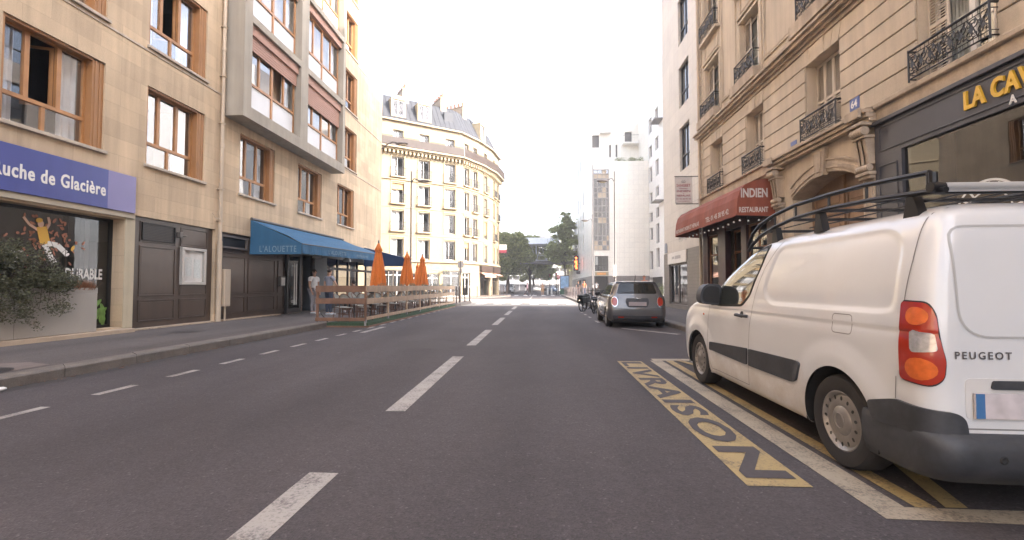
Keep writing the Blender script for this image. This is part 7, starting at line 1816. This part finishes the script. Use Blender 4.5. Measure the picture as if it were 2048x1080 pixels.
# ================================================================== DISTANT BUILDING with white bands
OB = thing('office_building', (-2, 135, 0), 'long white banded building far behind the viaduct', 'building')
q = MB(); q.box(-46, 14, 135.2, 150, 0, 16.4); q.build('wall', mat('far_window_band', (.20, .19, .185), .3, var=.15, vs=.5), OB)
q = MB()
for k in range(6): q.box(-46, 14, 134.6, 135.2, 1.9+k*2.5, 3.2+k*2.5)
q.build('floor_band', m_wh, OB)
q = MB()
for k in range(30): q.box(-46+k*2, -45.8+k*2, 134.9, 135.2, 0, 16.4)
q.build('mullion', m_white, OB)
OB = thing('apartment_building', (12, 104, 0), 'pale building beyond the tiled building at the far right of the street', 'building')
FO = frame((7.6, 0), (0, 1), (1, 0)); q = MB(); oo = [(104+i*3.2, 105.3+i*3.2, 3.4+j*3, 5.2+j*3, .3) for i in range(6) for j in range(4)]; holes(q, FO, 102, 126, 0, 17, oo); q.quad((7.6, 102, 0), (20, 102, 0), (20, 102, 17), (7.6, 102, 17)); q.quad((7.6, 102, 17), (20, 102, 17), (20, 126, 17), (7.6, 126, 17)); q.build('wall', m_stoneHt, OB)
for o in oo: q = MB(); fbox(q, FO, o[0], o[1], .2, .3, o[2], o[3]); q.build('window', m_dark, OB)
# ================================================================== TREES
m_leafA = leaf_mat('plane_leaf', (.25, .265, .08), .5, .45); m_leafB = leaf_mat('plane_leaf_pale', (.32, .34, .13), .5, .5)
def tree(x, y, label, trunk_h, blobs, m, seed, r0=.22, z0=0, n=760, ls=.24):
    blobs = [(a_, b_, c_, d_*1.24) for a_, b_, c_, d_ in blobs]; T = thing('street_tree', (x, y, z0), label, 'tree'); rr = random.Random(seed)
    q = MB(); q.tube([(x, y, z0), (x+.05, y, z0+trunk_h*.5), (x-.03, y+.05, z0+trunk_h)], [r0*1.25, r0, r0*.8], 10)
    for (bx, by, bz, br) in blobs:
        mid = (x + (bx-x)*.4, y + (by-y)*.4, z0+trunk_h + (bz-trunk_h)*.55); q.tube([(x, y, z0+trunk_h*.92), mid, (bx, by, bz)], [r0*.55, r0*.3, r0*.1], 6)
    q.build('trunk', m_bark, T)
    c = MB()
    for (bx, by, bz, br) in blobs:
        for k in range(max(4, int(br*5))):
            d = Vector((rr.gauss(0, 1), rr.gauss(0, 1), rr.gauss(0, .8))).normalized()*br*rr.uniform(.45, 1.0); s = br*rr.uniform(.25, .5)
            leaves(c, rr, (bx+d.x, by+d.y, bz+d.z), (s*1.15, s*1.15, s*.8), int(n*s*s/1.2)+20, ls)
    for (bx, by, bz, br) in blobs: leaves(c, rr, (bx, by, bz), (br*1.35, br*1.35, br*1.15), int(br*br*90), ls*1.1, shell=.6)
    c.build('crown', m, T)
tree(-5.5, 79, 'broad dark green street tree beside the cream corner building', 3.6, [(-6.6, 79, 6.2, 1.9), (-4.6, 78.5, 7.8, 2.1), (-6.4, 80, 8.6, 1.7), (-3.4, 79, 6.3, 1.8), (-5, 79, 9.4, 1.5), (-6.5, 78, 4.3, 1.3), (-3.6, 78.5, 8.6, 1.3)], m_leafA, 3, .3)
tree(-1.9, 92.5, 'second dark green street tree left of the far roadway', 3.6, [(-2.2, 92, 7.2, 2.0), (-.6, 92.5, 7.9, 1.8), (-3.4, 92, 8.6, 1.7), (-1.6, 92, 9.8, 1.6), (-3.8, 92, 5.6, 1.5), (-.2, 92, 5.6, 1.3)], m_leafA, 4, .26)
tree(4.6, 80, 'tall pale green tree rising beside the tiled building', 5.0, [(3.6, 80, 7.5, 1.7), (5.0, 80, 9.2, 1.6), (3.9, 80, 10.8, 1.4), (5.0, 80.5, 12.4, 1.3), (2.8, 80, 8.8, 1.1), (4.6, 80, 13.6, .8), (2.6, 79.5, 6.4, 1.0), (5.4, 80, 6.8, 1.1)], m_leafB, 5, .2, .15, ls=.2)
tree(-1.4, 112, 'low spreading tree standing far down the street under the viaduct line', 3.2, [(-1.4, 112, 5.5, 2.2), (-4, 112, 5.2, 2.0), (1.4, 112, 4.9, 1.8), (.2, 111, 6.5, 1.8)], m_leafA, 6, .3)
tree(-9.5, 96, 'dark tree on the boulevard behind the far parked van', 3.2, [(-9.5, 96, 6, 2.4), (-7.2, 96, 7.5, 2.2), (-6.2, 96, 4.8, 1.6), (-9.5, 96, 9, 2.2)], m_leafA, 7, .35)
tree(6.3, 97.5, 'green tree in the gap beyond the tiled building', 3.4, [(6.3, 97.5, 6.2, 1.8), (5.2, 97, 7.8, 1.5), (7.0, 97, 8.4, 1.6)], m_leafB, 9, .2)
# bush beside the crossing
BU = thing('shrub', (8.3, 29.5, .15), 'sunlit yellow green bush behind the corner of the panelled building', 'shrub'); q = MB()
for k in range(26): leaves(q, rnd, (8.3 + rnd.uniform(-.8, 1.2), 29.5 + rnd.uniform(-.5, .5), rnd.uniform(.35, 1.35)), (.3, .3, .28), 60, .035)
q.build('foliage', m_lime, BU); q = MB()
for k in range(8): q.tube([(8.0+k*.12, 29.5, .15), (7.8+k*.18, 29.5, 1.0)], .012, 5)
q.build('stem', m_bark, BU)
# ================================================================== STREET FURNITURE
def lamp(name, x, y, z0, h, arm, hd, label):
    T = thing(name, (x, y, z0), label, 'street lamp'); q = MB(); q.tube([(x, y, z0), (x, y, z0+1.0), (x, y, z0+1.05), (x, y, h)], [.10, .09, .065, .045], 10); q.build('pole', m_grey, T, smooth=True)
    q = MB(); zz = h-.75; q.tube([(x, y, zz), (x+arm*.35, y, zz+.28), (x+arm*.7, y, zz+.18), (x+arm, y, zz+.10)], .035, 6); q.build('arm', m_grey, T, smooth=True)
    q = MB(); q.sphere((x+arm+.3*(1 if arm > 0 else -1), y, zz+.08), .42, .17, .10, 14, 8); q.build('lamp_head', m_grey, T, smooth=True); q = MB(); q.sphere((x+arm+.3*(1 if arm > 0 else -1), y, zz+.02), .28, .13, .09, 12, 6); q.build('lens', MATS['lamp_lens'], T, smooth=True); return T
lamp('street_lamp', -8.45, 29.2, .15, 8.9, .55, 0, 'tall slim street lamp rising behind the navy awning in front of the corner building')
lamp('street_lamp', 5.35, 32.0, .15, 9.4, -.55, 0, 'tall street lamp with a white notice on its pole, before the tiled building')
lamp('street_lamp', 5.95, 50.5, .15, 9.3, -.5, 0, 'farther street lamp against the left edge of the glazed bay')
N_ = thing('pole_notice', (5.35, 31.9, 2.0), 'white notice box strapped round the pole of the right street lamp', 'notice'); q = MB(); q.box(5.18, 5.42, 31.85, 31.93, 1.95, 2.75, 0, .01); q.build('sheet', m_white, N_)
# traffic sign pole left
T = thing('sign_pole', (-5.45, 31.0, .15), 'thin sign post with small back-turned plates beside the left crossing', 'sign post'); q = MB(); q.tube([(-5.45, 31, .15), (-5.45, 31, 3.05)], .03, 8); q.build('pole', m_grey, T); q = MB(); q.box(-5.66, -5.24, 31.03, 31.05, 2.55, 3.0); q.box(-5.55, -5.35, 31.03, 31.05, 2.15, 2.5); q.build('plate', m_sg, T)
# bollards
def bollard(cap):
    T = thing('bollard', (0, 0, 0), 'dark brown steel bollard', 'bollard'); q = MB(); q.lathe([(.055, 0), (.055, .06), (.04, .07), (.04, 1.02), (.05, 1.03), (.05, 1.07), (.035, 1.12), (.001, 1.14)], (0, 0, 0), 12); q.build('post', mat('bollard_brown', (.085, .055, .045), .45, .2, var=.05), T, smooth=40)
    if cap: q = MB(); q.lathe([(.044, .98), (.055, 1.0), (.06, 1.08), (.04, 1.16), (.001, 1.18)], (0, 0, 0), 12); q.build('cap', m_white, T, smooth=True)
    return T
b0 = bollard(False); place(b0, (-5.42, 29.35, .15), first=True, label='brown bollard nearest the end of the terrace fence', group='brown bollards at the left crossing')
b1 = bollard(True); place(b1, (-5.37, 32.4, .15), first=True, label='white capped bollard on the left crossing corner, nearer of two', group='brown bollards at the left crossing')
place(b1, (-5.15, 33.3, .15), label='white capped bollard on the left crossing corner, farther of two', group='brown bollards at the left crossing')
place(b0, (-5.45, 30.6, .15), label='brown bollard standing close beside the thin sign post', group='brown bollards at the left crossing')
place(b0, (-5.3, 34.2, .15), label='last brown bollard at the rounded kerb of the left crossing', group='brown bollards at the left crossing')
for i, (x, y) in enumerate(((-6.6, 47.9), (-5.3, 49.9), (-4.5, 51.8), (-4.2, 53.8), (-4.0, 56))): place(b0, (x, y, .15), label='thin dark bollard along the kerb of the cream corner building, %s from the left' % ORD[i], group='bollards before the corner building')
def steel_post():
    T = thing('bollard', (0, 0, 0), 'slim pale steel bollard in the row along the far right kerb', 'bollard', 'steel bollards along the right kerb'); q = MB(); q.lathe([(.034, 0), (.034, 1.0), (.025, 1.05), (.001, 1.07)], (0, 0, 0), 10); q.build('post', mat('bollard_steel', (.17, .13, .12), .4, .3, var=.05), T, smooth=40); return T
s0 = steel_post()
for k in range(15): place(s0, (3.35 + (.1 if k < 3 else 0), 31.5 + k*2.0, .15), first=(k == 0), label='slim steel bollard on the right kerb, %s of the row' % (['first', 'second', 'third', 'fourth', 'fifth', 'sixth', 'seventh', 'eighth', 'ninth', 'tenth', 'eleventh', 'twelfth', 'thirteenth', 'fourteenth', 'fifteenth'][k]))
place(b1, (3.85, 32.6, .15), label='white capped bollard at the near end of the steel row, left one', group='white capped bollards on the right'); place(b1, (4.1, 32.6, .15), label='white capped bollard at the near end of the steel row, right one', group='white capped bollards on the right')
# traffic lights
for (x, y, lb) in ((1.75, 74, 'black traffic light on a slim pole left of the poster panel'), (2.55, 67, 'black traffic light standing just beside the poster panel')):
    T = thing('traffic_light', (x, y, 0), lb, 'traffic light'); q = MB(); q.tube([(x, y, 0), (x, y, 3.2)], .06, 8); q.build('pole', m_black, T); q = MB(); q.box(x-.17, x+.17, y-.2, y+.1, 2.3, 3.3, 0, .03); ho = q.build('signal_head', m_black, T)
    for k, c in enumerate(((.35, .03, .02), (.30, .16, .02), (.03, .22, .08))): q = MB(); q.lathe([(.10, y-.215), (.001, y-.225)], (x, 0, 3.13-k*.31), 12, axis='y'); q.build('lens', mat('signal_%d' % k, c, .2, var=0), ho)
for (x, y, lb) in ((1.35, 70, 'white traffic post on the far island, left one'), (1.95, 70, 'white traffic post on the far island, right one')):
    T = thing('traffic_post', (x, y, 0), lb, 'post', 'white island posts'); q = MB(); q.lathe([(.12, 0), (.12, .9), (.07, 1.0), (.001, 1.02)], (x, y, 0), 12); q.build('post', m_white, T, smooth=40)
T = thing('no_entry_sign', (2.75, 64, .15), 'round red no entry sign on a pole in front of the poster panel', 'sign'); q = MB(); q.tube([(2.75, 64, .15), (2.75, 64, 2.9)], .035, 8); q.build('pole', m_grey, T); q = MB(); q.lathe([(.26, 63.95), (.26, 63.97)], (2.75, 0, 2.6), 20, axis='y'); q.build('disc', mat('sign_round_red', (.40, .04, .06), .5, var=0), T); q = MB(); q.box(2.58, 2.92, 63.935, 63.948, 2.55, 2.65); q.build('bar', m_white, T)
T = thing('poster_panel', (3.6, 64.5, .15), 'free standing poster panel with a blue poster at the far right kerb', 'poster panel'); q = MB(); q.box(2.95, 4.3, 64.45, 64.75, .9, 2.85, 0, .03); q.box(3.5, 3.75, 64.5, 64.7, .15, .9); q.build('frame', m_alu, T); q = MB(); q.box(3.05, 4.2, 64.435, 64.448, 1.0, 2.72); q.build('poster', mat('poster_blue', (.22, .38, .58), .4, var=.35, vs=2), T)
T = thing('green_bin', (3.5, 63.4, .15), 'dark green street bin at the foot of the poster panel', 'bin'); q = MB(); q.box(2.95, 3.95, 63.1, 63.8, .16, .85, 0, .04); q.build('body', mat('bin_green', (.02, .09, .05), .5, var=.1), T); q = MB(); q.box(2.9, 4.0, 63.05, 63.85, .85, .93, 0, .02); q.build('lid', m_alu, T)
# ================================================================== BICYCLES
def bicycle(label, loc, rz, tint, pann=True):
    T = thing('bicycle', (0, 0, 0), label, 'bicycle'); fm = mat('bike_%s' % tint[0], tint[1], .4, .2, var=.05); Rw = .34
    for y in (-.52, .52):
        q = MB(); q.tube([(0, y + Rw*cos(a), Rw + Rw*sin(a)) for a in [2*pi*i/28 for i in range(28)]], .026, 6, closed=True); wo_ = q.build('wheel', m_tyre, T, smooth=True)
        q = MB()
        for k in range(3): a = 2*pi*k/3+.5; q.tube([(0, y, Rw), (0, y+(Rw-.03)*cos(a), Rw+(Rw-.03)*sin(a))], [.03, .018], 6)
        q.tube([(0, y + (Rw-.035)*cos(a), Rw + (Rw-.035)*sin(a)) for a in [2*pi*i/28 for i in range(28)]], .014, 5, closed=True); q.tube([(-.05, y, Rw), (.05, y, Rw)], .03, 8); q.build('spokes', m_black, wo_)
        q = MB(); arc = [pi*(.05 + .75*i/12) if y < 0 else pi*(.2+.7*i/12) for i in range(13)]; 
        for a, b in zip(arc[:-1], arc[1:]): q.quad((-.03, y+.385*cos(a), Rw+.385*sin(a)), (.03, y+.385*cos(a), Rw+.385*sin(a)), (.03, y+.385*cos(b), Rw+.385*sin(b)), (-.03, y+.385*cos(b), Rw+.385*sin(b)))
        q.build('mudguard', m_chrome, T)
    q = MB()
    for p in ([(0, -.05, .30), (0, -.16, .78)], [(0, -.05, .30), (0, .36, .72)], [(0, -.14, .66), (0, .34, .82)], [(0, -.05, .30), (0, -.52, .34)], [(0, -.16, .72), (0, -.52, .34)], [(0, .34, .88), (0, .52, .34)], [(0, .34, .88), (0, .31, 1.02)]): q.tube(p, .019, 7)
    q.build('frame', fm, T, smooth=True)
    q = MB(); q.tube([(-.30, .16, 1.04), (-.24, .28, 1.06), (0, .32, 1.03), (.24, .28, 1.06), (.30, .16, 1.04)], .014, 6); q.build('handlebar', m_black, T)
    q = MB(); q.sphere((0, -.20, .88), .075, .14, .035, 10, 6); q.tube([(0, -.17, .78), (0, -.19, .87)], .014, 6); q.build('saddle', m_black, T, smooth=True)
    q = MB(); q.box(-.07, .07, -.75, -.30, .70, .72)
    for s in (-1, 1): q.tube([(s*.06, -.6, .70), (s*.04, -.52, .36)], .008, 5)
    q.build('rack', m_black, T)
    if pann: q = MB(); q.box(-.17, -.08, -.78, -.38, .44, .74, 0, .03); q.box(.08, .17, -.78, -.38, .44, .74, 0, .03); q.box(-.16, .16, -.76, -.40, .745, .86, 0, .03); q.build('pannier', m_black, T)
    q = MB(); q.tube([(-.02, -.03, .30), (-.14, -.1, .01)], .01, 5); q.build('kickstand', m_black, T)
    q = MB(); q.lathe([(.09, -.06), (.09, -.05)], (0, -.05, .30), 14, axis='x'); q.tube([(-.09, -.05, .30), (-.09, .04, .18)], .01, 5); q.tube([(.07, -.05, .30), (.07, -.14, .42)], .01, 5); q.build('crank', m_grey, T)
    T.location = loc; T.rotation_euler = (R(2), 0, rz)
bicycle('black bicycle with rear panniers standing left of the silver hatchback', (2.50, 23.1, 0.0), R(-38), ('black', (.025, .025, .028)))
bicycle('dark bicycle with curved mudguard tucked behind the pannier bicycle beside the car', (2.85, 21.6, 0.0), R(-30), ('green', (.03, .05, .045)), False)
bicycle('farther dark bicycle with a pale front basket at the lit kerb', (3.0, 25.2, 0.0), R(-50), ('grey', (.12, .12, .12)), True)
# ================================================================== FAR VEHICLES
fv = copy_tree(VAN); fv.location = (-5.35, 82.5, 0); fv.rotation_euler = (0, 0, pi); fv['label'] = 'small white van facing the camera parked beyond the cream corner building'
m_carp = mat('car_pale', (.55, .52, .48), .3, var=.02, coat=1); m_carb = mat('car_blue', (.04, .09, .18), .3, .3, var=.02, coat=1)
hatchback('far_car', (-.55, 106, 0), pi, 'pale car facing the camera far down the roadway between the pedestrians', m_carp, m_carp)
hatchback('far_car', (3.3, 102, 0), R(170), 'dark blue car far away near the white island posts', m_carb, m_carb)
hatchback('far_car', (1.5, 116, 0), R(178), 'dark grey car farthest down the roadway', m_alu, m_alu)
# ================================================================== HAZE
if HAZE > 0:
    q = MB(); q.box(-705, 705, -305, 1505, -1, 32); ho = q.build('haze', None) if False else None
    hm = bpy.data.materials.new('haze'); hm.use_nodes = True; hn = hm.node_tree; hn.nodes.clear(); o_ = hn.nodes.new('ShaderNodeOutputMaterial'); pv = hn.nodes.new('ShaderNodeVolumePrincipled')
    pv.inputs['Color'].default_value = (.97, .94, .90, 1); pv.inputs['Density'].default_value = HAZE; pv.inputs['Anisotropy'].default_value = .3; hn.links.new(pv.outputs[0], o_.inputs['Volume'])
    ho = q.build('haze', hm); ho['kind'] = 'stuff'; ho['label'] = 'pale summer haze over the street'
    S.cycles.volume_bounces = 0; S.cycles.volume_step_rate = 4
